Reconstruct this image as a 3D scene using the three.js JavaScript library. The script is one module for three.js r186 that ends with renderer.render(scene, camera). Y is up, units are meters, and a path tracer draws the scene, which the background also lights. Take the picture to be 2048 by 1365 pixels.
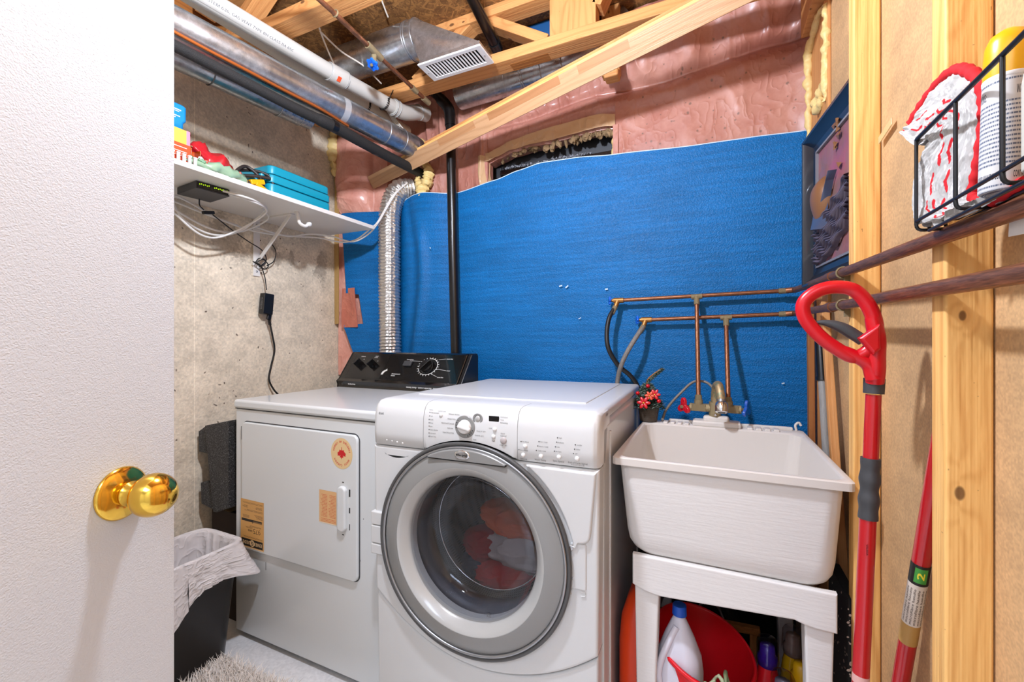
import * as THREE from 'three';
import { RoundedBoxGeometry } from 'three/addons/geometries/RoundedBoxGeometry.js';
import { mergeGeometries, toCreasedNormals } from 'three/addons/utils/BufferGeometryUtils.js';
import { RectAreaLightUniformsLib } from 'three/addons/lights/RectAreaLightUniformsLib.js';

// ---------------------------------------------------------------- camera, light, exposure
RectAreaLightUniformsLib.init();
const scene = new THREE.Scene();
scene.background = new THREE.Color(0x0b0b0c);
const camera = new THREE.PerspectiveCamera(2 * Math.atan(682.5 / 867) * 180 / Math.PI, 2048 / 1365, 0.02, 40);
camera.position.set(0, 1.143, 0);
camera.rotation.y = 24.8 * Math.PI / 180;
const renderer = new THREE.WebGLRenderer({ antialias: true });
renderer.toneMapping = THREE.LinearToneMapping;
renderer.toneMappingExposure = 1.0;
renderer.shadowMap.enabled = true;
const BULB = { at: [-0.58, 2.15, -0.6], power: 8.2, color: 0xe6eeff };      // bare bulb under the joists of the laundry room
const HALL = { at: [-0.1, 2.38, 1.05], size: [1.4, 0.9], power: 12.5, color: 0xdae7ff }; // ceiling panel of the hallway behind the open door

// ---------------------------------------------------------------- helpers
const V = (x, y, z) => new THREE.Vector3(x, y, z);
let seed = 7;
const rnd = () => { seed = (seed + 0x6d2b79f5) | 0; let t = Math.imul(seed ^ (seed >>> 15), 1 | seed); t = (t + Math.imul(t ^ (t >>> 7), 61 | t)) ^ t; return ((t ^ (t >>> 14)) >>> 0) / 4294967296; };
const rr = (a, b) => a + (b - a) * rnd();
const lerp = (a, b, t) => a + (b - a) * t, clamp = (x, a = 0, b = 1) => Math.min(b, Math.max(a, x));
const sm = (a, b, x) => { const t = clamp((x - a) / (b - a)); return t * t * (3 - 2 * t); };
const table = (T) => (x) => { if (x <= T[0][0]) return T[0][1]; for (let i = 1; i < T.length; i++) if (x <= T[i][0]) { const t = (x - T[i - 1][0]) / (T[i][0] - T[i - 1][0]); return lerp(T[i - 1][1], T[i][1], t * t * (3 - 2 * t) * 0.5 + t * 0.5); } return T[T.length - 1][1]; };
const hash = (x, y, s = 0) => { let h = Math.imul(x, 374761393) ^ Math.imul(y, 668265263) ^ Math.imul(s + 11, 1442695041); h = Math.imul(h ^ (h >>> 13), 1274126177); return ((h ^ (h >>> 16)) >>> 0) / 4294967296; };
function vn(x, y, px = 1e9, py = px, s = 0) {                    // value noise, periodic
  const xi = Math.floor(x), yi = Math.floor(y), fx = x - xi, fy = y - yi, u = fx * fx * (3 - 2 * fx), v = fy * fy * (3 - 2 * fy), m = (a, p) => ((a % p) + p) % p;
  const a = m(xi, px), b = m(xi + 1, px), c = m(yi, py), d = m(yi + 1, py);
  return lerp(lerp(hash(a, c, s), hash(b, c, s), u), lerp(hash(a, d, s), hash(b, d, s), u), v);
}
const fbm = (u, v, fx, fy, oct = 4, s = 0) => { let a = 0.5, r = 0, n = 0; for (let i = 0; i < oct; i++) { r += a * vn(u * fx, v * fy, fx, fy, s + i); n += a; a *= 0.5; fx *= 2; fy *= 2; } return r / n; };
const taken = new Map();
const numbered = (n) => { const k = taken.get(n) ?? 0; taken.set(n, k + 1); return k ? n + '_' + String(k).padStart(3, '0') : n; };
function mesh(name, g, m, parent) { const o = new THREE.Mesh(g, m); o.name = name; o.castShadow = o.receiveShadow = true; if (parent) parent.add(o); return o; }
function thing(name, label, category, at = [0, 0, 0], opt = {}) {
  const o = new THREE.Group(); o.name = numbered(name); o.position.set(...at); if (opt.turn) o.rotation.y = opt.turn;
  o.userData = { label, category }; if (opt.group) o.userData.group = opt.group; scene.add(o); return o;
}
function part(t, name, g, m, label) { const o = mesh(name, g, m, t); if (label) o.userData.label = label; return o; }
function partW(t, name, g, m, label) { g.translate(-t.position.x, -t.position.y, -t.position.z); return part(t, name, g, m, label); }   // geometry given in the room's axes
function struct(name, g, m, at) { const o = mesh(name, g, m, scene); if (at) o.position.set(...at); o.userData.kind = 'structure'; return o; }
function uvm(g, along = 'x', k = 1, off = 0) {                    // uv in metres; the texture's u runs along one axis
  if (g.index) g = g.toNonIndexed();
  g.computeVertexNormals && !g.attributes.normal && g.computeVertexNormals();
  const p = g.attributes.position, uv = new Float32Array(p.count * 2), A = { x: 0, y: 1, z: 2 }[along], a = V(), b = V(), c = V();
  for (let i = 0; i < p.count; i += 3) {
    a.fromBufferAttribute(p, i); b.fromBufferAttribute(p, i + 1); c.fromBufferAttribute(p, i + 2);
    const n = V().crossVectors(b.clone().sub(a), c.clone().sub(a)), m = [Math.abs(n.x), Math.abs(n.y), Math.abs(n.z)], d = m.indexOf(Math.max(...m)), rest = [0, 1, 2].filter((q) => q !== d);
    if (rest[1] === A) rest.reverse();
    for (let j = 0; j < 3; j++) { uv[(i + j) * 2] = p.getComponent(i + j, rest[0]) * k + off; uv[(i + j) * 2 + 1] = p.getComponent(i + j, rest[1]) * k + off * 0.37; }
  }
  g.setAttribute('uv', new THREE.BufferAttribute(uv, 2)); return g;
}
const rbox = (w, h, d, r = 0.003, s = 2) => new RoundedBoxGeometry(w, h, d, s, Math.min(r, w / 2.01, h / 2.01, d / 2.01));
const box = (x0, x1, y0, y1, z0, z1, r = 0) => { const g = r ? rbox(x1 - x0, y1 - y0, z1 - z0, r) : new THREE.BoxGeometry(x1 - x0, y1 - y0, z1 - z0); return g.translate((x0 + x1) / 2, (y0 + y1) / 2, (z0 + z1) / 2); };
const wbox = (x0, x1, y0, y1, z0, z1, along, r = 0.003, off = rr(0, 9)) => uvm(box(x0, x1, y0, y1, z0, z1, r), along, 1, off);
const merge = (list) => { const gs = list.map((g) => { const q = g.index ? g.toNonIndexed() : g; for (const k of Object.keys(q.attributes)) if (!['position', 'normal', 'uv'].includes(k)) q.deleteAttribute(k); q.clearGroups && q.clearGroups(); return q; }); return mergeGeometries(gs); };
function aim(g, a, b) {                                            // turns geometry built along +y from the origin so that it runs from a to b
  const d = b.clone().sub(a).normalize(); g.applyQuaternion(new THREE.Quaternion().setFromUnitVectors(V(0, 1, 0), d)); return g.translate(a.x, a.y, a.z);
}
const rod = (a, b, r, r2 = r, n = 20) => { const L = a.distanceTo(b), g = new THREE.CylinderGeometry(r2, r, L, n, 1).translate(0, L / 2, 0); return aim(g, a, b); };
const P3 = (l) => l.map((p) => (p.isVector3 ? p : V(...p)));
const smooth = (pts, n = 40, closed = false) => new THREE.CatmullRomCurve3(P3(pts), closed, 'centripetal').getSpacedPoints(n);
function bend(pts, rad = 0.03, k = 6) {                            // polyline with rounded corners
  pts = P3(pts); const o = [pts[0]];
  for (let i = 1; i < pts.length - 1; i++) {
    const p = pts[i], a = pts[i - 1].clone().sub(p), b = pts[i + 1].clone().sub(p), r = Math.min(rad, a.length() / 2.05, b.length() / 2.05), A = p.clone().addScaledVector(a.normalize(), r), B = p.clone().addScaledVector(b.normalize(), r);
    for (let j = 0; j <= k; j++) { const t = j / k; o.push(V().addScaledVector(A, (1 - t) * (1 - t)).addScaledVector(p, 2 * t * (1 - t)).addScaledVector(B, t * t)); }
  }
  o.push(pts[pts.length - 1]); return o;
}
function sweep(pts, r, n = 10, o = {}) {                          // tube along points; r a number or a function of 0..1; uv in metres
  const P = P3(pts), N = P.length, pos = [], uv = [], idx = [], R = typeof r === 'function' ? r : () => r; let L = 0, nor = null, T0 = null;
  const tan = (i) => P[Math.min(N - 1, i + 1)].clone().sub(P[Math.max(0, i - 1)]).normalize();
  for (let i = 0; i < N; i++) {
    const T = tan(i); if (i) L += P[i].distanceTo(P[i - 1]);
    if (!nor) { nor = (o.up ? V(...o.up) : Math.abs(T.y) < 0.9 ? V(0, 1, 0) : V(1, 0, 0)); } else nor.applyQuaternion(new THREE.Quaternion().setFromUnitVectors(T0, T));
    nor.addScaledVector(T, -nor.dot(T)).normalize(); T0 = T; const bi = V().crossVectors(T, nor), rad = R(i / (N - 1), i);
    for (let j = 0; j <= n; j++) { const a = j / n * 2 * Math.PI, ca = Math.cos(a) * (o.flat ?? 1), sa = Math.sin(a); pos.push(P[i].x + rad * (ca * nor.x + sa * bi.x), P[i].y + rad * (ca * nor.y + sa * bi.y), P[i].z + rad * (ca * nor.z + sa * bi.z)); uv.push(L, o.unit ? j / n : j / n * 2 * Math.PI * (o.r0 ?? R(0, 0))); }
  }
  for (let i = 0; i < N - 1; i++) for (let j = 0; j < n; j++) { const a = i * (n + 1) + j, b = a + n + 1; idx.push(a, a + 1, b, b, a + 1, b + 1); }
  if (o.caps !== false) for (const i of [0, N - 1]) { const c = pos.length / 3; pos.push(P[i].x, P[i].y, P[i].z); uv.push(0, 0); const s = c + 1; for (let j = 0; j <= n; j++) { const q = (i * (n + 1) + j) * 3; pos.push(pos[q], pos[q + 1], pos[q + 2]); uv.push(0, 0); } for (let j = 0; j < n; j++) i ? idx.push(c, s + j, s + j + 1) : idx.push(c, s + j + 1, s + j); }
  const g = new THREE.BufferGeometry(); g.setAttribute('position', new THREE.Float32BufferAttribute(pos, 3)); g.setAttribute('uv', new THREE.Float32BufferAttribute(uv, 2)); g.setIndex(idx); g.computeVertexNormals();
  const nn = g.attributes.normal; for (let i = 0; i < N; i++) { const a = i * (n + 1), b = a + n, x = nn.getX(a) + nn.getX(b), y = nn.getY(a) + nn.getY(b), z = nn.getZ(a) + nn.getZ(b), l = Math.hypot(x, y, z) || 1; nn.setXYZ(a, x / l, y / l, z / l); nn.setXYZ(b, x / l, y / l, z / l); }
  return g;
}
function slab(fn, nu, nv, th = 0, dir = [0, 0, -1]) {             // sheet with thickness: fn(u, v) gives [x, y, z, U, V]
  const pos = [], uv = [], idx = [], W = nu + 1, grid = [];
  for (let j = 0; j <= nv; j++) for (let i = 0; i <= nu; i++) grid.push(fn(i / nu, j / nv));
  const layer = (k) => { const b = pos.length / 3; for (const q of grid) { pos.push(q[0] + dir[0] * k, q[1] + dir[1] * k, q[2] + dir[2] * k); uv.push(q[3], q[4]); } return b; };
  const f = layer(0); for (let j = 0; j < nv; j++) for (let i = 0; i < nu; i++) { const a = f + j * W + i; idx.push(a, a + 1, a + W, a + W, a + 1, a + W + 1); }
  if (th) {
    const k = layer(th); for (let j = 0; j < nv; j++) for (let i = 0; i < nu; i++) { const a = k + j * W + i; idx.push(a, a + W, a + 1, a + W, a + W + 1, a + 1); }
    const rim = []; for (let i = 0; i <= nu; i++) rim.push(i); for (let j = 1; j <= nv; j++) rim.push(j * W + nu); for (let i = nu - 1; i >= 0; i--) rim.push(nv * W + i); for (let j = nv - 1; j >= 0; j--) rim.push(j * W);
    const e = pos.length / 3; for (const q of rim) for (const t of [0, th]) { const s = grid[q]; pos.push(s[0] + dir[0] * t, s[1] + dir[1] * t, s[2] + dir[2] * t); uv.push(s[3], s[4]); }
    for (let q = 0; q < rim.length - 1; q++) { const a = e + q * 2; idx.push(a, a + 1, a + 2, a + 1, a + 3, a + 2); }
  }
  const g = new THREE.BufferGeometry(); g.setAttribute('position', new THREE.Float32BufferAttribute(pos, 3)); g.setAttribute('uv', new THREE.Float32BufferAttribute(uv, 2)); g.setIndex(idx); g.computeVertexNormals(); return g;
}
const lathe = (prof, n = 32, arc = 2 * Math.PI) => new THREE.LatheGeometry(prof.map((p) => new THREE.Vector2(p[0], p[1])), n, 0, arc);
const shape = (pts) => new THREE.Shape(pts.map((p) => new THREE.Vector2(p[0], p[1])));
function rrect(x0, x1, y0, y1, r) { const s = new THREE.Shape(); s.moveTo(x0 + r, y0); s.lineTo(x1 - r, y0); s.absarc(x1 - r, y0 + r, r, -Math.PI / 2, 0); s.lineTo(x1, y1 - r); s.absarc(x1 - r, y1 - r, r, 0, Math.PI / 2); s.lineTo(x0 + r, y1); s.absarc(x0 + r, y1 - r, r, Math.PI / 2, Math.PI); s.lineTo(x0, y0 + r); s.absarc(x0 + r, y0 + r, r, Math.PI, 1.5 * Math.PI); return s; }
const extrude = (s, depth, b = 0.003, seg = 2, curve = 24) => { const g = new THREE.ExtrudeGeometry(s, { depth: Math.max(depth - 2 * b, 1e-4), bevelEnabled: b > 0, bevelThickness: b, bevelSize: b, bevelOffset: -b, bevelSegments: seg, curveSegments: curve }); return g.translate(0, 0, b); };
function dtex(w, h, fn, srgb = true, rep = null) {                // computed texture, rows from v = 0
  const d = new Uint8Array(w * h * 4), o = [0, 0, 0];
  for (let y = 0; y < h; y++) for (let x = 0; x < w; x++) { fn((x + 0.5) / w, (y + 0.5) / h, o); const i = (y * w + x) * 4; d[i] = clamp(o[0], 0, 255); d[i + 1] = clamp(o[1], 0, 255); d[i + 2] = clamp(o[2], 0, 255); d[i + 3] = 255; }
  return setTex(new THREE.DataTexture(d, w, h), srgb, rep);
}
function setTex(t, srgb, rep) { t.wrapS = t.wrapT = THREE.RepeatWrapping; t.magFilter = THREE.LinearFilter; t.minFilter = THREE.LinearMipmapLinearFilter; if (srgb) t.colorSpace = THREE.SRGBColorSpace; if (rep) t.repeat.set(rep[0], rep[1]); t.needsUpdate = true; return t; }
function ctex(w, h, draw, srgb = true, rep = null) { const c = document.createElement('canvas'); c.width = w; c.height = h; const x = c.getContext('2d'); draw(x, w, h); return setTex(new THREE.CanvasTexture(c), srgb, rep); }
const std = (o) => new THREE.MeshStandardMaterial(o), phys = (o) => new THREE.MeshPhysicalMaterial(o);
const print = (t, o = {}) => std({ map: t, roughness: 0.6, transparent: true, ...o });   // flat print on a surface
// ---------------------------------------------------------------- materials
function woodTex(s, light, dark, knots = 3) {
  const K = Array.from({ length: knots }, () => [rr(0.05, 0.95), rr(0.2, 0.8), rr(0.005, 0.011)]);
  return dtex(1024, 256, (u, v, o) => {
    let w = v * 5 + 1.6 * (fbm(u, v, 2, 2, 3, s) - 0.5); let kd = 0;
    for (const k of K) { const dx = Math.min(Math.abs(u - k[0]), 1 - Math.abs(u - k[0])), dy = (v - k[1]) * 0.25, d = Math.hypot(dx * 0.55, dy); w += 0.9 * Math.exp(-d * d / (k[2] * k[2] * 6)) * Math.sign(dy + 1e-6); kd = Math.max(kd, 1 - sm(k[2] * 0.45, k[2] * 0.75, d)); }
    const ring = Math.pow(0.5 + 0.5 * Math.sin(w * 2 * Math.PI * 2.0), 3), fine = fbm(u, v, 6, 128, 2, s + 9), big = fbm(u, v, 3, 4, 3, s + 20), blotch = fbm(u, v, 24, 12, 2, s + 30);
    let t = 0.42 * ring * (0.5 + big * 0.7) + 0.34 * (fine - 0.5) + 0.3 * (big - 0.4) + 0.12 * (blotch - 0.5);
    t = clamp(t + kd * 0.0, 0, 1); for (let c = 0; c < 3; c++) o[c] = lerp(lerp(light[c], dark[c], t), dark[c] * 0.55, kd * 0.85);
    if (vn(u * 170, v * 60, 170, 60, s + 40) > 0.985) { o[0] *= 0.72; o[1] *= 0.7; o[2] *= 0.68; }
  }, true, [1, 4]);
}
const TX = {};
TX.pine = woodTex(1, [240, 188, 112], [198, 134, 64], 5);
TX.joist = woodTex(13, [220, 178, 126], [184, 132, 82], 4);
TX.joist = woodTex(13, [220, 178, 126], [184, 132, 82], 4);
TX.pale = woodTex(5, [222, 184, 138], [186, 143, 98], 1);
TX.woodBump = dtex(512, 256, (u, v, o) => { o[0] = o[1] = o[2] = 255 * (0.7 * fbm(u, v, 5, 96, 3, 3) + 0.3 * fbm(u, v, 60, 60, 2, 4)); }, false, [1, 4]);
TX.osb = ctex(1024, 1024, (x) => {
  x.fillStyle = '#94703f'; x.fillRect(0, 0, 1024, 1024);
  for (let i = 0; i < 5200; i++) { const l = rr(26, 90), w = rr(6, 20), t = rnd(); x.save(); x.translate(rr(-20, 1044), rr(-20, 1044)); x.rotate(rr(-0.9, 0.9) + (rnd() < 0.35 ? 1.57 : 0)); x.fillStyle = `rgba(${lerp(130, 222, t) | 0},${lerp(94, 172, t) | 0},${lerp(54, 108, t) | 0},0.8)`; x.beginPath(); x.moveTo(-l / 2, -w / 2 * rr(0.4, 1)); x.lineTo(l / 2, -w / 2 * rr(0.3, 1)); x.lineTo(l / 2 * rr(0.8, 1.1), w / 2); x.lineTo(-l / 2 * rr(0.8, 1.1), w / 2 * rr(0.5, 1)); x.fill(); x.strokeStyle = 'rgba(50,30,12,0.25)'; x.lineWidth = 1; x.stroke(); x.restore(); }
}, true, [1 / 0.7, 1 / 0.7]);
TX.concrete = (() => {
  const pits = Array.from({ length: 620 }, () => [rnd(), rnd(), rr(0.0005, 0.0017), rr(0, 3.1), rr(1, 2.6), rnd()]), cell = new Map();
  pits.forEach((p) => { for (let i = -1; i <= 1; i++) for (let j = -1; j <= 1; j++) { const k = (((Math.floor(p[0] * 40) + i) + 40) % 40) * 64 + (((Math.floor(p[1] * 40) + j) + 40) % 40); if (!cell.has(k)) cell.set(k, []); cell.get(k).push(p); } });
  const stains = [[0.489, 0.66, 0.03, 0.034], [0.507, 0.676, 0.018, 0.03], [0.392, 0.645, 0.008, 0.02], [0.286, 0.645, 0.016, 0.028], [0.4, 0.662, 0.006, 0.012], [0.44, 0.648, 0.009, 0.016], [0.36, 0.655, 0.005, 0.014]];
  return dtex(2048, 2048, (u, v, o) => {
    const big = fbm(u, v, 4, 5, 4, 51), mid = fbm(u, v, 40, 40, 3, 52), fine = fbm(u, v, 320, 320, 2, 53); let t = 0.92 + 0.16 * (big - 0.5) + 0.16 * (mid - 0.5) + 0.16 * (fine - 0.5), d = 0;
    for (const p of cell.get(Math.floor(u * 40) * 64 + Math.floor(v * 40)) ?? []) { const dx = u - p[0], dy = v - p[1], a = dx * Math.cos(p[3]) + dy * Math.sin(p[3]), b = -dx * Math.sin(p[3]) + dy * Math.cos(p[3]); d = Math.max(d, (0.4 + 0.55 * p[5]) * (1 - sm(0.55, 1.1, Math.hypot(a / p[4], b) / p[2] + 0.5 * (fine - 0.5)))); }
    for (const q of stains) { const e = Math.hypot((u - q[0]) / q[2], (v - q[1]) / q[3]) + 2.2 * (mid - 0.5) + 0.5 * (big - 0.5); d = Math.max(d, 0.55 * (1 - sm(0.5, 1.15, e + 0.6 * (fine - 0.5))) * (0.15 + mid)); }
    const seam = Math.abs(((u * 2.6 + 0.07) % 1) - 0.5); if (seam < 0.0016 + 0.0012 * (mid - 0.5)) t += 0.1;
    o[0] = lerp(236, 98, d) * t; o[1] = lerp(222, 86, d) * t; o[2] = lerp(198, 74, d) * t;
  }, true, [1 / 2.4, 1 / 2.4]);
})();
TX.concreteBump = dtex(1024, 1024, (u, v, o) => { const p = vn(u * 210, v * 210, 210, 210, 61); o[0] = o[1] = o[2] = 255 * (0.45 * fbm(u, v, 20, 20, 3, 62) + 0.35 * fbm(u, v, 200, 200, 2, 63) + 0.2 - (p > 0.93 ? 0.2 : 0)); }, false, [1 / 1.2, 1 / 1.2]);
TX.foam = dtex(1024, 1024, (u, v, o) => { const f = fbm(u, v, 256, 256, 2, 71), b = fbm(u, v, 4, 4, 3, 72), s = fbm(u, v, 5, 90, 3, 73), n = vn(u * 300, v * 300, 300, 300, 74) > 0.994 ? 1 : 0; const t = 0.9 + 0.2 * (f - 0.5) + 0.12 * (b - 0.5) + 0.18 * (s - 0.5); o[0] = 0 + n * 60; o[1] = 110 * t + n * 50; o[2] = 180 * t + n * 30; }, true, [1 / 0.7, 1 / 0.7]);
TX.foamBump = dtex(1024, 1024, (u, v, o) => { const w = 0.5 + 0.5 * Math.sin((v * 30 + 1.6 * (fbm(u, v, 5, 5, 3, 81) - 0.5)) * 2 * Math.PI); o[0] = o[1] = o[2] = 255 * (0.13 * w * (0.2 + 1.2 * fbm(u, v, 6, 6, 2, 83)) + 0.7 * fbm(u, v, 230, 230, 2, 82)); }, false, [1 / 0.7, 1 / 0.7]);
TX.pink = dtex(1024, 1024, (u, v, o) => {
  const a = fbm(u, v, 5, 5, 4, 91), b = fbm(u, v, 14, 14, 4, 92), f = fbm(u, v, 120, 120, 3, 93); let t = 0.5 + 1.5 * (a - 0.5) + 0.7 * (b - 0.5) + 0.3 * (f - 0.5); t = clamp(t);
  o[0] = lerp(186, 214, t); o[1] = lerp(122, 162, t); o[2] = lerp(104, 144, t);
}, true, [1 / 0.9, 1 / 0.9]);
TX.pinkSpots = (() => { // mouldy specks showing through the film beside the window
  const S = Array.from({ length: 150 }, () => [clamp(0.5 + (rnd() + rnd() + rnd() - 1.5) * 0.52), clamp(0.47 + (rnd() + rnd() - 1) * 0.5), rr(0.0016, 0.0052)]);
  const base = TX.pink.image.data;
  return dtex(1024, 1024, (u, v, o) => { const i = (Math.floor(v * 1024) * 1024 + Math.floor(u * 1024)) * 4; let d = 0; const f = fbm(u, v, 90, 90, 2, 95); for (const s of S) { const q = Math.hypot(u - s[0], v - s[1]); if (q < 0.02) d = Math.max(d, 0.55 * (1 - sm(0.4, 1.5, q / s[2] + 1.4 * (f - 0.5)))); } for (let c = 0; c < 3; c++) o[c] = lerp(base[i + c], [96, 80, 66][c], d); }, true, [1 / 0.9, 1 / 0.9]);
})();
TX.film = dtex(512, 512, (u, v, o) => { const r = 1 - Math.abs(2 * fbm(u, v, 7, 5, 3, 101) - 1), q = 1 - Math.abs(2 * fbm(u, v, 16, 12, 2, 102) - 1); o[0] = o[1] = o[2] = 255 * (0.65 * Math.pow(r, 6) + 0.35 * Math.pow(q, 5)); }, false, [1 / 0.5, 1 / 0.5]);
TX.drywall = dtex(1024, 1024, (u, v, o) => { const f = fbm(u, v, 300, 300, 2, 111), b = fbm(u, v, 5, 4, 4, 112), s = vn(u * 230, v * 160, 230, 160, 113) > 0.988 ? 1 : 0, m = fbm(u, v, 30, 16, 3, 114); const t = 0.92 + 0.16 * (f - 0.5) + 0.22 * (b - 0.5) + 0.1 * (m - 0.5); o[0] = 212 * t + s * 24; o[1] = 170 * t + s * 24; o[2] = 120 * t + s * 26; }, true, [1, 1]);
TX.galv = dtex(512, 512, (u, v, o) => { const a = fbm(u, v, 26, 26, 2, 121), b = fbm(u, v, 5, 5, 3, 122), f = fbm(u, v, 110, 110, 2, 123); const t = 0.86 + 0.16 * (a - 0.5) + 0.1 * (b - 0.5) + 0.1 * (f - 0.5); o[0] = 206 * t; o[1] = 210 * t; o[2] = 214 * t; }, true, [1 / 0.35, 1 / 0.35]);
TX.galvRough = dtex(256, 256, (u, v, o) => { o[0] = o[1] = o[2] = 255 * (0.2 + 0.4 * fbm(u, v, 6, 6, 4, 131)); }, false, [1 / 0.4, 1 / 0.4]);
TX.micro = dtex(512, 512, (u, v, o) => { o[0] = o[1] = o[2] = 255 * fbm(u, v, 90, 90, 3, 141); }, false, [1 / 0.12, 1 / 0.12]);
TX.peel = dtex(512, 512, (u, v, o) => { o[0] = o[1] = o[2] = 255 * fbm(u, v, 26, 26, 3, 142); }, false, [1 / 0.3, 1 / 0.3]);
TX.brush = dtex(512, 512, (u, v, o) => { o[0] = o[1] = o[2] = 255 * (0.75 * fbm(u, v, 7, 90, 3, 151) + 0.25 * fbm(u, v, 60, 60, 2, 152)); }, false, [1 / 0.3, 1 / 0.3]);
TX.copper = dtex(512, 128, (u, v, o) => { const a = fbm(u, v, 16, 6, 4, 161), b = fbm(u, v, 60, 16, 2, 162); const t = clamp(0.5 + 1.4 * (a - 0.5) + 0.5 * (b - 0.5)); o[0] = lerp(104, 176, t); o[1] = lerp(70, 116, t); o[2] = lerp(50, 82, t); }, true, [1 / 0.4, 1 / 0.1]);
TX.patina = dtex(256, 256, (u, v, o) => { const a = fbm(u, v, 9, 9, 4, 171); const t = sm(0.4, 0.62, a); o[0] = lerp(176, 140, t); o[1] = lerp(150, 142, t); o[2] = lerp(112, 112, t); }, true, [1 / 0.06, 1 / 0.06]);
TX.floor = dtex(1024, 1024, (u, v, o) => { const a = fbm(u, v, 6, 6, 4, 181), f = fbm(u, v, 160, 160, 2, 182); const t = 0.96 + 0.1 * (a - 0.5) + 0.1 * (f - 0.5); o[0] = 228 * t; o[1] = 228 * t; o[2] = 228 * t; }, true, [1 / 1.2, 1 / 1.2]);
TX.speck = dtex(512, 512, (u, v, o) => { const f = fbm(u, v, 110, 110, 2, 191), g = vn(u * 150, v * 150, 150, 150, 192); o[0] = o[1] = o[2] = 26 + 150 * Math.pow(f, 3) + (g > 0.8 ? 70 : 0); }, true, [1 / 0.25, 1 / 0.25]);
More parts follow.
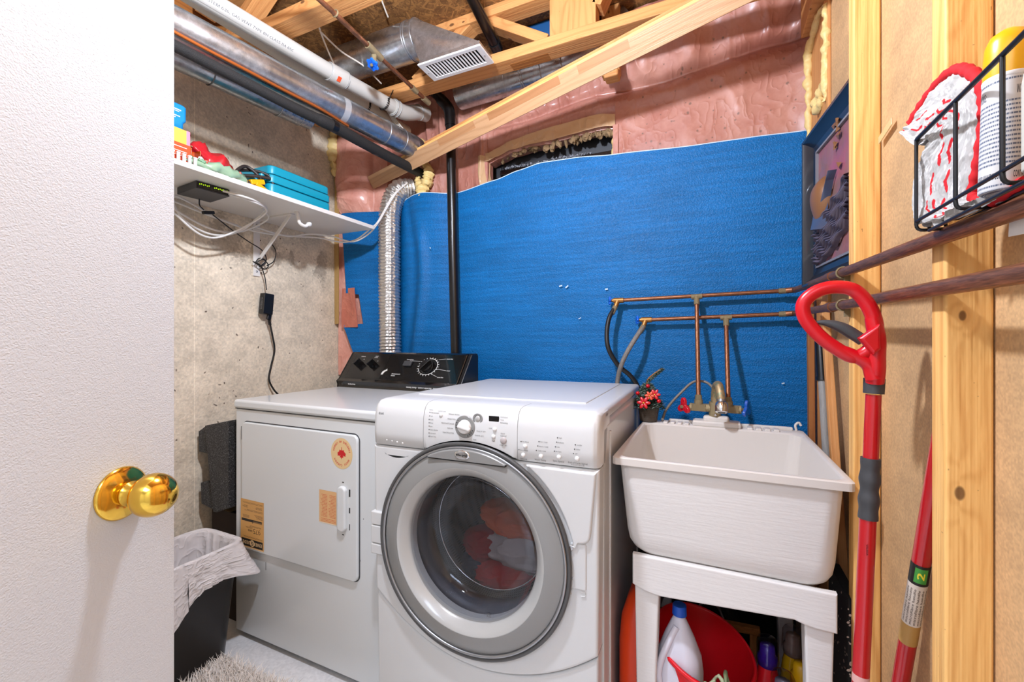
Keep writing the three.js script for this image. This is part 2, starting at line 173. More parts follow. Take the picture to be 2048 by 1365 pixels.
const MT = {
  pine: std({ map: TX.pine, bumpMap: TX.woodBump, bumpScale: 0.0012, roughness: 0.62 }),
  joist: std({ map: TX.joist, color: 0xf0d4b4, bumpMap: TX.woodBump, bumpScale: 0.0012, roughness: 0.68 }),
  oldwood: std({ map: TX.pine, color: 0xb89878, bumpMap: TX.woodBump, bumpScale: 0.0014, roughness: 0.75 }),
  palewood: std({ map: TX.pale, color: 0xffe9cc, bumpMap: TX.woodBump, bumpScale: 0.0008, roughness: 0.5 }),
  osb: std({ map: TX.osb, roughness: 0.8, color: 0xccbca6 }),
  concrete: std({ map: TX.concrete, bumpMap: TX.concreteBump, bumpScale: 0.003, roughness: 0.9 }),
  rawconcrete: std({ map: TX.concrete, color: 0x9a948c, roughness: 0.9 }),
  foam: phys({ map: TX.foam, bumpMap: TX.foamBump, bumpScale: 0.0026, roughness: 0.5, specularIntensity: 0.55 }),
  foamEdge: std({ color: 0xbfd3e2, roughness: 0.8 }),
  pink: phys({ map: TX.pink, color: 0xe8dedb, bumpMap: TX.film, bumpScale: 0.005, roughness: 0.55, clearcoat: 0.7, clearcoatRoughness: 0.2 }),
  pinkSpots: phys({ map: TX.pinkSpots, color: 0xe4d8d4, bumpMap: TX.film, bumpScale: 0.004, roughness: 0.55, clearcoat: 0.6, clearcoatRoughness: 0.28 }),
  film: phys({ color: 0xffffff, transmission: 1, thickness: 0, roughness: 0.12, transparent: true, opacity: 0.28, bumpMap: TX.film, bumpScale: 0.004 }),
  tape: std({ color: 0xb08d54, roughness: 0.45, bumpMap: TX.peel, bumpScale: 0.001 }),
  sprayfoam: std({ color: 0xe4c884, roughness: 0.5, bumpMap: TX.peel, bumpScale: 0.003 }),
  drywall: std({ map: TX.drywall, roughness: 0.85 }),
  galv: std({ map: TX.galv, metalness: 0.9, roughnessMap: TX.galvRough, roughness: 0.8, bumpMap: TX.galvRough, bumpScale: 0.0006 }),
  galvDark: std({ map: TX.galv, color: 0xb0b0b0, metalness: 0.95, roughness: 0.4 }),
  foil: std({ color: 0xe2dfda, metalness: 0.92, roughness: 0.34, bumpMap: TX.film, bumpScale: 0.003 }),
  chrome: std({ color: 0xe2e4e6, metalness: 1, roughness: 0.12 }),
  steel: std({ color: 0xa9abad, metalness: 0.9, roughness: 0.35 }),
  brass: std({ color: 0xe8bb4e, metalness: 1, roughness: 0.13 }),
  oldbrass: std({ map: TX.patina, metalness: 0.65, roughness: 0.5, bumpMap: TX.peel, bumpScale: 0.001 }),
  copper: std({ map: TX.copper, metalness: 0.75, roughness: 0.46 }),
  pvc: std({ color: 0xb9b6ae, roughness: 0.32 }),
  whitewall: std({ color: 0xd9d5ce, roughness: 0.7, bumpMap: TX.peel, bumpScale: 0.0006 }),
  doorpaint: std({ color: 0xd4d9dd, roughness: 0.42, bumpMap: TX.micro, bumpScale: 0.0003 }),
  enamel: phys({ color: 0xd9dcdb, roughness: 0.28, clearcoat: 0.4, clearcoatRoughness: 0.08 }),
  washer: phys({ color: 0xd2d3d1, roughness: 0.34, clearcoat: 0.25, clearcoatRoughness: 0.12 }),
  whiteplastic: std({ color: 0xe2e1de, roughness: 0.35 }),
  sink: std({ color: 0xe2e0dc, roughness: 0.5, bumpMap: TX.brush, bumpScale: 0.0005 }),
  sinkIn: std({ color: 0xd8d2ca, roughness: 0.42 }),
  melamine: std({ color: 0xe4e0d9, roughness: 0.4 }),
  greyplastic: std({ color: 0xa9a9a6, roughness: 0.35 }),
  silver: phys({ color: 0x8c8c89, metalness: 0.1, roughness: 0.36, clearcoat: 0.3, clearcoatRoughness: 0.15 }),
  paleSilver: phys({ color: 0xb4b4b0, metalness: 0.05, roughness: 0.3, clearcoat: 0.5, clearcoatRoughness: 0.1 }),
  darkgrey: std({ color: 0x3c3d3f, roughness: 0.5 }),
  black: std({ color: 0x0d0d0e, roughness: 0.35 }),
  blackgloss: phys({ color: 0x0a0a0b, roughness: 0.16, clearcoat: 0.4 }),
  blackmatte: std({ color: 0x121212, roughness: 0.75 }),
  abs: std({ color: 0x0b0b0c, roughness: 0.3 }),
  rubberfoam: std({ color: 0x1c1b1a, roughness: 0.75, bumpMap: TX.micro, bumpScale: 0.0015 }),
  packfoam: std({ map: TX.speck, roughness: 0.5, bumpMap: TX.micro, bumpScale: 0.009 }),
  red: std({ color: 0xc8091a, roughness: 0.3 }), redmetal: phys({ color: 0xb80818, roughness: 0.28, clearcoat: 0.5 }),
  redplastic: phys({ color: 0xe61420, roughness: 0.35 }), teal: std({ color: 0x0b93ad, roughness: 0.38 }), orange: std({ color: 0xe2400c, roughness: 0.36 }),
  yellow: std({ color: 0xe8a90c, roughness: 0.32 }), jugyellow: std({ color: 0xf0b810, roughness: 0.35 }), bluecap: std({ color: 0x0d52b8, roughness: 0.35 }),
  bluewheel: std({ color: 0x0d63d6, roughness: 0.35 }), redwheel: std({ color: 0xc41628, roughness: 0.3 }), navy: std({ color: 0x141b54, roughness: 0.35 }),
  cable: std({ color: 0xdad3c6, roughness: 0.5 }), whitecable: std({ color: 0xdfdcd6, roughness: 0.5 }), blackcable: std({ color: 0x111111, roughness: 0.5 }),
  paper: std({ color: 0xe8e2d8, roughness: 0.9 }), cardboard: std({ color: 0xb08a5e, roughness: 0.9 }),
  floor: std({ map: TX.floor, roughness: 0.5, bumpMap: TX.peel, bumpScale: 0.0006 }),
  dark: std({ color: 0x0a0908, roughness: 0.9 }),
  glass: phys({ color: 0xffffff, transmission: 1, thickness: 0, roughness: 0.03, ior: 1.5 }),
  smoke: phys({ color: 0xeceef2, transmission: 1, thickness: 0, roughness: 0.03, ior: 1.5, specularIntensity: 1 }),
};
// ---------------------------------------------------------------- the room: floor, walls, ceiling, window, door
struct('floor', uvm(box(-2.3, 1.2, -0.12, 0, -2.35, 2.5), 'z'), MT.floor);
const wallLeft = struct('wall_left', uvm(box(-2.2, -1.95, 0, 2.42, -2.35, 0.5), 'z'), MT.concrete);
part(wallLeft, 'sill_plate', wbox(-2.2, -1.955, 2.42, 2.46, -2.35, 0.5, 'z'), MT.oldwood);
part(wallLeft, 'rim_board', wbox(-2.2, -1.985, 2.46, 2.72, -2.35, 0.5, 'z'), MT.oldwood);
const wallBack = struct('wall_back', merge([box(-2.2, -1.03, 0, 2.72, -2.35, -2.12), box(-0.39, 0.6, 0, 2.72, -2.35, -2.12), box(-1.03, -0.39, 0, 1.66, -2.35, -2.12), box(-1.03, -0.39, 2.13, 2.72, -2.35, -2.12)].map((g) => uvm(g, 'x'))), MT.rawconcrete);
const wallRight = struct('wall_right', uvm(box(0.335, 0.35, 0, 2.72, -2.12, 0.5), 'y'), MT.drywall);
struct('wall_front', uvm(merge([box(-1.95, -0.5, 0, 2.72, 0.39, 0.5), box(0.29, 0.335, 0, 2.72, 0.39, 0.5), box(-0.5, 0.29, 2.06, 2.72, 0.39, 0.5)]), 'x'), MT.whitewall);
struct('wall_hall_left', uvm(box(-1.3, -1.2, 0, 2.5, 0.5, 2.4), 'z'), MT.whitewall);
struct('wall_hall_right', uvm(box(0.8, 0.9, 0, 2.5, 0.5, 2.4), 'z'), MT.whitewall);
struct('wall_hall_back', uvm(box(-1.3, 0.9, 0, 2.5, 2.3, 2.4), 'x'), MT.whitewall);
struct('ceiling_hall', uvm(box(-1.3, 0.9, 2.4, 2.5, 0.5, 2.4), 'x'), MT.whitewall);
const ceiling = struct('ceiling', uvm(box(-2.2, 0.6, 2.552, 2.72, -2.35, 0.5), 'x'), MT.osb);
part(ceiling, 'stamp_print', new THREE.PlaneGeometry(0.42, 0.16).rotateX(Math.PI / 2).rotateY(0.15).translate(-1.24, 2.551, -1.42), print(ctex(512, 192, (x) => { x.strokeStyle = x.fillStyle = 'rgba(30,20,10,0.8)'; x.lineWidth = 4; for (let i = 0; i < 3; i++) { x.beginPath(); x.moveTo(8, 20 + i * 16); x.lineTo(170, 20 + i * 16); x.stroke(); } x.font = 'bold 30px sans-serif'; x.fillText('MADE IN', 190, 40); x.fillText('CANADA', 190, 76); x.font = '22px sans-serif'; x.fillText('EXPOSURE 1', 190, 106); x.fillText('24/16  CSA', 190, 136); x.fillText('5/8', 40, 130); })));
// studs of the right wall: 2 x 2 strapping in front of the drywall
const stud = (z0, z1, m = MT.pine, y0 = 0, y1 = 2.552) => part(wallRight, 'stud', wbox(0.285, 0.334, y0, y1, z0, z1, 'y', 0.004), m);
stud(-0.817, -0.776); stud(-1.2335, -1.194); stud(-0.39, -0.352); stud(0.02, 0.06); const cornerBoard = part(wallRight, 'corner_board', wbox(0.3255, 0.3345, 0.02, 2.28, -1.895, -1.635, 'y', 0.002), MT.joist);
part(wallRight, 'top_plate', wbox(0.285, 0.334, 2.51, 2.552, -1.9, 0.38, 'z'), MT.joist);
part(wallRight, 'blocking', wbox(0.29, 0.333, 2.235, 2.5, -1.86, -1.66, 'y', 0.004), MT.joist);
function bead(path, r, n = 30, s = 0) {                          // expanding foam squeezed out along a path
  const pts = smooth(path, n), g = sweep(pts, (t, i) => r * (0.6 + 0.85 * vn(i * 0.55, 3.3, 1e9, 1e9, s)) * (0.25 + 0.75 * Math.sqrt(Math.sin(Math.PI * clamp(t, 0.02, 0.98)))), 12), p = g.attributes.position;
  for (let i = 0; i < p.count; i++) { const x = p.getX(i), y = p.getY(i), z = p.getZ(i), q = r * 0.55; p.setXYZ(i, x + q * (vn(y * 70, z * 70, 1e9, 1e9, s + 1) - 0.5), y + q * (vn(x * 70, z * 70, 1e9, 1e9, s + 2) - 0.5), z + q * (vn(x * 70, y * 70, 1e9, 1e9, s + 3) - 0.5)); }
  g.computeVertexNormals(); return g;
}
part(wallRight, 'foam_bead', bead([[0.318, 1.84, -1.89], [0.318, 2.0, -1.885], [0.318, 2.13, -1.885], [0.316, 2.185, -1.88], [0.318, 2.2, -1.85], [0.321, 2.215, -1.79], [0.321, 2.225, -1.73], [0.322, 2.2, -1.65]], 0.013, 60, 3), MT.sprayfoam);
part(wallRight, 'foam_bead', bead([[0.323, 2.2, -1.65], [0.323, 2.1, -1.645], [0.323, 2.02, -1.65], [0.323, 1.94, -1.65], [0.323, 1.9, -1.66]], 0.0125, 40, 5), MT.sprayfoam);
part(wallRight, 'foam_bead', bead([[0.322, 1.965, -1.67], [0.322, 1.95, -1.72], [0.322, 1.93, -1.75], [0.322, 1.918, -1.735], [0.322, 1.93, -1.69]], 0.017, 24, 6), MT.sprayfoam);
part(wallRight, 'foam_bead', bead([[0.338, 1.27, -1.86], [0.338, 1.1, -1.86], [0.34, 0.9, -1.86], [0.34, 0.82, -1.86]], 0.013, 40, 7), MT.sprayfoam);

// window: black basement hopper set in the back wall
const win = new THREE.Group(); win.name = 'window_1'; win.position.set(-0.71, 1.66, -2.05); win.userData = { kind: 'structure' }; scene.add(win);
partW(win, 'window_frame', merge([box(-1.03, -0.39, 2.03, 2.13, -2.12, -2.04, 0.004), box(-1.03, -1.0, 1.66, 2.05, -2.12, -2.03, 0.004), box(-0.42, -0.39, 1.66, 2.05, -2.12, -2.03, 0.004), box(-1.03, -0.39, 1.66, 1.7, -2.12, -2.03, 0.004)]), std({ color: 0x2b2c30, roughness: 0.5 }));
partW(win, 'window_sash', merge([box(-1.0, -0.42, 2.0, 2.028, -2.07, -2.015, 0.004), box(-1.0, -0.42, 1.965, 1.992, -2.08, -2.035, 0.003), box(-1.0, -0.97, 1.7, 1.99, -2.08, -2.02, 0.003), box(-0.45, -0.42, 1.7, 1.99, -2.08, -2.02, 0.003)]), MT.blackgloss);
partW(win, 'pane', box(-0.97, -0.45, 1.7, 1.966, -2.068, -2.062), MT.glass);
partW(win, 'window_well', box(-1.0, -0.42, 1.67, 2.1, -2.2, -2.14), MT.darkgrey);
{ const bits = []; for (let i = 0; i < 240; i++) { const t = rnd(), x = -0.99 + 0.45 * t + 0.02 * rnd(), s = rr(0.002, 0.008); bits.push(new THREE.TetrahedronGeometry(s).applyMatrix4(new THREE.Matrix4().makeRotationFromEuler(new THREE.Euler(rnd() * 6, rnd() * 6, rnd() * 6))).translate(x, 2.029 + rnd() * 0.014, -2.02 - rnd() * 0.02)); } const m = partW(win, 'debris', merge(bits), std({ color: 0x8a8c92, roughness: 0.8 })); m.userData.kind = 'stuff'; }

// pink insulation behind clear film on the back wall, left open round the window
const winTop = table([[-1.03, 2.045], [-0.98, 2.06], [-0.9, 2.075], [-0.8, 2.088], [-0.7, 2.086], [-0.55, 2.096], [-0.45, 2.098], [-0.39, 2.09]]);
function pinkZ(x, y) {
  let z = -1.935; const n = fbm(x + 5, y, 3, 3, 3, 201) - 0.5, r = 1 - Math.abs(2 * fbm(x + 5, y + 3, 5, 3.2, 3, 202) - 1), v = 1 - Math.abs(2 * vn((x + 4) * 13 + 1.5 * vn(x * 3, y * 3, 1e9, 1e9, 7), y * 1.6, 1e9, 1e9, 203) - 1);
  z += 0.022 * n + 0.008 * Math.pow(r, 5);
  const left = 1 - sm(-1.1, -0.95, x); z += left * 0.02 * Math.pow(v, 4);                       // vertical film folds left of the window
  const cr = 2.225 + 0.045 * (x + 1) + 0.012 * Math.sin(x * 9), up = sm(cr - 0.004, cr + 0.03, y), R = sm(-0.6, -0.3, x);
  z -= 0.02 * Math.exp(-Math.pow((y - cr) / 0.014, 2));
  const w1 = 1 - Math.abs(2 * fbm(x + 9, y * 0.7 + 1, 6, 4, 3, 205) - 1);
  z += up * (R * (0.075 * Math.sin(Math.PI * clamp((y - cr) / 0.4)) + 0.05 * (fbm(x + 2, y, 7, 5, 3, 204) - 0.5) + 0.022 * Math.pow(w1, 4)) + (1 - R) * (-0.01 + 0.02 * Math.pow(w1, 4)));
  z += 0.012 * Math.exp(-Math.pow((y - (cr - 0.06)) / 0.03, 2)) * sm(-0.95, -0.8, x) * (0.4 + fbm(x + 1, y, 6, 2, 2, 206));   // the long fold under the crease
  z += 0.03 * sm(0.25, 0.36, x) * (1 - up);
  return z;
}
const pinkUV = (x, y) => [x + 0.02 + 0.45, y - 2.0 + 0.45];
const batt = thing('insulation_batt', 'pink insulation behind clear plastic film covering the back wall around the window', 'insulation', [-0.6, 1.0, -1.93]);
{
  const piece = (x0, x1, y0, y1, nu, nv) => slab((u, v) => { const x = lerp(x0, x1, u), b = typeof y0 === 'function' ? y0(x) : y0, y = lerp(b, y1, v); let z = pinkZ(x, y); if (typeof y0 === 'function') z -= 0.02 * Math.pow(1 - v, 6); return [x, y, z, ...pinkUV(x, y)]; }, nu, nv, 0.06);
  partW(batt, 'batt', piece(-1.66, -1.03, 1.0, 2.54, 110, 220), MT.pink);
  partW(batt, 'batt', piece(-1.03, -0.39, winTop, 2.54, 120, 90), MT.pink);
  partW(batt, 'batt', piece(-0.39, 0.33, 1.0, 2.54, 130, 260), MT.pinkSpots);
  // torn fringe hanging in the window opening, and the foam that fills its corners
  const fr = []; for (let i = 0; i < 46; i++) { const x = -0.99 + 0.58 * rnd(), k = x > -0.75 ? 1.3 : 0.8, w = rr(0.014, 0.034), h = rr(0.006, 0.03) * k; const g = new THREE.IcosahedronGeometry(1, 1), p = g.attributes.position; for (let j = 0; j < p.count; j++) { const q = 0.7 + 0.6 * hash(Math.round(p.getX(j) * 50) + i * 7, Math.round(p.getY(j) * 50) + Math.round(p.getZ(j) * 90), i); p.setXYZ(j, p.getX(j) * q, p.getY(j) * q, p.getZ(j) * q); } g.computeVertexNormals(); fr.push(g.scale(w * 0.5, h * 0.6, 0.012).rotateZ(rr(-0.5, 0.5)).translate(x, winTop(x) - 0.004 - h * 0.2, -1.965 + rr(-0.02, 0.015))); }
  const m = partW(batt, 'torn_fringe', merge(fr), std({ color: 0xb09068, roughness: 0.9, bumpMap: TX.peel, bumpScale: 0.003 }), 'torn brownish edge of the insulation above the window'); m.userData.kind = 'stuff';
  partW(batt, 'foam_bead', bead([[-0.392, 2.09, -1.95], [-0.398, 2.06, -1.95], [-0.396, 2.03, -1.95], [-0.402, 1.99, -1.95], [-0.4, 1.965, -1.945]], 0.012, 30, 8), MT.sprayfoam);
  partW(batt, 'film_edge', slab((u, v) => { const x = lerp(-1.04, -0.39, u), t = winTop(x), y = t + 0.004 + v * 0.055 * (0.6 + 0.7 * vn(x * 6, 1, 1e9, 1e9, 9)); return [x, y, pinkZ(x, y) + 0.003 + 0.003 * vn(x * 30, y * 30, 1e9, 1e9, 4), x, y]; }, 80, 8, 0.002), phys({ color: 0xc6a27a, roughness: 0.4, bumpMap: TX.film, bumpScale: 0.003, clearcoat: 0.5 }), 'tan taped edge of the film above the window');
  partW(batt, 'film_edge', slab((u, v) => { const y = lerp(1.85, 2.08, v), x = -1.03 + 0.02 * vn(y * 12, 3, 1e9, 1e9, 5) - 0.05 * (1 - u); return [x, y, pinkZ(x, y) + 0.004 + 0.006 * vn(x * 40, y * 20, 1e9, 1e9, 4) - 0.03 * Math.pow(u, 4), x, y]; }, 10, 30, 0.002), phys({ color: 0xc6a27a, roughness: 0.4, bumpMap: TX.film, bumpScale: 0.003, clearcoat: 0.5 }), 'tan taped edge of the film left of the window');
  partW(batt, 'tape_strip', wbox(-0.40, -0.375, 1.9, 2.1, -1.932, -1.925, 'y'), MT.pink);
}
// bulging batt in the left corner bay, with the lower strip that shows beside the blue sheet
const battL = thing('insulation_batt', 'bulging pink insulation in crinkled plastic film in the left corner above the blue foam', 'insulation', [-1.8, 1.0, -1.85]);
{
  const zL = (x, y) => { const u = (x + 1.95) / 0.31, e = Math.sin(Math.PI * clamp(u / 0.72)); const k = sm(1.8, 1.95, y) * (1 - sm(2.25, 2.38, y)), kn = Math.hypot((x + 1.945) * 1.6, y - 1.965), ang = Math.atan2(y - 1.965, x + 1.96), ray = Math.pow(1 - Math.abs(2 * vn(ang * 5 + 20, 2, 1e9, 1e9, 15) - 1), 5) * clamp(0.26 - kn, 0, 0.2) * 4; return lerp(-1.835, -1.9, u) + k * 0.075 * Math.sqrt(e) - 0.03 * Math.exp(-kn * kn / 0.002) + 0.016 * ray * e + 0.014 * (fbm(x + 4, y, 9, 6, 3, 211) - 0.5); };
  partW(battL, 'batt', slab((u, v) => { const x = lerp(-1.945, -1.64, u), y = lerp(0.95, 2.4, v); return [x, y, zL(x, y), x, y]; }, 70, 260, 0.05), phys({ map: TX.pink, color: new THREE.Color(1.25, 1.2, 1.2), bumpMap: TX.film, bumpScale: 0.004, roughness: 0.5, clearcoat: 0.9, clearcoatRoughness: 0.16 }));
  partW(battL, 'tape_strip', slab((u, v) => { const y = lerp(1.24, 2.12, v), x = lerp(-1.946, -1.915, u); return [x, y, -1.812 + 0.004 * vn(y * 9, x * 40, 1e9, 1e9, 3), x, y]; }, 4, 60, 0.004), MT.tape, 'tan tape along the concrete');
  partW(battL, 'foam_bead', bead([[-1.935, 2.36, -1.8], [-1.93, 2.28, -1.79], [-1.935, 2.2, -1.79], [-1.93, 2.13, -1.79], [-1.918, 2.07, -1.795]], 0.024, 40, 11), MT.sprayfoam);
  partW(battL, 'foam_bead', bead([[-1.93, 2.34, -1.8], [-1.89, 2.33, -1.8], [-1.87, 2.3, -1.8]], 0.014, 20, 12), MT.sprayfoam);
  partW(battL, 'film_flap', slab((u, v) => { const y = lerp(1.22, 1.44, v), x = lerp(-1.9, -1.785 - 0.02 * v, u); return [x, y, -1.822 + 0.006 * vn(x * 30, y * 14, 1e9, 1e9, 6), x + 1, y]; }, 16, 20, 0.004), phys({ map: TX.pink, color: 0xf4c4b4, roughness: 0.4, clearcoat: 0.8, bumpMap: TX.film, bumpScale: 0.004 }));
}
// blue foam sheets
const blueR = thing('foam_sheet', 'large blue foam sheet covering the back wall right of the foil vent hose', 'foam sheet', [-0.6, 0.75, -1.9]);
{
  const top = table([[-1.548, 1.85], [-1.53, 1.885], [-1.49, 1.908], [-1.373, 1.914], [-1.239, 1.9], [-1.186, 1.905], [-0.97, 1.936], [-0.85, 1.962], [-0.733, 1.979], [-0.564, 1.974], [-0.395, 1.957], [-0.045, 1.934], [0.132, 1.928], [0.313, 1.918]]);
  const f = (u, v) => {
    const x = lerp(-1.6 + 0.057 * sm(0.82, 1, v), 0.318, u) + 0.012 * (1 - v) * u, y = lerp(0.72, top(x), v); let z = -1.902;
    const q = clamp((x + 1.56) / 0.37), roll = Math.sin(Math.PI * q); z += 0.055 * Math.pow(Math.max(roll, 0), 0.8) * (0.75 + 0.25 * sm(1.0, 1.9, y)) - 0.006 * Math.pow(1 - q, 8) * (q < 1 ? 1 : 0);
    const c = -1.40 + 0.035 * Math.sin(y * 5.2); z += 0.02 * Math.exp(-Math.pow((x - c) / 0.03, 2)) * (1 - sm(1.6, 1.85, y)) * roll - 0.014 * Math.exp(-Math.pow((x - c + 0.07) / 0.03, 2)) * roll;
    z += 0.008 * (fbm(x + 3, y, 2.2, 2.2, 2, 221) - 0.5) + 0.004 * (vn(y * 4, x * 1.1, 1e9, 1e9, 222) - 0.5);
    return [x, y, z, x, y];
  };
  partW(blueR, 'sheet', slab(f, 240, 120, 0.006), MT.foam);
  partW(blueR, 'cut_edge', sweep(Array.from({ length: 140 }, (_, i) => { const q = f(i / 139, 1); return [q[0], q[1] + 0.001, q[2] - 0.003]; }), 0.0036, 6), MT.foamEdge, 'pale cut top edge');
  for (const [x, y] of [[-0.63, 1.395], [-0.6, 1.39], [-0.42, 1.37], [-0.54, 1.245], [0.24, 0.985], [-1.31, 1.62]]) partW(blueR, 'scratch', new THREE.PlaneGeometry(rr(0.008, 0.016), rr(0.003, 0.006)).rotateZ(rr(-0.7, 0.7)).translate(x, y, -1.893 + (x < -1.2 ? 0.055 : 0)), MT.foamEdge);
}
const blueL = thing('foam_sheet', 'narrow blue foam sheet with a notched edge in the left corner beside the dryer console', 'foam sheet', [-1.76, 0.9, -1.85]);
{
  const edge = (y) => (y > 1.44 ? lerp(-1.868, -1.9, clamp((y - 1.44) / 0.44)) : y > 1.408 ? -1.868 : y > 1.235 ? lerp(-1.765, -1.79, (y - 1.235) / 0.17) : y > 1.2 ? -1.88 : lerp(-1.79, -1.872, clamp((y - 1.0) / 0.2)));
  const ys = [0.9, 1.0, 1.05, 1.1, 1.15, 1.2, 1.215, 1.232, 1.24, 1.3, 1.36, 1.402, 1.412, 1.438, 1.45, 1.52, 1.6, 1.7, 1.8, 1.862];
  partW(blueL, 'sheet', slab((u, v) => { const y = ys[Math.round(v * (ys.length - 1))], e = edge(y), x = lerp(e, -1.58, u), z = lerp(-1.815, -1.888, clamp((x + 1.9) / 0.32)) + 0.012 * Math.sin((x + 1.9) * 22) * 0.5; return [x, y, z, x, y]; }, 30, ys.length - 1, 0.005), MT.foam);
}
// door, swung open against the left
{
  const d = new THREE.Group(); d.name = 'door_1'; d.position.set(-0.475, 0, 0.383); d.rotation.y = 107 * Math.PI / 180; d.userData = { kind: 'structure' }; scene.add(d);
  part(d, 'door_slab', uvm(box(0, 0.78, 0.012, 2.03, -0.035, 0, 0.0015), 'y'), MT.doorpaint);
  const K = new THREE.Group(); K.name = 'door_knob'; K.position.set(0.705, 0.95, 0); d.add(K); K.userData = { label: 'polished brass egg-shaped door knob' };
  part(K, 'rosette', lathe([[0, 0.0], [0.0325, 0], [0.0332, 0.002], [0.0318, 0.0045], [0.028, 0.0075], [0.02, 0.011], [0.0135, 0.0135], [0.0, 0.0135]], 64).rotateX(Math.PI / 2), MT.brass);
  part(K, 'neck', lathe([[0.0, 0.012], [0.0155, 0.012], [0.0155, 0.016], [0.0125, 0.018], [0.0118, 0.026], [0.013, 0.029], [0.0, 0.029]], 40).rotateX(Math.PI / 2), MT.brass);
  part(K, 'knob', lathe(Array.from({ length: 33 }, (_, i) => { const a = i / 32 * Math.PI, s = -Math.cos(a); return [0.0265 * Math.pow(Math.sin(a), 0.92) * (1 - 0.1 * s), 0.049 + 0.0235 * s]; }), 64).rotateX(Math.PI / 2), MT.brass);
  part(d, 'latch_plate', box(0.7795, 0.781, 0.92, 0.98, -0.03, -0.006), MT.brass);
}
// floor trusses: chords of 2 x 4 laid flat with webs between them
const T1 = thing('floor_truss', 'wooden floor truss behind the white ceiling register, knotty lower chord', 'truss', [-0.6, 2.3, -1.65]);
partW(T1, 'bottom_chord', wbox(-1.94, 0.32, 2.3, 2.344, -1.69, -1.61, 'x', 0.003, 0.31), MT.joist);
partW(T1, 'top_chord', wbox(-1.94, 0.32, 2.508, 2.551, -1.69, -1.61, 'x', 0.003, 0.77), MT.joist);
const web = (t, a, b, w = 0.04, th = 0.07, m = MT.joist) => { const A = V(...a), B = V(...b), L = A.distanceTo(B); partW(t, 'web', aim(wbox(-w / 2, w / 2, 0, L, -th / 2, th / 2, 'y', 0.003), A, B), m); };
web(T1, [-0.9, 2.53, -1.655], [-0.6, 2.345, -1.655]); web(T1, [-0.95, 2.53, -1.655], [-1.25, 2.345, -1.655]); web(T1, [-0.4, 2.42, -1.655], [-0.34, 2.53, -1.655]);
partW(T1, 'web_panel', wbox(-0.585, -0.4, 2.344, 2.51, -1.68, -1.62, 'y', 0.003, 0.4), MT.joist);
partW(T1, 'knot_stain', wbox(-0.77, -0.6, 2.2994, 2.302, -1.69, -1.64, 'x'), MT.oldwood);
const T2 = thing('floor_truss', 'wooden floor truss nearest the camera behind the long white vent pipe', 'truss', [-0.9, 2.3, -1.1]);
partW(T2, 'bottom_chord', wbox(-1.94, -1.02, 2.3, 2.344, -1.155, -1.075, 'x', 0.003), MT.joist);
partW(T2, 'top_chord', wbox(-1.94, 0.32, 2.508, 2.551, -1.155, -1.075, 'x', 0.003), MT.joist);
web(T2, [-1.08, 2.344, -1.115], [-1.3, 2.52, -1.115]); web(T2, [-1.75, 2.344, -1.115], [-1.5, 2.52, -1.115]);
const T3 = thing('joist', 'wooden joist end standing upright behind the thin boards under the ceiling', 'joist', [-0.39, 2.25, -1.86]);
partW(T3, 'post', wbox(-0.425, -0.35, 2.262, 2.55, -1.862, -1.82, 'y', 0.003), MT.joist); partW(T3, 'foot', wbox(-0.41, -0.35, 2.235, 2.27, -1.85, -1.79, 'x', 0.008), MT.joist);
const bp = thing('insulation_board', 'blue board wedged behind the truss web near the ceiling', 'board', [-0.66, 2.45, -1.8]);
partW(bp, 'board', uvm(box(-0.76, -0.56, 2.4, 2.55, -1.8, -1.785, 0.002), 'x'), std({ color: 0x0c4a7c, roughness: 0.6 }));

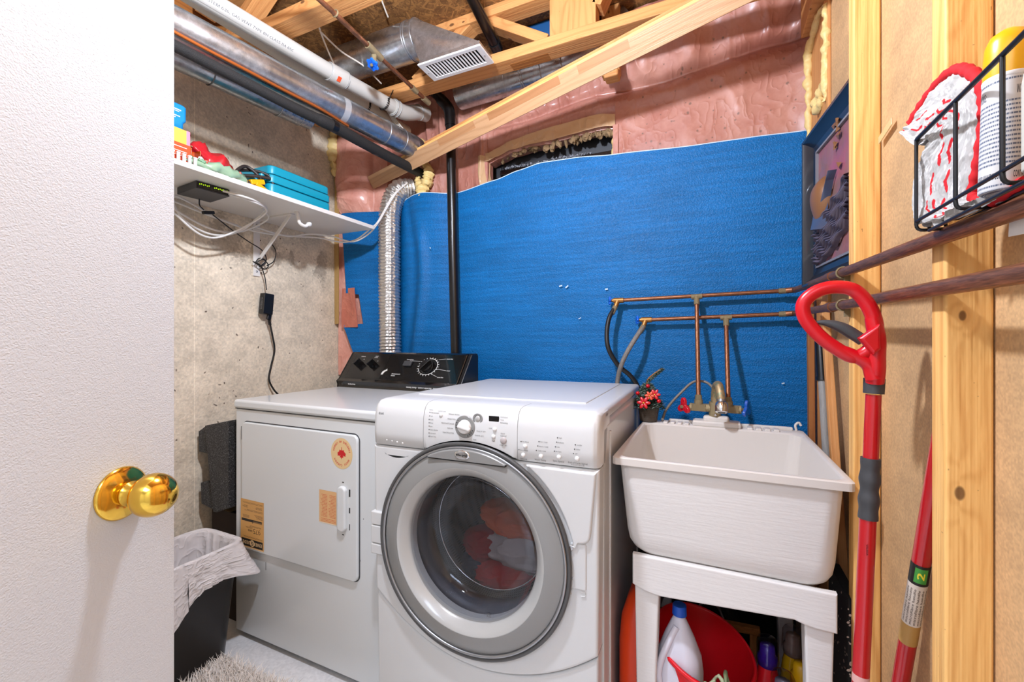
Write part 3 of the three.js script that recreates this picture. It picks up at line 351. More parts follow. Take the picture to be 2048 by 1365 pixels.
// ducts
function duct(t, pts, r, m, name = 'tube', n = 36) { partW(t, name, sweep(bend(pts, 0.08), r, n), m); }
function seam(t, a, d, r, m = MT.galv) { const g = new THREE.TorusGeometry(r, 0.0022, 8, 40); g.applyQuaternion(new THREE.Quaternion().setFromUnitVectors(V(0, 0, 1), V(...d).normalize())); partW(t, 'bead', g.translate(...a), m); }
const DA = thing('duct', 'round galvanized duct ending in a boot with the white ceiling register', 'duct', [-1.3, 2.42, -1.5]);
duct(DA, [[-1.95, 2.43, -1.5], [-1.12, 2.42, -1.5]], 0.075, MT.galv);
seam(DA, [-1.155, 2.42, -1.5], [1, 0, 0], 0.0755); seam(DA, [-1.12, 2.42, -1.5], [1, 0, 0], 0.0755); seam(DA, [-1.165, 2.42, -1.5], [1, 0, 0], 0.0755);
{
  const N = 48, pos = [], idx = [], x0 = -1.085, x1 = -0.808, z0 = -1.448, z1 = -1.552;
  for (let k = 0; k <= 10; k++) for (let i = 0; i <= N; i++) {
    const a = i / N * 2 * Math.PI, c = [-1.12, 2.42 + 0.075 * Math.cos(a), -1.5 + 0.075 * Math.sin(a)], s = Math.max(Math.abs(Math.cos(a)), Math.abs(Math.sin(a))), qx = Math.cos(a) / s, qz = Math.sin(a) / s, b = [lerp(x0, x1, (qx + 1) / 2), 2.288, lerp(z0, z1, (1 - qz) / 2)], t = k / 10;
    pos.push(lerp(c[0], b[0], t), lerp(c[1], b[1], t), lerp(c[2], b[2], t));
  }
  for (let k = 0; k < 10; k++) for (let i = 0; i < N; i++) { const a = k * (N + 1) + i, b = a + N + 1; idx.push(a, b, a + 1, a + 1, b, b + 1); }
  const g = new THREE.BufferGeometry(); g.setAttribute('position', new THREE.Float32BufferAttribute(pos, 3)); g.setIndex(idx); g.computeVertexNormals();
  partW(DA, 'boot', toCreasedNormals(uvm(g, 'x'), 0.5), MT.galv); partW(DA, 'boot_collar', merge([box(x0, x1, 2.274, 2.29, z0 - 0.0015, z0 + 0.0015), box(x0, x1, 2.274, 2.29, z1 - 0.0015, z1 + 0.0015), box(x0 - 0.0015, x0 + 0.0015, 2.274, 2.29, z1, z0), box(x1 - 0.0015, x1 + 0.0015, 2.274, 2.29, z1, z0)]), MT.galv);
}
const reg = thing('ceiling_register', 'white slotted metal register facing down from the duct boot', 'vent', [-0.945, 2.27, -1.5]);
{
  const s = rrect(-0.146, 0.146, -0.06, 0.06, 0.004), n = 17; for (let i = 0; i < n; i++) { const x = -0.115 + i * 0.23 / (n - 1); const h = new THREE.Path(); h.moveTo(x - 0.0044, -0.04); h.lineTo(x + 0.0044, -0.04); h.lineTo(x + 0.0044, 0.04); h.lineTo(x - 0.0044, 0.04); s.holes.push(h); }
  part(reg, 'face_plate', new THREE.ExtrudeGeometry(s, { depth: 0.003, bevelEnabled: true, bevelSize: 0.0025, bevelThickness: 0.002, bevelOffset: -0.0025, bevelSegments: 2 }).rotateX(Math.PI / 2), MT.whiteplastic);
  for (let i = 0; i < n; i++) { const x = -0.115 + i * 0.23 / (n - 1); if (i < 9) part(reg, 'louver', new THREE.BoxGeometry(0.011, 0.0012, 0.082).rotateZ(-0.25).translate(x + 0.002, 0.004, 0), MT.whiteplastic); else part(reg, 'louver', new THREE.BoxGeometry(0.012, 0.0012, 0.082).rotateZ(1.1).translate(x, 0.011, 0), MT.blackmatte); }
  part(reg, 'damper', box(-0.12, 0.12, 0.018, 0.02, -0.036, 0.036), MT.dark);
  for (const x of [-0.133, 0.133]) part(reg, 'screw', new THREE.SphereGeometry(0.003, 10, 6).scale(1, 0.5, 1).translate(x, -0.0055, 0), MT.steel);
}
const DB = thing('duct', 'galvanized duct running behind the truss with ribbed adjustable elbow', 'duct', [-0.9, 2.385, -1.86]);
duct(DB, [[-1.15, 2.372, -1.862], [-0.57, 2.385, -1.862], [-0.4, 2.47, -1.9], [-0.32, 2.52, -1.9]], 0.064, MT.galv);
for (const x of [-0.88, -0.80, -0.79, -0.70, -0.60]) seam(DB, [x, 2.379, -1.862], [1, 0.02, 0], 0.0645);
const DC = thing('duct', 'large round galvanized duct running along the left wall beside the white pipes', 'duct', [-1.55, 2.2, -1.2]);
{ const p = (t) => [lerp(-1.586, -1.38, t), 2.13, lerp(-0.35, -1.79, t)]; duct(DC, [p(0), p(0.5), p(1)], 0.055, MT.galv); const d = [0.206, 0, -1.44]; for (const t of [0.87, 0.94]) seam(DC, p(t), d, 0.0555); partW(DC, 'end_cap', rod(V(...p(0.995)), V(...p(1.02)), 0.0555, 0.052, 36), MT.galvDark); partW(DC, 'tape_band', sweep([p(0.7), p(0.72)], 0.0556, 36, { caps: false }), phys({ color: 0xd8d8d8, roughness: 0.15, transparent: true, opacity: 0.35 })); }
const DD = thing('duct', 'small round galvanized duct with a capped end against the concrete wall', 'duct', [-1.83, 2.2, -1.0]);
{ const p = (t) => [lerp(-1.885, -1.745, t), 2.205, lerp(-0.3, -1.475, t)]; duct(DD, [p(0), p(0.5), p(0.9)], 0.05, MT.galv); partW(DD, 'collar', rod(V(...p(0.87)), V(...p(0.955)), 0.0515, 0.0515, 36), MT.galv); partW(DD, 'end_cap', rod(V(...p(0.955)), V(...p(1)), 0.0495, 0.0485, 36), MT.galv); const d = [0.14, 0, -1.175]; for (const t of [0.64, 0.87, 0.955]) seam(DD, p(t), d, 0.0515, t < 0.7 ? MT.galvDark : MT.galv); partW(DD, 'screw', new THREE.SphereGeometry(0.004, 10, 8).translate(p(0.89)[0] + 0.03, 2.17, p(0.89)[2] + 0.012), MT.black); }
// pipes under the ceiling
const BI = thing('pipe', 'black foam-insulated pipe running below the ducts into the back wall', 'pipe', [-1.6, 2.12, -1.3]);
{
  const P = bend([[-1.51, 2.045, -0.4], [-1.49, 2.045, -0.77], [-1.478, 2.045, -0.98], [-1.462, 2.043, -1.2], [-1.444, 2.045, -1.32], [-1.442, 2.045, -1.57], [-1.41, 2.038, -1.895]], 0.12, 8);
  partW(BI, 'insulation_sleeve', sweep(P, (t) => lerp(0.0175, 0.0205, sm(0.2, 0.6, t)) + 0.003 * sm(0.61, 0.625, t), 24), MT.rubberfoam);
  for (const [a, b] of [[[-1.4445, 2.045, -1.325], [-1.4442, 2.045, -1.35]], [[-1.4418, 2.045, -1.575], [-1.4395, 2.0447, -1.6]]]) partW(BI, 'joint_tape', rod(V(...a), V(...b), 0.0246, 0.0246, 24), MT.black);
  partW(BI, 'foam_bead', bead([[-1.388, 2.085, -1.885], [-1.355, 2.045, -1.885], [-1.362, 1.99, -1.885], [-1.388, 1.94, -1.885], [-1.42, 1.985, -1.885], [-1.43, 2.02, -1.885]], 0.026, 50, 21), MT.sprayfoam, 'yellow foam sealing the pipe');
  partW(BI, 'foam_bead', bead([[-1.39, 1.97, -1.875], [-1.388, 1.93, -1.875], [-1.384, 1.895, -1.88]], 0.026, 20, 22), MT.sprayfoam);
}
const CL = thing('pipe', 'thin bare copper line lying along the black insulated pipe', 'pipe', [-1.6, 2.18, -1.1]);
partW(CL, 'tube', sweep(smooth([[-1.49, 2.08, -0.4], [-1.475, 2.077, -0.757], [-1.467, 2.076, -0.858], [-1.455, 2.076, -0.984], [-1.446, 2.076, -1.1], [-1.43, 2.076, -1.26], [-1.425, 2.07, -1.4]], 40), 0.0055, 10), std({ color: 0xc06a30, metalness: 0.7, roughness: 0.35 }));
const pvcPrint = ctex(2048, 128, (x, w, h) => { x.fillStyle = '#b9b6ae'; x.fillRect(0, 0, w, h); x.font = '40px sans-serif'; x.fillStyle = '#43474f'; x.fillText('SYSTEM 636, GAS VENT TYPE BH CLASS IIA 65C', 760, 78, 1180); x.fillStyle = '#24489c'; x.beginPath(); x.moveTo(640, 34); x.lineTo(664, 54); x.lineTo(700, 40); x.lineTo(684, 64); x.lineTo(704, 90); x.lineTo(668, 78); x.lineTo(644, 96); x.lineTo(652, 64); x.fill(); x.font = 'bold 44px sans-serif'; x.fillText('IPEX', 380, 78); x.fillStyle = '#8a8d96'; x.fillText('PVC', 240, 78); });
const PV = thing('vent_pipe', 'upper white plastic vent pipe with printed lettering, orange-marked coupling and elbow', 'pipe', [-1.42, 2.25, -1.3]);
{
  const a = [-1.53, 2.235, -0.3], b = [-1.432, 2.253, -1.3], c = [-1.373, 2.262, -1.71], ax = V(...c).sub(V(...b)).normalize();
  const g1 = sweep([a, [-1.485, 2.243, -0.78], b], 0.0305, 40, { unit: true, up: [0, -1, 0] });
  { const uv = g1.attributes.uv; for (let i = 0; i < uv.count; i++) { const L = uv.getX(i), v = uv.getY(i); uv.setXY(i, (L - 0.02) / 1.0, ((v + 0.5) % 1) * 3 - 1); } }
  partW(PV, 'tube', g1, MT.pvc);
  // the lettering is printed on a strip of the tube's own surface
  { const A = V(-1.5, 2.24, -0.55), B = V(...b), T = B.clone().sub(A).normalize(), bi = V().crossVectors(T, V(0, 1, 0)).normalize(), up = V().crossVectors(bi, T), L = A.distanceTo(B);
    const g = slab((u, v) => { const an = lerp(-0.55, 0.65, v), q = A.clone().addScaledVector(T, u * L).addScaledVector(bi, 0.0308 * Math.cos(an - 0.75)).addScaledVector(up, 0.0308 * Math.sin(an - 0.75)); return [q.x, q.y, q.z, u, v]; }, 60, 12); partW(PV, 'lettering', g, std({ map: pvcPrint, roughness: 0.32, side: THREE.DoubleSide })); }
  partW(PV, 'tube', rod(V(...b), V(...c), 0.0305, 0.0305, 40), MT.pvc);
  partW(PV, 'coupling', lathe([[0, 0], [0.0345, 0], [0.036, 0.004], [0.036, 0.075], [0.0345, 0.079], [0, 0.079]], 40).applyQuaternion(new THREE.Quaternion().setFromUnitVectors(V(0, 1, 0), ax)).translate(b[0], b[1], b[2]), MT.pvc);
  seam(PV, b, ax.toArray(), 0.034, MT.greyplastic); seam(PV, V(...b).addScaledVector(ax, 0.08).toArray(), ax.toArray(), 0.034, MT.greyplastic);
  { const o = V(...b).addScaledVector(ax, 0.03).add(V(0.0255, -0.0258, 0)); partW(PV, 'mark', new THREE.BoxGeometry(0.02, 0.001, 0.016).rotateZ(Math.PI / 4).rotateY(-0.15).translate(o.x, o.y, o.z), std({ color: 0xd84a1c, roughness: 0.5 }), 'orange rectangle on the coupling'); }
  partW(PV, 'elbow', sweep(bend([V(...b).addScaledVector(ax, 0.34).toArray(), c, [-1.352, 2.305, -1.80], [-1.345, 2.315, -1.85]], 0.05, 8), 0.0355, 32), MT.pvc);
  seam(PV, V(...b).addScaledVector(ax, 0.345).toArray(), ax.toArray(), 0.0375, MT.greyplastic); seam(PV, V(...b).addScaledVector(ax, 0.365).toArray(), ax.toArray(), 0.0375, MT.greyplastic); seam(PV, [-1.353, 2.303, -1.797], [0.2, 0.45, -0.9], 0.037, MT.greyplastic);
}
const PW = thing('vent_pipe', 'lower white plastic pipe tucked beside the large galvanized duct', 'pipe', [-1.55, 2.25, -1.3]);
partW(PW, 'tube', rod(V(-1.556, 2.262, -0.3), V(-1.486, 2.262, -1.87), 0.0295, 0.0305, 40), std({ color: 0xd8cfbe, roughness: 0.4 }));
function strap(label, c, r, d, up) {                              // perforated hanger strap: links round the pipe and up to the chord
  const t = thing('pipe_strap', label, 'strap', c), D = V(...d).normalize(), bi = V().crossVectors(D, V(0, 1, 0)).normalize(), u2 = V().crossVectors(bi, D), q = new THREE.Quaternion().setFromUnitVectors(V(0, 0, 1), D);
  const n = 13; for (let i = 0; i < n; i++) { const a = lerp(-Math.PI * 1.02, 0.1, i / (n - 1)), p = bi.clone().multiplyScalar(r * Math.cos(a)).addScaledVector(u2, r * Math.sin(a)); part(t, 'link', new THREE.TorusGeometry(0.0042, 0.0017, 6, 12).rotateY(Math.PI / 2).rotateZ(a).applyQuaternion(q).translate(p.x, p.y, p.z), MT.blackmatte); }
  const s = bi.clone().multiplyScalar(r); part(t, 'hanger', rod(s, V(s.x + up[0], up[1], s.z + up[2]), 0.0022, 0.0022, 8), MT.blackmatte);
}
strap('dark hanger strap round the upper white pipe near its elbow', [-1.39, 2.259, -1.585], 0.033, [0.059, 0.009, -0.41], [0, 0.06, -0.03]);
strap('dark hanger strap round the lower white pipe', [-1.499, 2.262, -1.58], 0.032, [0.07, 0, -1.57], [0, 0.06, -0.03]);
const GP = thing('pipe', 'brown copper pipe with a blue valve wheel under the ceiling', 'pipe', [-1.19, 2.27, -1.3]);
{
  partW(GP, 'tube', sweep(bend([[-1.165, 2.275, -0.3], [-1.178, 2.27, -1.1], [-1.192, 2.27, -1.29]], 0.05), 0.0085, 16), MT.copper); partW(GP, 'tube', rod(V(-1.197, 2.27, -1.34), V(-1.218, 2.272, -1.69), 0.0085, 0.0085, 16), MT.copper);
  partW(GP, 'valve_body', merge([rod(V(-1.19, 2.27, -1.265), V(-1.198, 2.27, -1.35), 0.0135, 0.0135, 14), rod(V(-1.194, 2.27, -1.305), V(-1.206, 2.238, -1.318), 0.011, 0.009, 14)]), MT.oldbrass);
  partW(GP, 'fitting', rod(V(-1.211, 2.271, -1.56), V(-1.214, 2.271, -1.6), 0.0115, 0.0115, 14), MT.oldbrass); partW(GP, 'fitting', rod(V(-1.217, 2.271, -1.65), V(-1.219, 2.271, -1.7), 0.012, 0.012, 14), MT.oldbrass);
  partW(GP, 'pipe_clip', new THREE.TorusGeometry(0.011, 0.003, 6, 16).translate(-1.178, 2.272, -1.1), MT.oldbrass);
  const w = wheel(6, 0.026); w.applyQuaternion(new THREE.Quaternion().setFromUnitVectors(V(0, 0, 1), V(-0.1, -0.75, 0.5).normalize())); partW(GP, 'valve_wheel', w.translate(-1.209, 2.228, -1.314), MT.bluewheel); partW(GP, 'wheel_screw', new THREE.SphereGeometry(0.006, 12, 8).translate(-1.21, 2.2235, -1.309), MT.oldbrass);
}
function wheel(n, r) { const s = new THREE.Shape(), N = n * 12; for (let i = 0; i <= N; i++) { const a = i / N * 2 * Math.PI, q = r * (0.86 + 0.14 * Math.cos(a * n)); i ? s.lineTo(q * Math.cos(a), q * Math.sin(a)) : s.moveTo(q, 0); } for (let i = 0; i < n; i++) { const a = (i + 0.5) / n * 2 * Math.PI, h = new THREE.Path(); h.absarc(0.55 * r * Math.cos(a), 0.55 * r * Math.sin(a), r * 0.14, 0, 2 * Math.PI); s.holes.push(h); } return extrude(s, 0.008, 0.002, 2, 10).translate(0, 0, -0.004); }
const A1 = thing('pipe', 'black plastic drain pipe slanting past the corner of the register', 'pipe', [-0.83, 2.42, -1.5]);
partW(A1, 'tube', rod(V(-0.785, 2.424, -1.2), V(-0.848, 2.42, -1.66), 0.0225, 0.0225, 28), MT.abs); partW(A1, 'collar', rod(V(-0.846, 2.42, -1.645), V(-0.853, 2.42, -1.69), 0.026, 0.026, 28), MT.abs);
const A2 = thing('pipe', 'vertical black plastic drain pipe in front of the blue foam', 'pipe', [-1.13, 0, -1.83]);
partW(A2, 'tube', sweep(bend([[-1.32, 2.44, -1.79], [-1.25, 2.375, -1.81], [-1.187, 2.3, -1.83], [-1.183, 2.2, -1.83], [-1.171, 1.7, -1.83], [-1.154, 1.1, -1.83], [-1.12, 0.0, -1.83]], 0.04, 6), 0.0235, 28), MT.abs);
partW(A2, 'elbow', sweep(bend([[-1.232, 2.352, -1.816], [-1.187, 2.3, -1.83], [-1.1835, 2.215, -1.83]], 0.04, 6), 0.0275, 28), MT.abs); partW(A2, 'elbow', sweep(bend([[-1.318, 2.438, -1.79], [-1.275, 2.398, -1.803]], 0.04, 6), 0.0275, 28), MT.abs);
// white electrical cables
const cableW = (name, label, paths, r = 0.0035, m = MT.cable, cat = 'cable') => { const t = thing(name, label, cat, paths[0][0]); for (const p of paths) partW(t, 'cable', sweep(smooth(p, 50), r, 8), m); return t; };
cableW('cable', 'two white electrical cables dropping from the truss to behind the white pipe', [[[-1.34, 2.44, -1.13], [-1.405, 2.38, -1.23], [-1.45, 2.33, -1.33], [-1.47, 2.27, -1.42]], [[-1.41, 2.37, -1.24], [-1.42, 2.365, -1.36], [-1.4, 2.36, -1.46], [-1.42, 2.36, -1.6]]]);
cableW('cable', 'white electrical cable stapled to the chipboard above the round duct', [[[-1.15, 2.54, -1.1], [-1.2, 2.535, -1.32], [-1.25, 2.52, -1.45]]]);
cableW('cable', 'bundle of thin cables sealed with foam beside the white pipe end', [0, 1, 2, 3].map((i) => [[-1.45 + i * 0.006, 2.285, -1.66], [-1.44 + i * 0.008, 2.22, -1.74], [-1.425 + i * 0.012, 2.17, -1.84], [-1.4 + i * 0.01, 2.1, -1.9]]), 0.003);
const FB = thing('spray_foam', 'yellow foam lump round the thin cables above the slanted boards', 'spray foam', [-1.42, 2.17, -1.88]);
partW(FB, 'lump', bead([[-1.44, 2.2, -1.86], [-1.42, 2.165, -1.85], [-1.39, 2.18, -1.86], [-1.385, 2.145, -1.85], [-1.43, 2.13, -1.86], [-1.47, 2.16, -1.86]], 0.027, 40, 31), MT.sprayfoam);
// thin boards lying on the slant under the truss
{
  const A = V(-1.723, 2.024, -1.86), B = V(0.031, 2.199, -1.5), L = A.distanceTo(B), d = B.clone().sub(A).normalize();
  const N = V(0, -0.5, 0.86).addScaledVector(d, 0.5 * d.y - 0.86 * d.z).normalize(), W = V().crossVectors(d, N), M = (dn, dw) => new THREE.Matrix4().makeBasis(d, N, W).setPosition(V(0, 0, 0).addScaledVector(N, dn).addScaledVector(W, dw));
  const stripTex = woodTex(9, [190, 148, 108], [160, 118, 80], 0);
  const board = (name, label, dy, dz, w, th, x0, x1, m) => { w += 0.012; const t = thing(name, label, 'board', A.toArray(), { group: 'thin boards stacked on the slant' }); part(t, 'board', wbox(x0, x1, -th / 2, th / 2, -w / 2, w / 2, 'x', 0.0015).applyMatrix4(M(dy, dz)), m); return t; };
  const low = board('trim_board', 'front one of the slanted thin boards, pale with blocks of grain', 0, 0, 0.058, 0.012, 0, L * 1.13, std({ map: stripTex, bumpMap: TX.woodBump, bumpScale: 0.0006, roughness: 0.45 }));
  for (const [a, b, k] of [[0.55, 0.78, 0xb89066], [0.86, 1.22, 0xa88058], [1.3, 1.5, 0xc49c70]]) part(low, 'grain_block', wbox(a, b, 0.0055, 0.0063, -0.034, -0.004, 'x').applyMatrix4(M(0, 0)), std({ map: stripTex, color: k === 0xa88058 ? 0xe0ccb8 : 0xeedfd0, roughness: 0.45 }));
  board('trim_board', 'middle of the slanted thin boards, thin orange pine edge', -0.0115, -0.01, 0.058, 0.009, 0.25, L * 1.13, MT.pine);
  board('trim_board', 'rearmost of the slanted thin boards, orange pine edge standing highest', -0.0225, -0.02, 0.058, 0.009, 0.45, L * 1.12, MT.joist);
}
// foil vent hose of the dryer
const VH = thing('vent_hose', 'crinkled silver foil vent hose rising behind the dryer console', 'hose', [-1.575, 0.85, -1.845]);
{
  const P = smooth([[-1.57, 0.75, -1.84], [-1.572, 1.05, -1.842], [-1.577, 1.35, -1.842], [-1.578, 1.62, -1.842], [-1.568, 1.86, -1.842], [-1.53, 1.95, -1.86], [-1.48, 1.975, -1.92]], 420), g = sweep(P, (t, i) => 0.0535 + 0.003 * Math.sin(i / 420 * 1.42 / 0.019 * 2 * Math.PI), 56), p = g.attributes.position, n = g.attributes.normal;
  for (let i = 0; i < p.count; i++) { const x = p.getX(i), y = p.getY(i), z = p.getZ(i), q = 0.007 * (fbm(Math.atan2(z + 1.845, x + 1.57) * 2 + 9, y * 24 + 3, 3, 2, 2, 301) - 0.5) + 0.0025 * (hash(Math.round(y * 300), Math.round(x * 300), 3) - 0.5); p.setXYZ(i, x + n.getX(i) * q, y + n.getY(i) * q, z + n.getZ(i) * q); }
  g.computeVertexNormals(); partW(VH, 'hose', g, MT.foil);
}
// ---------------------------------------------------------------- dryer
{
  const t = thing('dryer', 'older white clothes dryer with black console, round maple leaf sticker and energy label', 'dryer', [-1.3225, 0, -1.08]);
  const w = 0.3625, D = 0.665;                                   // local: x across, z = 0 at the front
  part(t, 'cabinet', box(-w, w, 0.02, 0.882, -D, 0, 0.008), MT.enamel);
  part(t, 'base_gap', box(-w + 0.02, w - 0.02, 0, 0.022, -D + 0.03, -0.04), MT.black);
  part(t, 'top_lid', rbox(2 * w + 0.004, 0.034, D + 0.008, 0.011, 4).translate(0, 0.9, -D / 2 + 0.004), MT.enamel);
  part(t, 'seam', box(-w, w, 0.8805, 0.8835, -0.003, 0.0006), MT.darkgrey);
  const dx0 = -0.312, dx1 = 0.272, dy0 = 0.352, dy1 = 0.834;
  const fr = rrect(dx0 - 0.004, dx1 + 0.004, dy0 - 0.004, dy1 + 0.004, 0.026); fr.holes.push(rrect(dx0 - 0.0002, dx1 + 0.0002, dy0 - 0.0002, dy1 + 0.0002, 0.022));
  part(t, 'door_gasket', extrude(fr, 0.002, 0).translate(0, 0, -0.0012), MT.darkgrey);
  const dr = part(t, 'door', extrude(rrect(dx0, dx1, dy0, dy1, 0.022), 0.014, 0.005, 4).translate(0, 0, -0.004), MT.enamel);
  const hs = rrect(0.193, 0.229, 0.512, 0.662, 0.016), hg = extrude(hs, 0.016, 0.006, 5).translate(0, 0, 0.006);
  part(dr, 'handle', hg, MT.enamel, 'raised white grip');
  for (const [x, y, a, b] of [[0.24, 0.642, 0.006, 0.024], [0.24, 0.585, 0.005, 0.018], [0.24, 0.53, 0.003, 0.02], [0.211, 0.674, 0.008, 0.0035], [0.211, 0.5, 0.008, 0.0035]]) part(dr, 'chip', box(x - a / 2, x + a / 2, y - b / 2, y + b / 2, 0.0098, 0.0104), MT.black);
  for (const y of [0.79, 0.44]) part(t, 'hinge', merge([new THREE.CylinderGeometry(0.0035, 0.0035, 0.05, 10).translate(dx0 - 0.006, y, 0.003), box(dx0 - 0.012, dx0, y - 0.012, y + 0.012, 0, 0.0025)]), MT.steel);
  // paint scratches of the cabinet's right edge
  for (const [x, y, h] of [[0.352, 0.62, 0.006], [0.356, 0.49, 0.05], [0.353, 0.47, 0.03], [0.355, 0.33, 0.05], [0.35, 0.6, 0.006], [0.29, 0.56, 0.004], [0.276, 0.42, 0.006], [-0.185, 0.29, 0.03]]) part(t, 'scratch', box(x - 0.0011, x + 0.0011, y, y + h, -0.001, 0.0004), std({ color: 0x55504a, roughness: 0.7 }));
  // stickers
  const maple = (x, cx, cy, s) => { const p = [[0, -1], [0.16, -0.66], [0.4, -0.78], [0.3, -0.3], [0.56, -0.56], [0.66, -0.42], [0.96, -0.48], [0.86, -0.2], [1, -0.06], [0.52, 0.3], [0.58, 0.5], [0.08, 0.44], [0.06, 0.95], [-0.06, 0.95], [-0.08, 0.44], [-0.58, 0.5], [-0.52, 0.3], [-1, -0.06], [-0.86, -0.2], [-0.96, -0.48], [-0.66, -0.42], [-0.56, -0.56], [-0.3, -0.3], [-0.4, -0.78], [-0.16, -0.66]]; x.beginPath(); p.forEach((q, i) => (i ? x.lineTo(cx + q[0] * s, cy + q[1] * s) : x.moveTo(cx + q[0] * s, cy + q[1] * s))); x.closePath(); x.fill(); };
  const round = ctex(512, 512, (x) => { x.translate(256, 256); x.rotate(Math.PI); x.fillStyle = '#e2c38f'; x.fillRect(-256, -256, 512, 512); x.fillStyle = '#c8141c'; maple(x, 0, 6, 104); x.font = 'bold 50px sans-serif'; x.textAlign = 'center'; const arc = (s, r, a0, a1, flip) => { [...s].forEach((c, i) => { const a = lerp(a0, a1, i / (s.length - 1)); x.save(); x.rotate(a); x.translate(0, flip ? r : -r); x.fillText(c, 0, flip ? 16 : 16); x.restore(); }); }; x.fillStyle = '#c9372c'; arc('MADE CANADA', 192, -1.0, 1.0, false); arc('FABRIQUE AU CANADA', 196, 1.35, -1.35, true); });
  const st = new THREE.CircleGeometry(0.0515, 40).scale(0.93, 1, 1).translate(0.205, 0.769, 0.0106); part(dr, 'sticker', st, std({ map: round, roughness: 0.5 }), 'round tan sticker with red maple leaf, upside down');
  const lines = (x, x0, x1, y, n, st, lh, rag = 0.4) => { x.fillStyle = st; for (let i = 0; i < n; i++) { let q = x0; const e = x1 - (x1 - x0) * rag * rnd(); while (q < e) { const l = rr(6, 22); x.fillRect(q, y + i * lh, Math.min(l, e - q), lh * 0.42); q += l + 5; } } };
  const energy = ctex(512, 768, (x, w2, h2) => { x.translate(512, 768); x.rotate(Math.PI); x.fillStyle = '#d6a25c'; x.fillRect(0, 0, 512, 768); x.fillStyle = '#f0cfa0'; x.fillRect(0, 0, 512, 14); x.fillStyle = '#1d1812'; x.fillRect(24, 24, 464, 120); x.fillStyle = '#e8c894'; x.font = 'bold 76px sans-serif'; x.fillText('ENER', 40, 110); x.fillText('UIDE', 290, 110); x.beginPath(); x.arc(254, 84, 52, 0, 7); x.fill(); x.fillStyle = '#1d1812'; x.font = 'bold 86px sans-serif'; x.fillText('G', 222, 114); lines(x, 30, 480, 166, 2, '#5a4020', 12, 0.1); x.fillStyle = '#231a10'; x.font = '100px sans-serif'; x.fillText('975', 70, 322); x.font = 'bold 46px sans-serif'; x.fillText('kWh', 250, 300); lines(x, 250, 440, 318, 2, '#4a3620', 13); lines(x, 60, 420, 346, 2, '#4a3620', 13); x.fillStyle = '#231a10'; x.fillRect(40, 420, 450, 40); x.fillStyle = '#7c6038'; x.fillRect(40, 420, 190, 22); x.fillStyle = '#231a10'; x.fillRect(240, 400, 10, 20); lines(x, 30, 220, 490, 4, '#4a3620', 16); lines(x, 320, 480, 480, 3, '#4a3620', 16); lines(x, 30, 480, 590, 2, '#4a3620', 16, 0.3); lines(x, 40, 200, 640, 3, '#4a3620', 14); lines(x, 360, 480, 640, 3, '#4a3620', 14); lines(x, 30, 480, 706, 2, '#6a4c28', 14, 0.1); });
  part(dr, 'sticker', new THREE.PlaneGeometry(0.132, 0.182).translate(-0.248, 0.452, 0.0106), std({ map: energy, roughness: 0.55 }), 'tan energy rating sticker, upside down');
  const warn = ctex(256, 320, (x) => { x.translate(256, 320); x.rotate(Math.PI); x.fillStyle = '#e2b47e'; x.fillRect(0, 0, 256, 320); x.fillStyle = '#e9d8c2'; x.fillRect(0, 0, 256, 8); lines(x, 14, 242, 16, 3, '#d0623a', 13, 0.1); lines(x, 14, 120, 64, 16, '#cc5a34', 14, 0.3); lines(x, 136, 242, 64, 16, '#cc5a34', 14, 0.3); });
  part(dr, 'sticker', new THREE.PlaneGeometry(0.08, 0.112).translate(0.142, 0.58, 0.0106), std({ map: warn, roughness: 0.55 }), 'small tan warning label with red print');
  // console
  const prof = shape([[-0.505, 0.916], [-0.507, 0.93], [-0.5, 0.948], [-0.515, 0.958], [-0.605, 1.08], [-0.615, 1.086], [-0.652, 1.086], [-0.662, 1.075], [-0.662, 0.916]]);
  const cg = extrude(prof, 0.69, 0.004, 2).rotateY(-Math.PI / 2).translate(0.325, 0, 0); // profile x -> z
  const cons = part(t, 'console', cg, MT.blackgloss);
  { const p = cg.attributes.position; let ok = 0; for (let i = 0; i < p.count; i++) ok += p.getZ(i) < 0 ? 1 : -1; if (ok < 0) cg.scale(1, 1, -1); }
  part(cons, 'end_cap', extrude(prof, 0.02, 0.004, 2).rotateY(-Math.PI / 2).translate(0.348, 0, 0), MT.black); part(cons, 'end_cap', extrude(prof, 0.016, 0.004, 2).rotateY(-Math.PI / 2).translate(-0.352, 0, 0), MT.black);
  const face = (g, x, s, lift = 0.001) => { const dy = 0.122, dz = -0.09, L = Math.hypot(dy, dz), T = V(0, dy / L, dz / L), N = V(0, -dz / L, dy / L); return g.applyMatrix4(new THREE.Matrix4().makeBasis(V(1, 0, 0), T, N).setPosition(V(x, 0.958 + dy * s, -0.515 + dz * s).addScaledVector(N, lift))); };
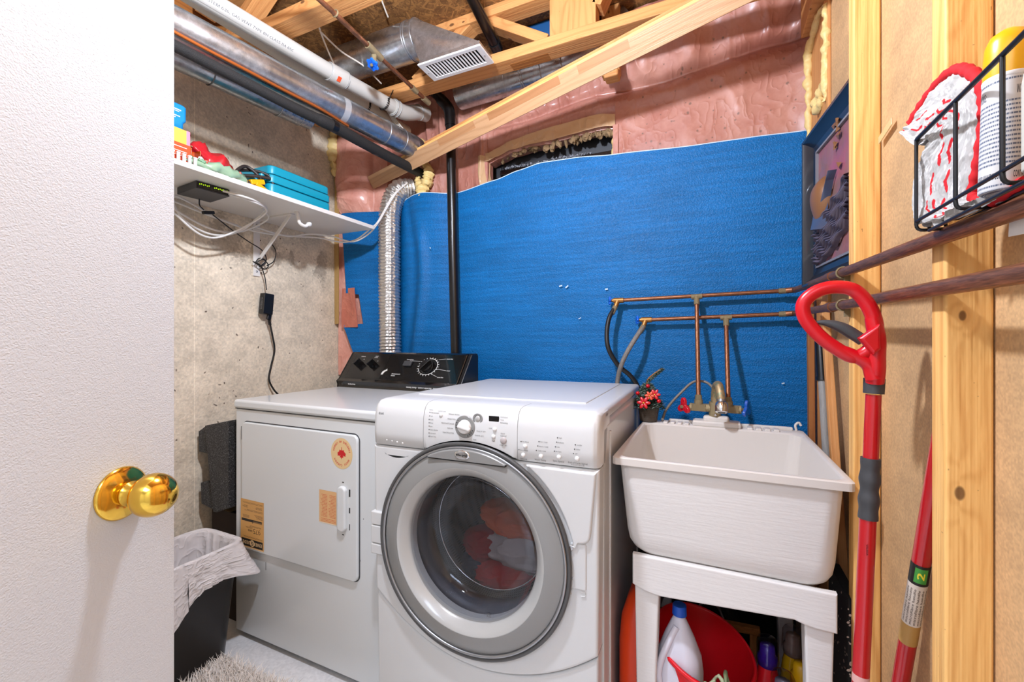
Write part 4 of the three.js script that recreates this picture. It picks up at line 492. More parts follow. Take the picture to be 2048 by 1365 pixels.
  const text = ctex(2048, 512, (x) => { x.fillStyle = x.strokeStyle = '#dcdcd8'; x.font = 'bold 26px sans-serif'; x.fillText('SIGNAL', 130, 60); x.fillText('HEAT', 420, 50); x.fillText('LEVEL', 410, 78); x.font = '22px sans-serif'; x.fillText('OFF', 60, 160); x.fillText('ON', 200, 120); x.fillText('HI', 500, 150); x.lineWidth = 7; x.beginPath(); x.moveTo(700, 420); x.quadraticCurveTo(690, 340, 760, 320); x.lineTo(770, 290); x.lineTo(790, 340); x.quadraticCurveTo(740, 350, 735, 420); x.fill(); x.font = 'bold 30px sans-serif'; x.fillText('Permanent', 900, 410); x.fillText('Press', 900, 444); x.lineWidth = 9; x.beginPath(); x.arc(1500, 230, 160, 0, 7); x.stroke(); for (let i = 0; i < 22; i++) { const a = i / 22 * 6.283; x.beginPath(); x.moveTo(1500 + 160 * Math.cos(a), 230 + 160 * Math.sin(a)); x.lineTo(1500 + 186 * Math.cos(a), 230 + 186 * Math.sin(a)); x.stroke(); } x.lineWidth = 5; for (const [a, b, c, d] of [[1330, 130, 1130, 120], [1640, 90, 1760, 70], [1660, 270, 1840, 300], [1600, 370, 1720, 420]]) { x.beginPath(); x.moveTo(a, b); x.lineTo(c, d); x.stroke(); } x.font = 'bold 26px sans-serif'; x.fillText('Timed Dry', 1060, 108); x.fillText('Auto Dry', 1770, 80); x.fillText('Cool', 1850, 310); x.fillText('Less Dry', 1730, 440); });
  part(cons, 'console_print', face(new THREE.PlaneGeometry(0.64, 0.14), -0.01, 0.5, 0.0012), print(text, { roughness: 0.3 }));
  part(cons, 'console_print', new THREE.PlaneGeometry(0.64, 0.016).translate(-0.01, 0.934, -0.5045), print(ctex(2048, 64, (x) => { x.fillStyle = '#e4e4e0'; x.font = 'bold 40px sans-serif'; x.fillText('Heavy Duty · Extra Capacity · Four Cycle', 1250, 46, 640); x.font = 'bold 44px sans-serif'; x.fillText('VIKING', 120, 46); })));
  const dial = (x, s, r) => { part(cons, 'knob', merge([face(new THREE.CylinderGeometry(r, r * 1.1, 0.02, 28).rotateX(Math.PI / 2).translate(0, 0, 0.01), x, s), face(rbox(r * 0.5, r * 2.1, 0.016, 0.003).rotateZ(-0.6).translate(0, 0, 0.026), x, s)]), MT.blackgloss); };
  dial(0.138, 0.52, 0.032); dial(-0.275, 0.56, 0.018); dial(-0.19, 0.56, 0.018);
  part(cons, 'seam', face(new THREE.BoxGeometry(0.002, 0.14, 0.001), -0.11, 0.5, 0.0005), MT.black);
  part(cons, 'rocker', face(rbox(0.045, 0.028, 0.01, 0.003).translate(0, 0, 0.004), 0.02, 0.62), MT.darkgrey);
}
// ---------------------------------------------------------------- front-loading washer
{
  const t = thing('washing_machine', 'white front-loading washing machine with grey round door and glass porthole', 'washing machine', [-0.591, 0, -1.03], { turn: 0.03 });
  const w = 0.343, D = 0.8, cx = -0.014, cy = 0.575, R = 0.287;
  const hull = rrect(-w, w, 0.015, 0.935, 0.02); hull.holes.push(rrect(-w + 0.012, w - 0.012, 0.03, 0.92, 0.012));
  part(t, 'cabinet', merge([extrude(hull, D - 0.06, 0).translate(0, 0, -D), box(-w + 0.01, w - 0.01, 0.02, 0.93, -D, -D + 0.01)]), MT.washer);
  for (const z of [-0.14, -0.72]) part(t, 'side_rib', box(w - 0.002, w + 0.004, 0.05, 0.9, z - 0.008, z + 0.008, 0.003), MT.washer);
  const ringArc = (s, R2, a0, a1, n = 30, cw = false) => { for (let i = 0; i <= n; i++) { const a = lerp(a0, a1, i / n); s.lineTo(cx + R2 * Math.cos(a), cy + R2 * Math.sin(a)); } };
  // lower front with the round opening
  const f = new THREE.Shape(); f.moveTo(-w + 0.008, 0.395); f.lineTo(-w, 0.829); f.lineTo(w, 0.829); f.lineTo(w - 0.004, 0.375); f.quadraticCurveTo(0.2, 0.262, 0.03, 0.252); f.quadraticCurveTo(-0.16, 0.245, -w + 0.008, 0.395);
  const hole = new THREE.Path(); hole.absarc(cx, cy, 0.245, 0, 2 * Math.PI); f.holes.push(hole);
  { const h = new THREE.Path(); h.moveTo(-0.308, 0.811); h.lineTo(-0.208, 0.811); h.absellipse(-0.258, 0.811, 0.05, 0.022, 0, -Math.PI, true); f.holes.push(h); }
  part(t, 'front_panel', extrude(f, 0.065, 0.008, 4, 64).translate(0, 0, -0.065), MT.washer);
  const kick = new THREE.Shape(); kick.moveTo(-w + 0.012, 0.02); kick.lineTo(w - 0.006, 0.02); kick.lineTo(w - 0.004, 0.371); kick.quadraticCurveTo(0.2, 0.258, 0.03, 0.248); kick.quadraticCurveTo(-0.16, 0.241, -w + 0.009, 0.389); kick.lineTo(-w + 0.012, 0.02);
  part(t, 'kick_panel', extrude(kick, 0.06, 0.008, 4, 40).translate(0, 0, -0.066), MT.washer);
  // top
  const lid = part(t, 'top_panel', rbox(2 * w, 0.032, D - 0.07, 0.012, 4).translate(0, 0.95, -(D + 0.07) / 2), MT.washer);
  part(lid, 'inset', rbox(2 * w - 0.12, 0.006, D - 0.2, 0.002, 2).translate(-0.01, 0.966, -0.46), MT.washer);
  // control fascia: drawer, controls and right end, each cut round by the door ring
  const Rc = 0.2945, prof = [[0.0, 0.832], [0.004, 0.838], [0.007, 0.87], [0.005, 0.92], [0, 0.94], [-0.006, 0.953], [-0.018, 0.963], [-0.04, 0.967], [-0.1, 0.967]];
  const zf = table(prof.slice(1, 5).map((p) => [p[1], p[0]]));
  const fascia = (name, x0, x1, endL, endR) => {
    const n = Math.round((x1 - x0) / 0.006), pos = [], idx = [], uv = [];
    for (let i = 0; i <= n; i++) {
      const x = lerp(x0, x1, i / n), dx = x - cx, low = Math.abs(dx) < Rc ? Math.max(0.832, cy + Math.sqrt(Rc * Rc - dx * dx)) : 0.832, e = Math.min(endL ? (x - x0) / 0.02 : 1, endR ? (x1 - x) / 0.02 : 1), rn = 0.016 * (1 - Math.sqrt(Math.max(0, 1 - Math.pow(1 - clamp(e), 2))));
      const ps = [[-0.06, low], ...prof.map(([z, y], k) => [k < 4 ? zf(Math.max(y, low)) - (k === 0 ? 0.005 : 0) : z, Math.max(y, low + k * 0.0006)])];
      ps.forEach(([z, y], k) => { pos.push(x, y - (k > 5 ? rn * 0.5 : 0), z - rn); uv.push(x, y); });
    }
    const m = prof.length + 1; for (let i = 0; i < n; i++) for (let k = 0; k < m - 1; k++) { const a = i * m + k, b = a + m; idx.push(a, b, a + 1, a + 1, b, b + 1); }
    for (const i of [0, n]) { const c = pos.length / 3; const q = i * m * 3; for (let k = 0; k < m; k++) { pos.push(pos[q + k * 3], pos[q + k * 3 + 1], pos[q + k * 3 + 2]); uv.push(0, 0); } for (let k = 1; k < m - 1; k++) i ? idx.push(c, c + k + 1, c + k) : idx.push(c, c + k, c + k + 1); }
    const g = new THREE.BufferGeometry(); g.setAttribute('position', new THREE.Float32BufferAttribute(pos, 3)); g.setAttribute('uv', new THREE.Float32BufferAttribute(uv, 2)); g.setIndex(idx); g.computeVertexNormals(); return part(t, name, toCreasedNormals(g, 0.7), MT.washer);
  };
  const drawer = fascia('detergent_drawer', -w, -0.1605, true, false), ctl = fascia('control_panel', -0.1588, 0.1305, false, false); const right = fascia('control_panel', 0.1318, w, false, true);
  for (let i = 0; i < 4; i++) part(drawer, 'dimple', new THREE.SphereGeometry(0.003, 12, 8).scale(1, 1, 0.4).translate(-0.29 + i * 0.019, 0.848 - i * 0.0015, zf(0.845)), MT.whiteplastic);
  part(drawer, 'print', new THREE.PlaneGeometry(0.022, 0.022).translate(-0.31, 0.925, zf(0.925) + 0.0006), print(ctex(128, 128, (x) => { x.fillStyle = '#6d6d6a'; x.font = 'bold 62px serif'; x.fillText('duet', 4, 80, 112); })));
  // finger scoop under the drawer
  part(t, 'scoop', new THREE.SphereGeometry(1, 40, 20, Math.PI, Math.PI).scale(0.07, 0.042, 0.04).translate(-0.258, 0.82, -0.006), MT.washer);
  const put = (p, name, g, x, y, m, lift = 0) => part(p, name, g.translate(x, y, zf(y) + lift), m);
  // raised panel right of the door
  { const s = new THREE.Shape(); s.moveTo(w - 0.006, 0.823); s.lineTo(w - 0.02, 0.67); s.quadraticCurveTo(w - 0.022, 0.646, w - 0.05, 0.645); s.lineTo(0.278, 0.64); ringArc(s, 0.3, Math.asin((0.64 - cy) / 0.3), Math.asin((0.823 - cy) / 0.3)); s.lineTo(w - 0.006, 0.823); part(t, 'dispenser_panel', extrude(s, 0.02, 0.006, 4, 24).translate(0, 0, -0.011), MT.washer); }
  part(t, 'latch_strip', extrude(rrect(0.272, 0.312, 0.53, 0.645, 0.006), 0.012, 0.004, 3).translate(0, 0, -0.008), MT.washer); part(t, 'handle', lathe([[0.012, -0.008], [0.021, -0.006], [0.024, 0], [0.021, 0.006], [0.012, 0.006]], 24, Math.PI).rotateY(Math.PI / 2).scale(1, 0.8, 0.55).translate(0.287, 0.522, 0.003), MT.whiteplastic);
  for (const y of [0.632, 0.56]) part(t, 'latch_screw', new THREE.CylinderGeometry(0.005, 0.005, 0.006, 14).rotateX(Math.PI / 2).translate(0.275, y, 0.006), MT.chrome);
  for (const [a, b] of [[0.59, 0.63], [0.535, 0.588], [0.502, 0.533]]) part(t, 'hinge_cover', rbox(0.05, b - a, 0.02, 0.004).translate(-w + 0.022, (a + b) / 2, 0.0), MT.washer);
  for (const [a, b, y] of [[-w + 0.0008, -0.22, 0.834], [0.19, w - 0.0008, 0.834], [-0.22, 0.19, 0.89]]) part(t, 'inner_frame', box(a, b, y, 0.945, -0.14, -0.026), MT.washer);
  // controls
  { const o = [cx - 0.009 + 0.001, 0.91]; const X = -0.024, Y = 0.908;
    put(ctl, 'dial_bezel', lathe([[0.021, 0], [0.0305, 0], [0.031, 0.002], [0.029, 0.0035], [0.021, 0.003]], 48).rotateX(Math.PI / 2), X, Y, MT.silver, -0.0005);
    put(ctl, 'dial', lathe([[0, 0.013], [0.015, 0.0125], [0.0185, 0.009], [0.0205, 0.0]], 40).rotateX(Math.PI / 2), X, Y, MT.whiteplastic);
    part(ctl, 'dial_grip', rbox(0.04, 0.011, 0.012, 0.005, 4).rotateZ(-0.22).translate(X + 0.004, Y - 0.001, zf(Y) + 0.014), MT.whiteplastic);
    put(ctl, 'button_bezel', lathe([[0.0095, 0], [0.0145, 0], [0.015, 0.002], [0.0135, 0.003], [0.0095, 0.002]], 36).rotateX(Math.PI / 2), 0.014, 0.932, MT.silver, -0.0003); put(ctl, 'button', new THREE.SphereGeometry(0.0085, 24, 12).scale(1, 1, 0.5), 0.014, 0.932, MT.paleSilver, 0.001);
    put(ctl, 'display', rbox(0.03, 0.019, 0.002, 0.0008), 0.062, 0.933, MT.blackgloss, 0.0004);
    for (const [x, y] of [[-0.103, 0.934], [0.066, 0.908], [0.063, 0.889]]) put(ctl, 'button', new THREE.SphereGeometry(0.006, 20, 12).scale(1, 1, 0.7), x, y, MT.whiteplastic, 0.001);
    put(ctl, 'button', new THREE.SphereGeometry(0.0095, 24, 12).scale(1, 1, 0.55), 0.092, 0.881, std({ color: 0xb3aba8, roughness: 0.35 }), 0.0005);
    for (const [x, y] of [[0.1535, 0.872], [0.1475, 0.848], [0.196, 0.85], [0.2435, 0.853], [0.29, 0.854]]) put(right, 'button', new THREE.SphereGeometry(0.006, 20, 12).scale(1, 1, 0.75), x, y, MT.whiteplastic, 0.001);
    const dots = []; for (let i = 0; i < 8; i++) dots.push([ctl, -0.1408 + 0.0002 * i, 0.939 - i * 0.0095]);
    for (const [x, y] of [[0.142, 0.883], [0.136, 0.861], [0.191, 0.887], [0.188, 0.876], [0.184, 0.864], [0.2395, 0.901], [0.2375, 0.89], [0.2345, 0.878], [0.232, 0.867], [0.2855, 0.888], [0.2835, 0.877], [0.281, 0.866]]) dots.push([right, x, y]);
    for (let i = 0; i < 9; i++) { const a = 2.2 + i * 0.27 + (i > 4 ? 1.6 : 0); dots.push([ctl, X + 0.026 * Math.cos(a), Y + 0.026 * Math.sin(a), 0.0035]); }
    const dg = new THREE.CylinderGeometry(0.0013, 0.0013, 0.0012, 10).rotateX(Math.PI / 2); for (const [p, x, y, l] of dots) part(p, 'indicator', dg, MT.black).position.set(x, y, zf(y) + (l ?? 0.0003));
    // lettering, printed on clear strips that follow the fascia
    const W2 = 2048, sx = (x) => (x + 0.16) / 0.5 * W2, sy = (y) => (0.955 - y) / 0.125 * 512;
    const pt = ctex(W2, 512, (x) => { x.fillStyle = '#77756f'; x.textBaseline = 'middle'; const tx = (s, a, b, f = 22, al = 'left') => { x.font = f + 'px sans-serif'; x.textAlign = al; x.fillText(s, sx(a), sy(b)); };
      ['Add Garment', 'Sort', 'Wash', 'Rinse', 'Spin', 'Clean Washer', 'Estimated', 'Wash Time'].forEach((s, i) => tx(s, -0.137, 0.939 - i * 0.0095, 18)); tx('Status', -0.143, 0.947, 20); tx('Control Lock', -0.114, 0.945, 19);
      ['Whitest Whites', 'Heavy Duty', 'Normal/Casual', 'Delicate', 'Hand Wash/Silk'].forEach((s, i) => tx(s, X - 0.034 + [0.014, 0.004, 0, -0.003, 0.0][i], 0.939 - i * 0.0128, i === 2 ? 25 : 21, 'right')); ['Drain & Spin', 'Rinse & Spin', 'Soak'].forEach((s, i) => tx(s, X + 0.036 - i * 0.005, 0.9 - i * 0.012, 20));
      tx('Estimated', 0.081, 0.941, 19); tx('Time', 0.081, 0.934, 19); tx('Remaining', 0.081, 0.927, 19); tx('Hold', 0.058, 0.91, 18, 'right'); tx('Start', 0.063, 0.877, 19, 'center'); tx('Pause', 0.09, 0.899, 19, 'center'); tx('Cancel', 0.092, 0.893, 24, 'center'); tx('(hold 1 sec)', 0.092, 0.8685, 17, 'center');
      tx('Pre-Wash', 0.145, 0.883, 18); tx('Extra Rinse', 0.139, 0.861, 18); tx('Options', 0.148, 0.838, 22, 'center'); ['Hot / Cold', 'Warm / Cold', 'Cold / Cold'].forEach((s, i) => tx(s, 0.194 - i * 0.003, 0.887 - i * 0.0115, 18)); tx('Wash Temp', 0.194, 0.84, 24, 'center'); tx('(hold 3 sec)', 0.194, 0.8345, 16, 'center'); ['High', 'Medium', 'Low', 'No Spin'].forEach((s, i) => tx(s, 0.2425 - i * 0.0025, 0.901 - i * 0.0113, 18)); tx('Spin Speed', 0.242, 0.842, 24, 'center'); ['Louder', 'Softer', 'Off'].forEach((s, i) => tx(s, 0.2885 - i * 0.002, 0.888 - i * 0.011, 18)); tx('End of Cycle Signal', 0.291, 0.8425, 24, 'center'); tx('(hold for 3 seconds', 0.291, 0.8375, 16, 'center'); });
    const strip = (p, x0, x1) => part(p, 'print', slab((u, v) => { const x = lerp(x0, x1, u), dx = x - cx, low = Math.abs(dx) < Rc ? Math.max(0.834, cy + Math.sqrt(Rc * Rc - dx * dx) + 0.002) : 0.834, y = lerp(low, 0.95, v); return [x, y, zf(y) + 0.0009, (x + 0.16) / 0.5, 1 - (0.955 - y) / 0.125]; }, 40, 10), print(pt));
    strip(ctl, -0.158, 0.129); strip(right, 0.133, 0.335);
  }
  // door: trim ring, silver ring, badge segment, glass bowl
  const dr = new THREE.Group(); dr.name = 'door'; dr.position.set(cx, cy, 0); t.add(dr);
  part(dr, 'trim_ring', new THREE.TorusGeometry(R, 0.0058, 12, 120).translate(0, 0, 0.012), std({ color: 0x4d4d4c, roughness: 0.35 }));
  part(dr, 'trim_ring', new THREE.TorusGeometry(R - 0.0095, 0.0042, 10, 120).translate(0, 0, 0.015), MT.steel);
  const ch = 0.247; // the badge segment closes the ring above this chord
  const seg = (R2, yc, up) => { const s = new THREE.Shape(), a = Math.asin(yc / R2); if (up) s.absarc(0, 0, R2, a, Math.PI - a, false); else s.absarc(0, 0, R2, Math.PI - a, 2 * Math.PI + a, false); return s; };
  part(dr, 'door_ring', lathe([[R - 0.013, -0.01], [R - 0.013, 0.011], [R - 0.016, 0.0135], [0.25, 0.0205], [0.232, 0.0252], [0.2245, 0.0258]], 110).rotateX(Math.PI / 2), MT.silver, 'silver-grey ring of the door');
  part(dr, 'inner_ring', lathe([[0.2245, 0.0255], [0.222, 0.0258], [0.213, 0.019], [0.202, 0.006], [0.196, -0.003], [0.194, -0.03]], 100).rotateX(Math.PI / 2), MT.paleSilver, 'paler sloping ring round the glass');
  part(dr, 'badge_segment', extrude(seg(R - 0.012, ch, true), 0.032, 0.004, 3, 60).translate(0, 0, -0.006), MT.silver);
  part(dr, 'gap', box(-0.118, 0.118, ch - 0.006, ch - 0.0005, -0.004, 0.0238), MT.black);
  part(dr, 'badge', lathe([[0, 0.004], [0.8, 0.0035], [0.95, 0.0015], [1, 0]], 48).rotateX(Math.PI / 2).scale(0.0235, 0.0125, 1).translate(-0.008, 0.2605, 0.0255), MT.chrome); part(dr, 'print', new THREE.PlaneGeometry(0.036, 0.014).translate(-0.008, 0.2605, 0.0300), print(ctex(512, 200, (x) => { x.fillStyle = '#1c1c1c'; x.font = 'italic bold 104px serif'; x.fillText('Whirlpool', 14, 134, 484); x.lineWidth = 9; x.beginPath(); x.ellipse(180, 60, 150, 34, -0.2, 2.6, 5.8); x.stroke(); })));
  part(dr, 'glass', lathe([[0.1955, -0.002], [0.19, 0.002], [0.16, 0.007], [0.1, 0.01], [0, 0.011]], 80).rotateX(Math.PI / 2), MT.smoke, 'clear porthole glass');
  part(dr, 'glass_bowl', lathe([[0.19, -0.004], [0.178, -0.05], [0.16, -0.08], [0.1, -0.1], [0, -0.106]], 64).rotateX(Math.PI / 2), MT.smoke);
  part(dr, 'print', new THREE.PlaneGeometry(0.03, 0.014).translate(0.063, -0.164, 0.0075), print(ctex(128, 64, (x) => { x.fillStyle = 'rgba(90,90,88,0.75)'; x.font = 'bold 30px sans-serif'; x.fillText('BIG', 38, 56); x.beginPath(); x.moveTo(30, 28); x.lineTo(64, 6); x.lineTo(96, 28); x.fill(); })));
  // tub behind the glass
  part(t, 'gasket', lathe([[0.25, -0.06], [0.222, -0.05], [0.2, -0.06], [0.196, -0.09], [0.205, -0.13], [0.235, -0.15]], 80).rotateX(Math.PI / 2).translate(cx, cy, 0), std({ color: 0x3c3f48, roughness: 0.5 }), 'dark grey rubber door gasket');
  part(t, 'gasket_rim', new THREE.TorusGeometry(0.182, 0.0022, 8, 80).translate(cx, cy, -0.135), MT.chrome);
  const holes = ctex(1024, 256, (x) => { x.fillStyle = '#77787c'; x.fillRect(0, 0, 1024, 256); x.fillStyle = '#0a0a0c'; for (let j = 0; j < 16; j++) for (let i = 0; i < 64; i++) { x.beginPath(); x.arc(i * 16 + (j % 2) * 8, j * 16 + 8, 3.6, 0, 7); x.fill(); } }, true, [3, 2]);
  const drum = lathe([[0.19, -0.15], [0.235, -0.16], [0.242, -0.2], [0.242, -0.52], [0.23, -0.55], [0, -0.55]], 80).rotateX(Math.PI / 2).translate(cx, cy, 0); part(t, 'drum', drum, std({ map: holes, metalness: 0.85, roughness: 0.35 }));
  for (const a of [0.4, 2.5, 4.6]) part(t, 'drum_paddle', rbox(0.05, 0.06, 0.32, 0.014, 3).translate(0.205, 0, -0.36).rotateZ(a).translate(cx, cy, 0), std({ color: 0x5a5b60, roughness: 0.45 }));
}
// laundry seen through the porthole
function cloth(name, label, c, s, color, k, rot = 0) {
  const g = new THREE.IcosahedronGeometry(1, 24), p = g.attributes.position; for (let i = 0; i < p.count; i++) { const x = p.getX(i), y = p.getY(i), z = p.getZ(i), n = fbm(x * 0.5 + k + 3, y * 0.5 + z * 0.4 + 5, 3, 3, 3, 400 + k), r = 1 - Math.abs(2 * fbm(x * 0.4 + z * 0.3 + 7, y * 0.6 + 3, 5, 5, 2, 410 + k) - 1), q = 0.72 + 0.4 * n + 0.16 * Math.pow(r, 3); p.setXYZ(i, x * q, y * q, z * q); }
  g.computeVertexNormals(); const t = thing(name, label, 'laundry', c); part(t, 'fabric', toCreasedNormals(g.scale(...s).rotateZ(rot), 1.2), std({ color, roughness: 0.95, bumpMap: TX.micro, bumpScale: 0.002 }));
}
cloth('garment', 'orange cloth lying uppermost in the washing machine drum', [-0.575, 0.552, -1.29], [0.12, 0.055, 0.07], 0xd8561c, 1, -0.15);
cloth('garment', 'white patterned towel in the middle of the drum laundry', [-0.555, 0.475, -1.265], [0.12, 0.055, 0.06], 0xc9b8b0, 2, -0.1);
cloth('garment', 'crimson cloth left of the white towel in the drum', [-0.69, 0.475, -1.27], [0.065, 0.05, 0.06], 0xa81420, 3);
cloth('garment', 'bright red cloth lowest in the washing machine drum', [-0.6, 0.4, -1.245], [0.1, 0.04, 0.06], 0xd01822, 4);
cloth('garment', 'dark blue cloth at the lower left of the drum laundry', [-0.71, 0.4, -1.27], [0.06, 0.05, 0.06], 0x20304e, 5);
// ---------------------------------------------------------------- laundry sink
function loft(secs, n = 8, close = [false, true]) {               // rounded rectangles {y, x0, x1, z0, z1, r} joined one after another
  const ring = (s) => { const o = [], r = Math.min(s.r, (s.x1 - s.x0) / 2.01, (s.z1 - s.z0) / 2.01); for (const [cx, cz, a0] of [[s.x1 - r, s.z1 - r, 0], [s.x0 + r, s.z1 - r, 1], [s.x0 + r, s.z0 + r, 2], [s.x1 - r, s.z0 + r, 3]]) for (let i = 0; i <= n; i++) { const a = (a0 + i / n) * Math.PI / 2; o.push([cx + r * Math.cos(a), s.y + (s.tx ?? 0) * (cx - (s.x0 + s.x1) / 2), cz + r * Math.sin(a)]); } return o; };
  const pos = [], uv = [], idx = []; let N = 0, vv = 0; secs.forEach((s, k) => { const q = ring(s); N = q.length; if (k) vv += Math.hypot(s.y - secs[k - 1].y, s.x0 - secs[k - 1].x0, s.z1 - secs[k - 1].z1); let L = 0; q.forEach((p, i) => { if (i) L += Math.hypot(p[0] - q[i - 1][0], p[2] - q[i - 1][2]); pos.push(...p); uv.push(L, vv); }); });
  for (let k = 0; k < secs.length - 1; k++) for (let i = 0; i < N; i++) { const a = k * N + i, b = k * N + (i + 1) % N; idx.push(a, a + N, b, b, a + N, b + N); }
  for (const e of [0, 1]) if (close[e]) { const k = e ? secs.length - 1 : 0, c = pos.length / 3, s = secs[k]; pos.push((s.x0 + s.x1) / 2, s.y, (s.z0 + s.z1) / 2); uv.push(0, 0); for (let i = 0; i < N; i++) idx.push(...(e ? [c, k * N + (i + 1) % N, k * N + i] : [c, k * N + i, k * N + (i + 1) % N])); }
  const g = new THREE.BufferGeometry(); g.setAttribute('position', new THREE.Float32BufferAttribute(pos, 3)); g.setAttribute('uv', new THREE.Float32BufferAttribute(uv, 2)); g.setIndex(idx); g.computeVertexNormals(); return g;
}
const sec = (y, x0, x1, z0, z1, r) => ({ y, x0, x1, z0, z1, r });
{
  const t = thing('laundry_sink', 'white plastic laundry tub on legs between the washing machine and the stud wall', 'sink', [0.02, 0, -1.44]);
  const x0 = -0.239, x1 = 0.278, z0 = -1.745, z1 = -1.14;
  const outer = [sec(0.822, x0 + 0.014, x1 - 0.014, z0 + 0.02, z1 - 0.012, 0.035), sec(0.64, x0 + 0.03, x1 - 0.024, z0 + 0.035, z1 - 0.022, 0.045), sec(0.612, x0 + 0.034, x1 - 0.027, z0 + 0.04, z1 - 0.026, 0.05), sec(0.594, x0 + 0.042, x1 - 0.033, z0 + 0.05, z1 - 0.033, 0.055), sec(0.58, x0 + 0.058, x1 - 0.046, z0 + 0.065, z1 - 0.047, 0.05), sec(0.575, x0 + 0.08, x1 - 0.07, z0 + 0.08, z1 - 0.07, 0.04)];
  partW(t, 'basin', toCreasedNormals(loft(outer), 0.9), MT.sink);
  const inner = [sec(0.821, x0, x1, z0, z1, 0.014), sec(0.838, x0, x1, z0, z1, 0.014), sec(0.84, x0 + 0.003, x1 - 0.003, z0 + 0.003, z1 - 0.003, 0.014), sec(0.84, x0 + 0.014, x1 - 0.014, z0 + 0.075, z1 - 0.014, 0.03), sec(0.836, x0 + 0.018, x1 - 0.018, z0 + 0.079, z1 - 0.018, 0.034), sec(0.66, x0 + 0.034, x1 - 0.034, z0 + 0.09, z1 - 0.034, 0.045), sec(0.615, x0 + 0.045, x1 - 0.045, z0 + 0.1, z1 - 0.045, 0.05), sec(0.6, x0 + 0.08, x1 - 0.08, z0 + 0.14, z1 - 0.08, 0.05)];
  const rimG = toCreasedNormals(loft(inner), 0.7); partW(t, 'rim', rimG, MT.sinkIn);
  partW(t, 'faucet_deck', merge([box(-0.065, 0.09, 0.838, 0.86, z0 + 0.006, z0 + 0.07, 0.008), box(-0.03, 0.055, 0.85, 0.876, z0 + 0.01, z0 + 0.05, 0.01)]), MT.sinkIn);
  partW(t, 'backsplash', box(x0 + 0.09, x1 - 0.03, 0.838, 0.85, z0, z0 + 0.018, 0.004), MT.sinkIn);
  for (let i = 0; i < 4; i++) { partW(t, 'soap_ridge', box(-0.165 + i * 0.024, -0.148 + i * 0.024, 0.837, 0.847, z0 + 0.024, z0 + 0.066, 0.004), MT.sinkIn); partW(t, 'soap_ridge', box(0.108 + i * 0.026, 0.126 + i * 0.026, 0.837, 0.847, z0 + 0.024, z0 + 0.066, 0.004), MT.sinkIn); }
  partW(t, 'drain', lathe([[0, 0.003], [0.024, 0.003], [0.03, 0]], 28).translate(0.02, 0.6005, -1.45), MT.steel);
  partW(t, 'splash_curl', sweep(smooth([[x1 - 0.02, 0.84, z0 + 0.01], [x1 - 0.022, 0.858, z0 + 0.008], [x1 - 0.012, 0.866, z0 + 0.006], [x1 - 0.006, 0.856, z0 + 0.006]], 16), 0.004, 8), MT.sinkIn);
  const ap = new THREE.Shape(); ap.moveTo(-0.19, 0.585); ap.lineTo(0.25, 0.585); ap.lineTo(0.25, 0.498); ap.lineTo(0.215, 0.498); ap.quadraticCurveTo(0.19, 0.5, 0.17, 0.508); ap.lineTo(-0.11, 0.49); ap.quadraticCurveTo(-0.15, 0.487, -0.19, 0.507); ap.lineTo(-0.19, 0.585);
  partW(t, 'apron', extrude(ap, 0.02, 0.004, 3, 16).translate(0, 0, -1.183), MT.sink); partW(t, 'apron', extrude(ap, 0.02, 0.004, 3, 16).translate(0, 0, -1.705), MT.sink);
  const leg = (a, b, c, d, z) => partW(t, 'leg', extrude(shape([[a, 0.515], [b, 0.515], [d, 0], [c, 0]]), 0.05, 0.005, 3).translate(0, 0, z), MT.sink);
  leg(-0.186, -0.124, -0.178, -0.142, -1.225); leg(0.19, 0.247, 0.203, 0.236, -1.225); leg(-0.186, -0.124, -0.178, -0.142, -1.72); leg(0.19, 0.247, 0.203, 0.236, -1.72);
}
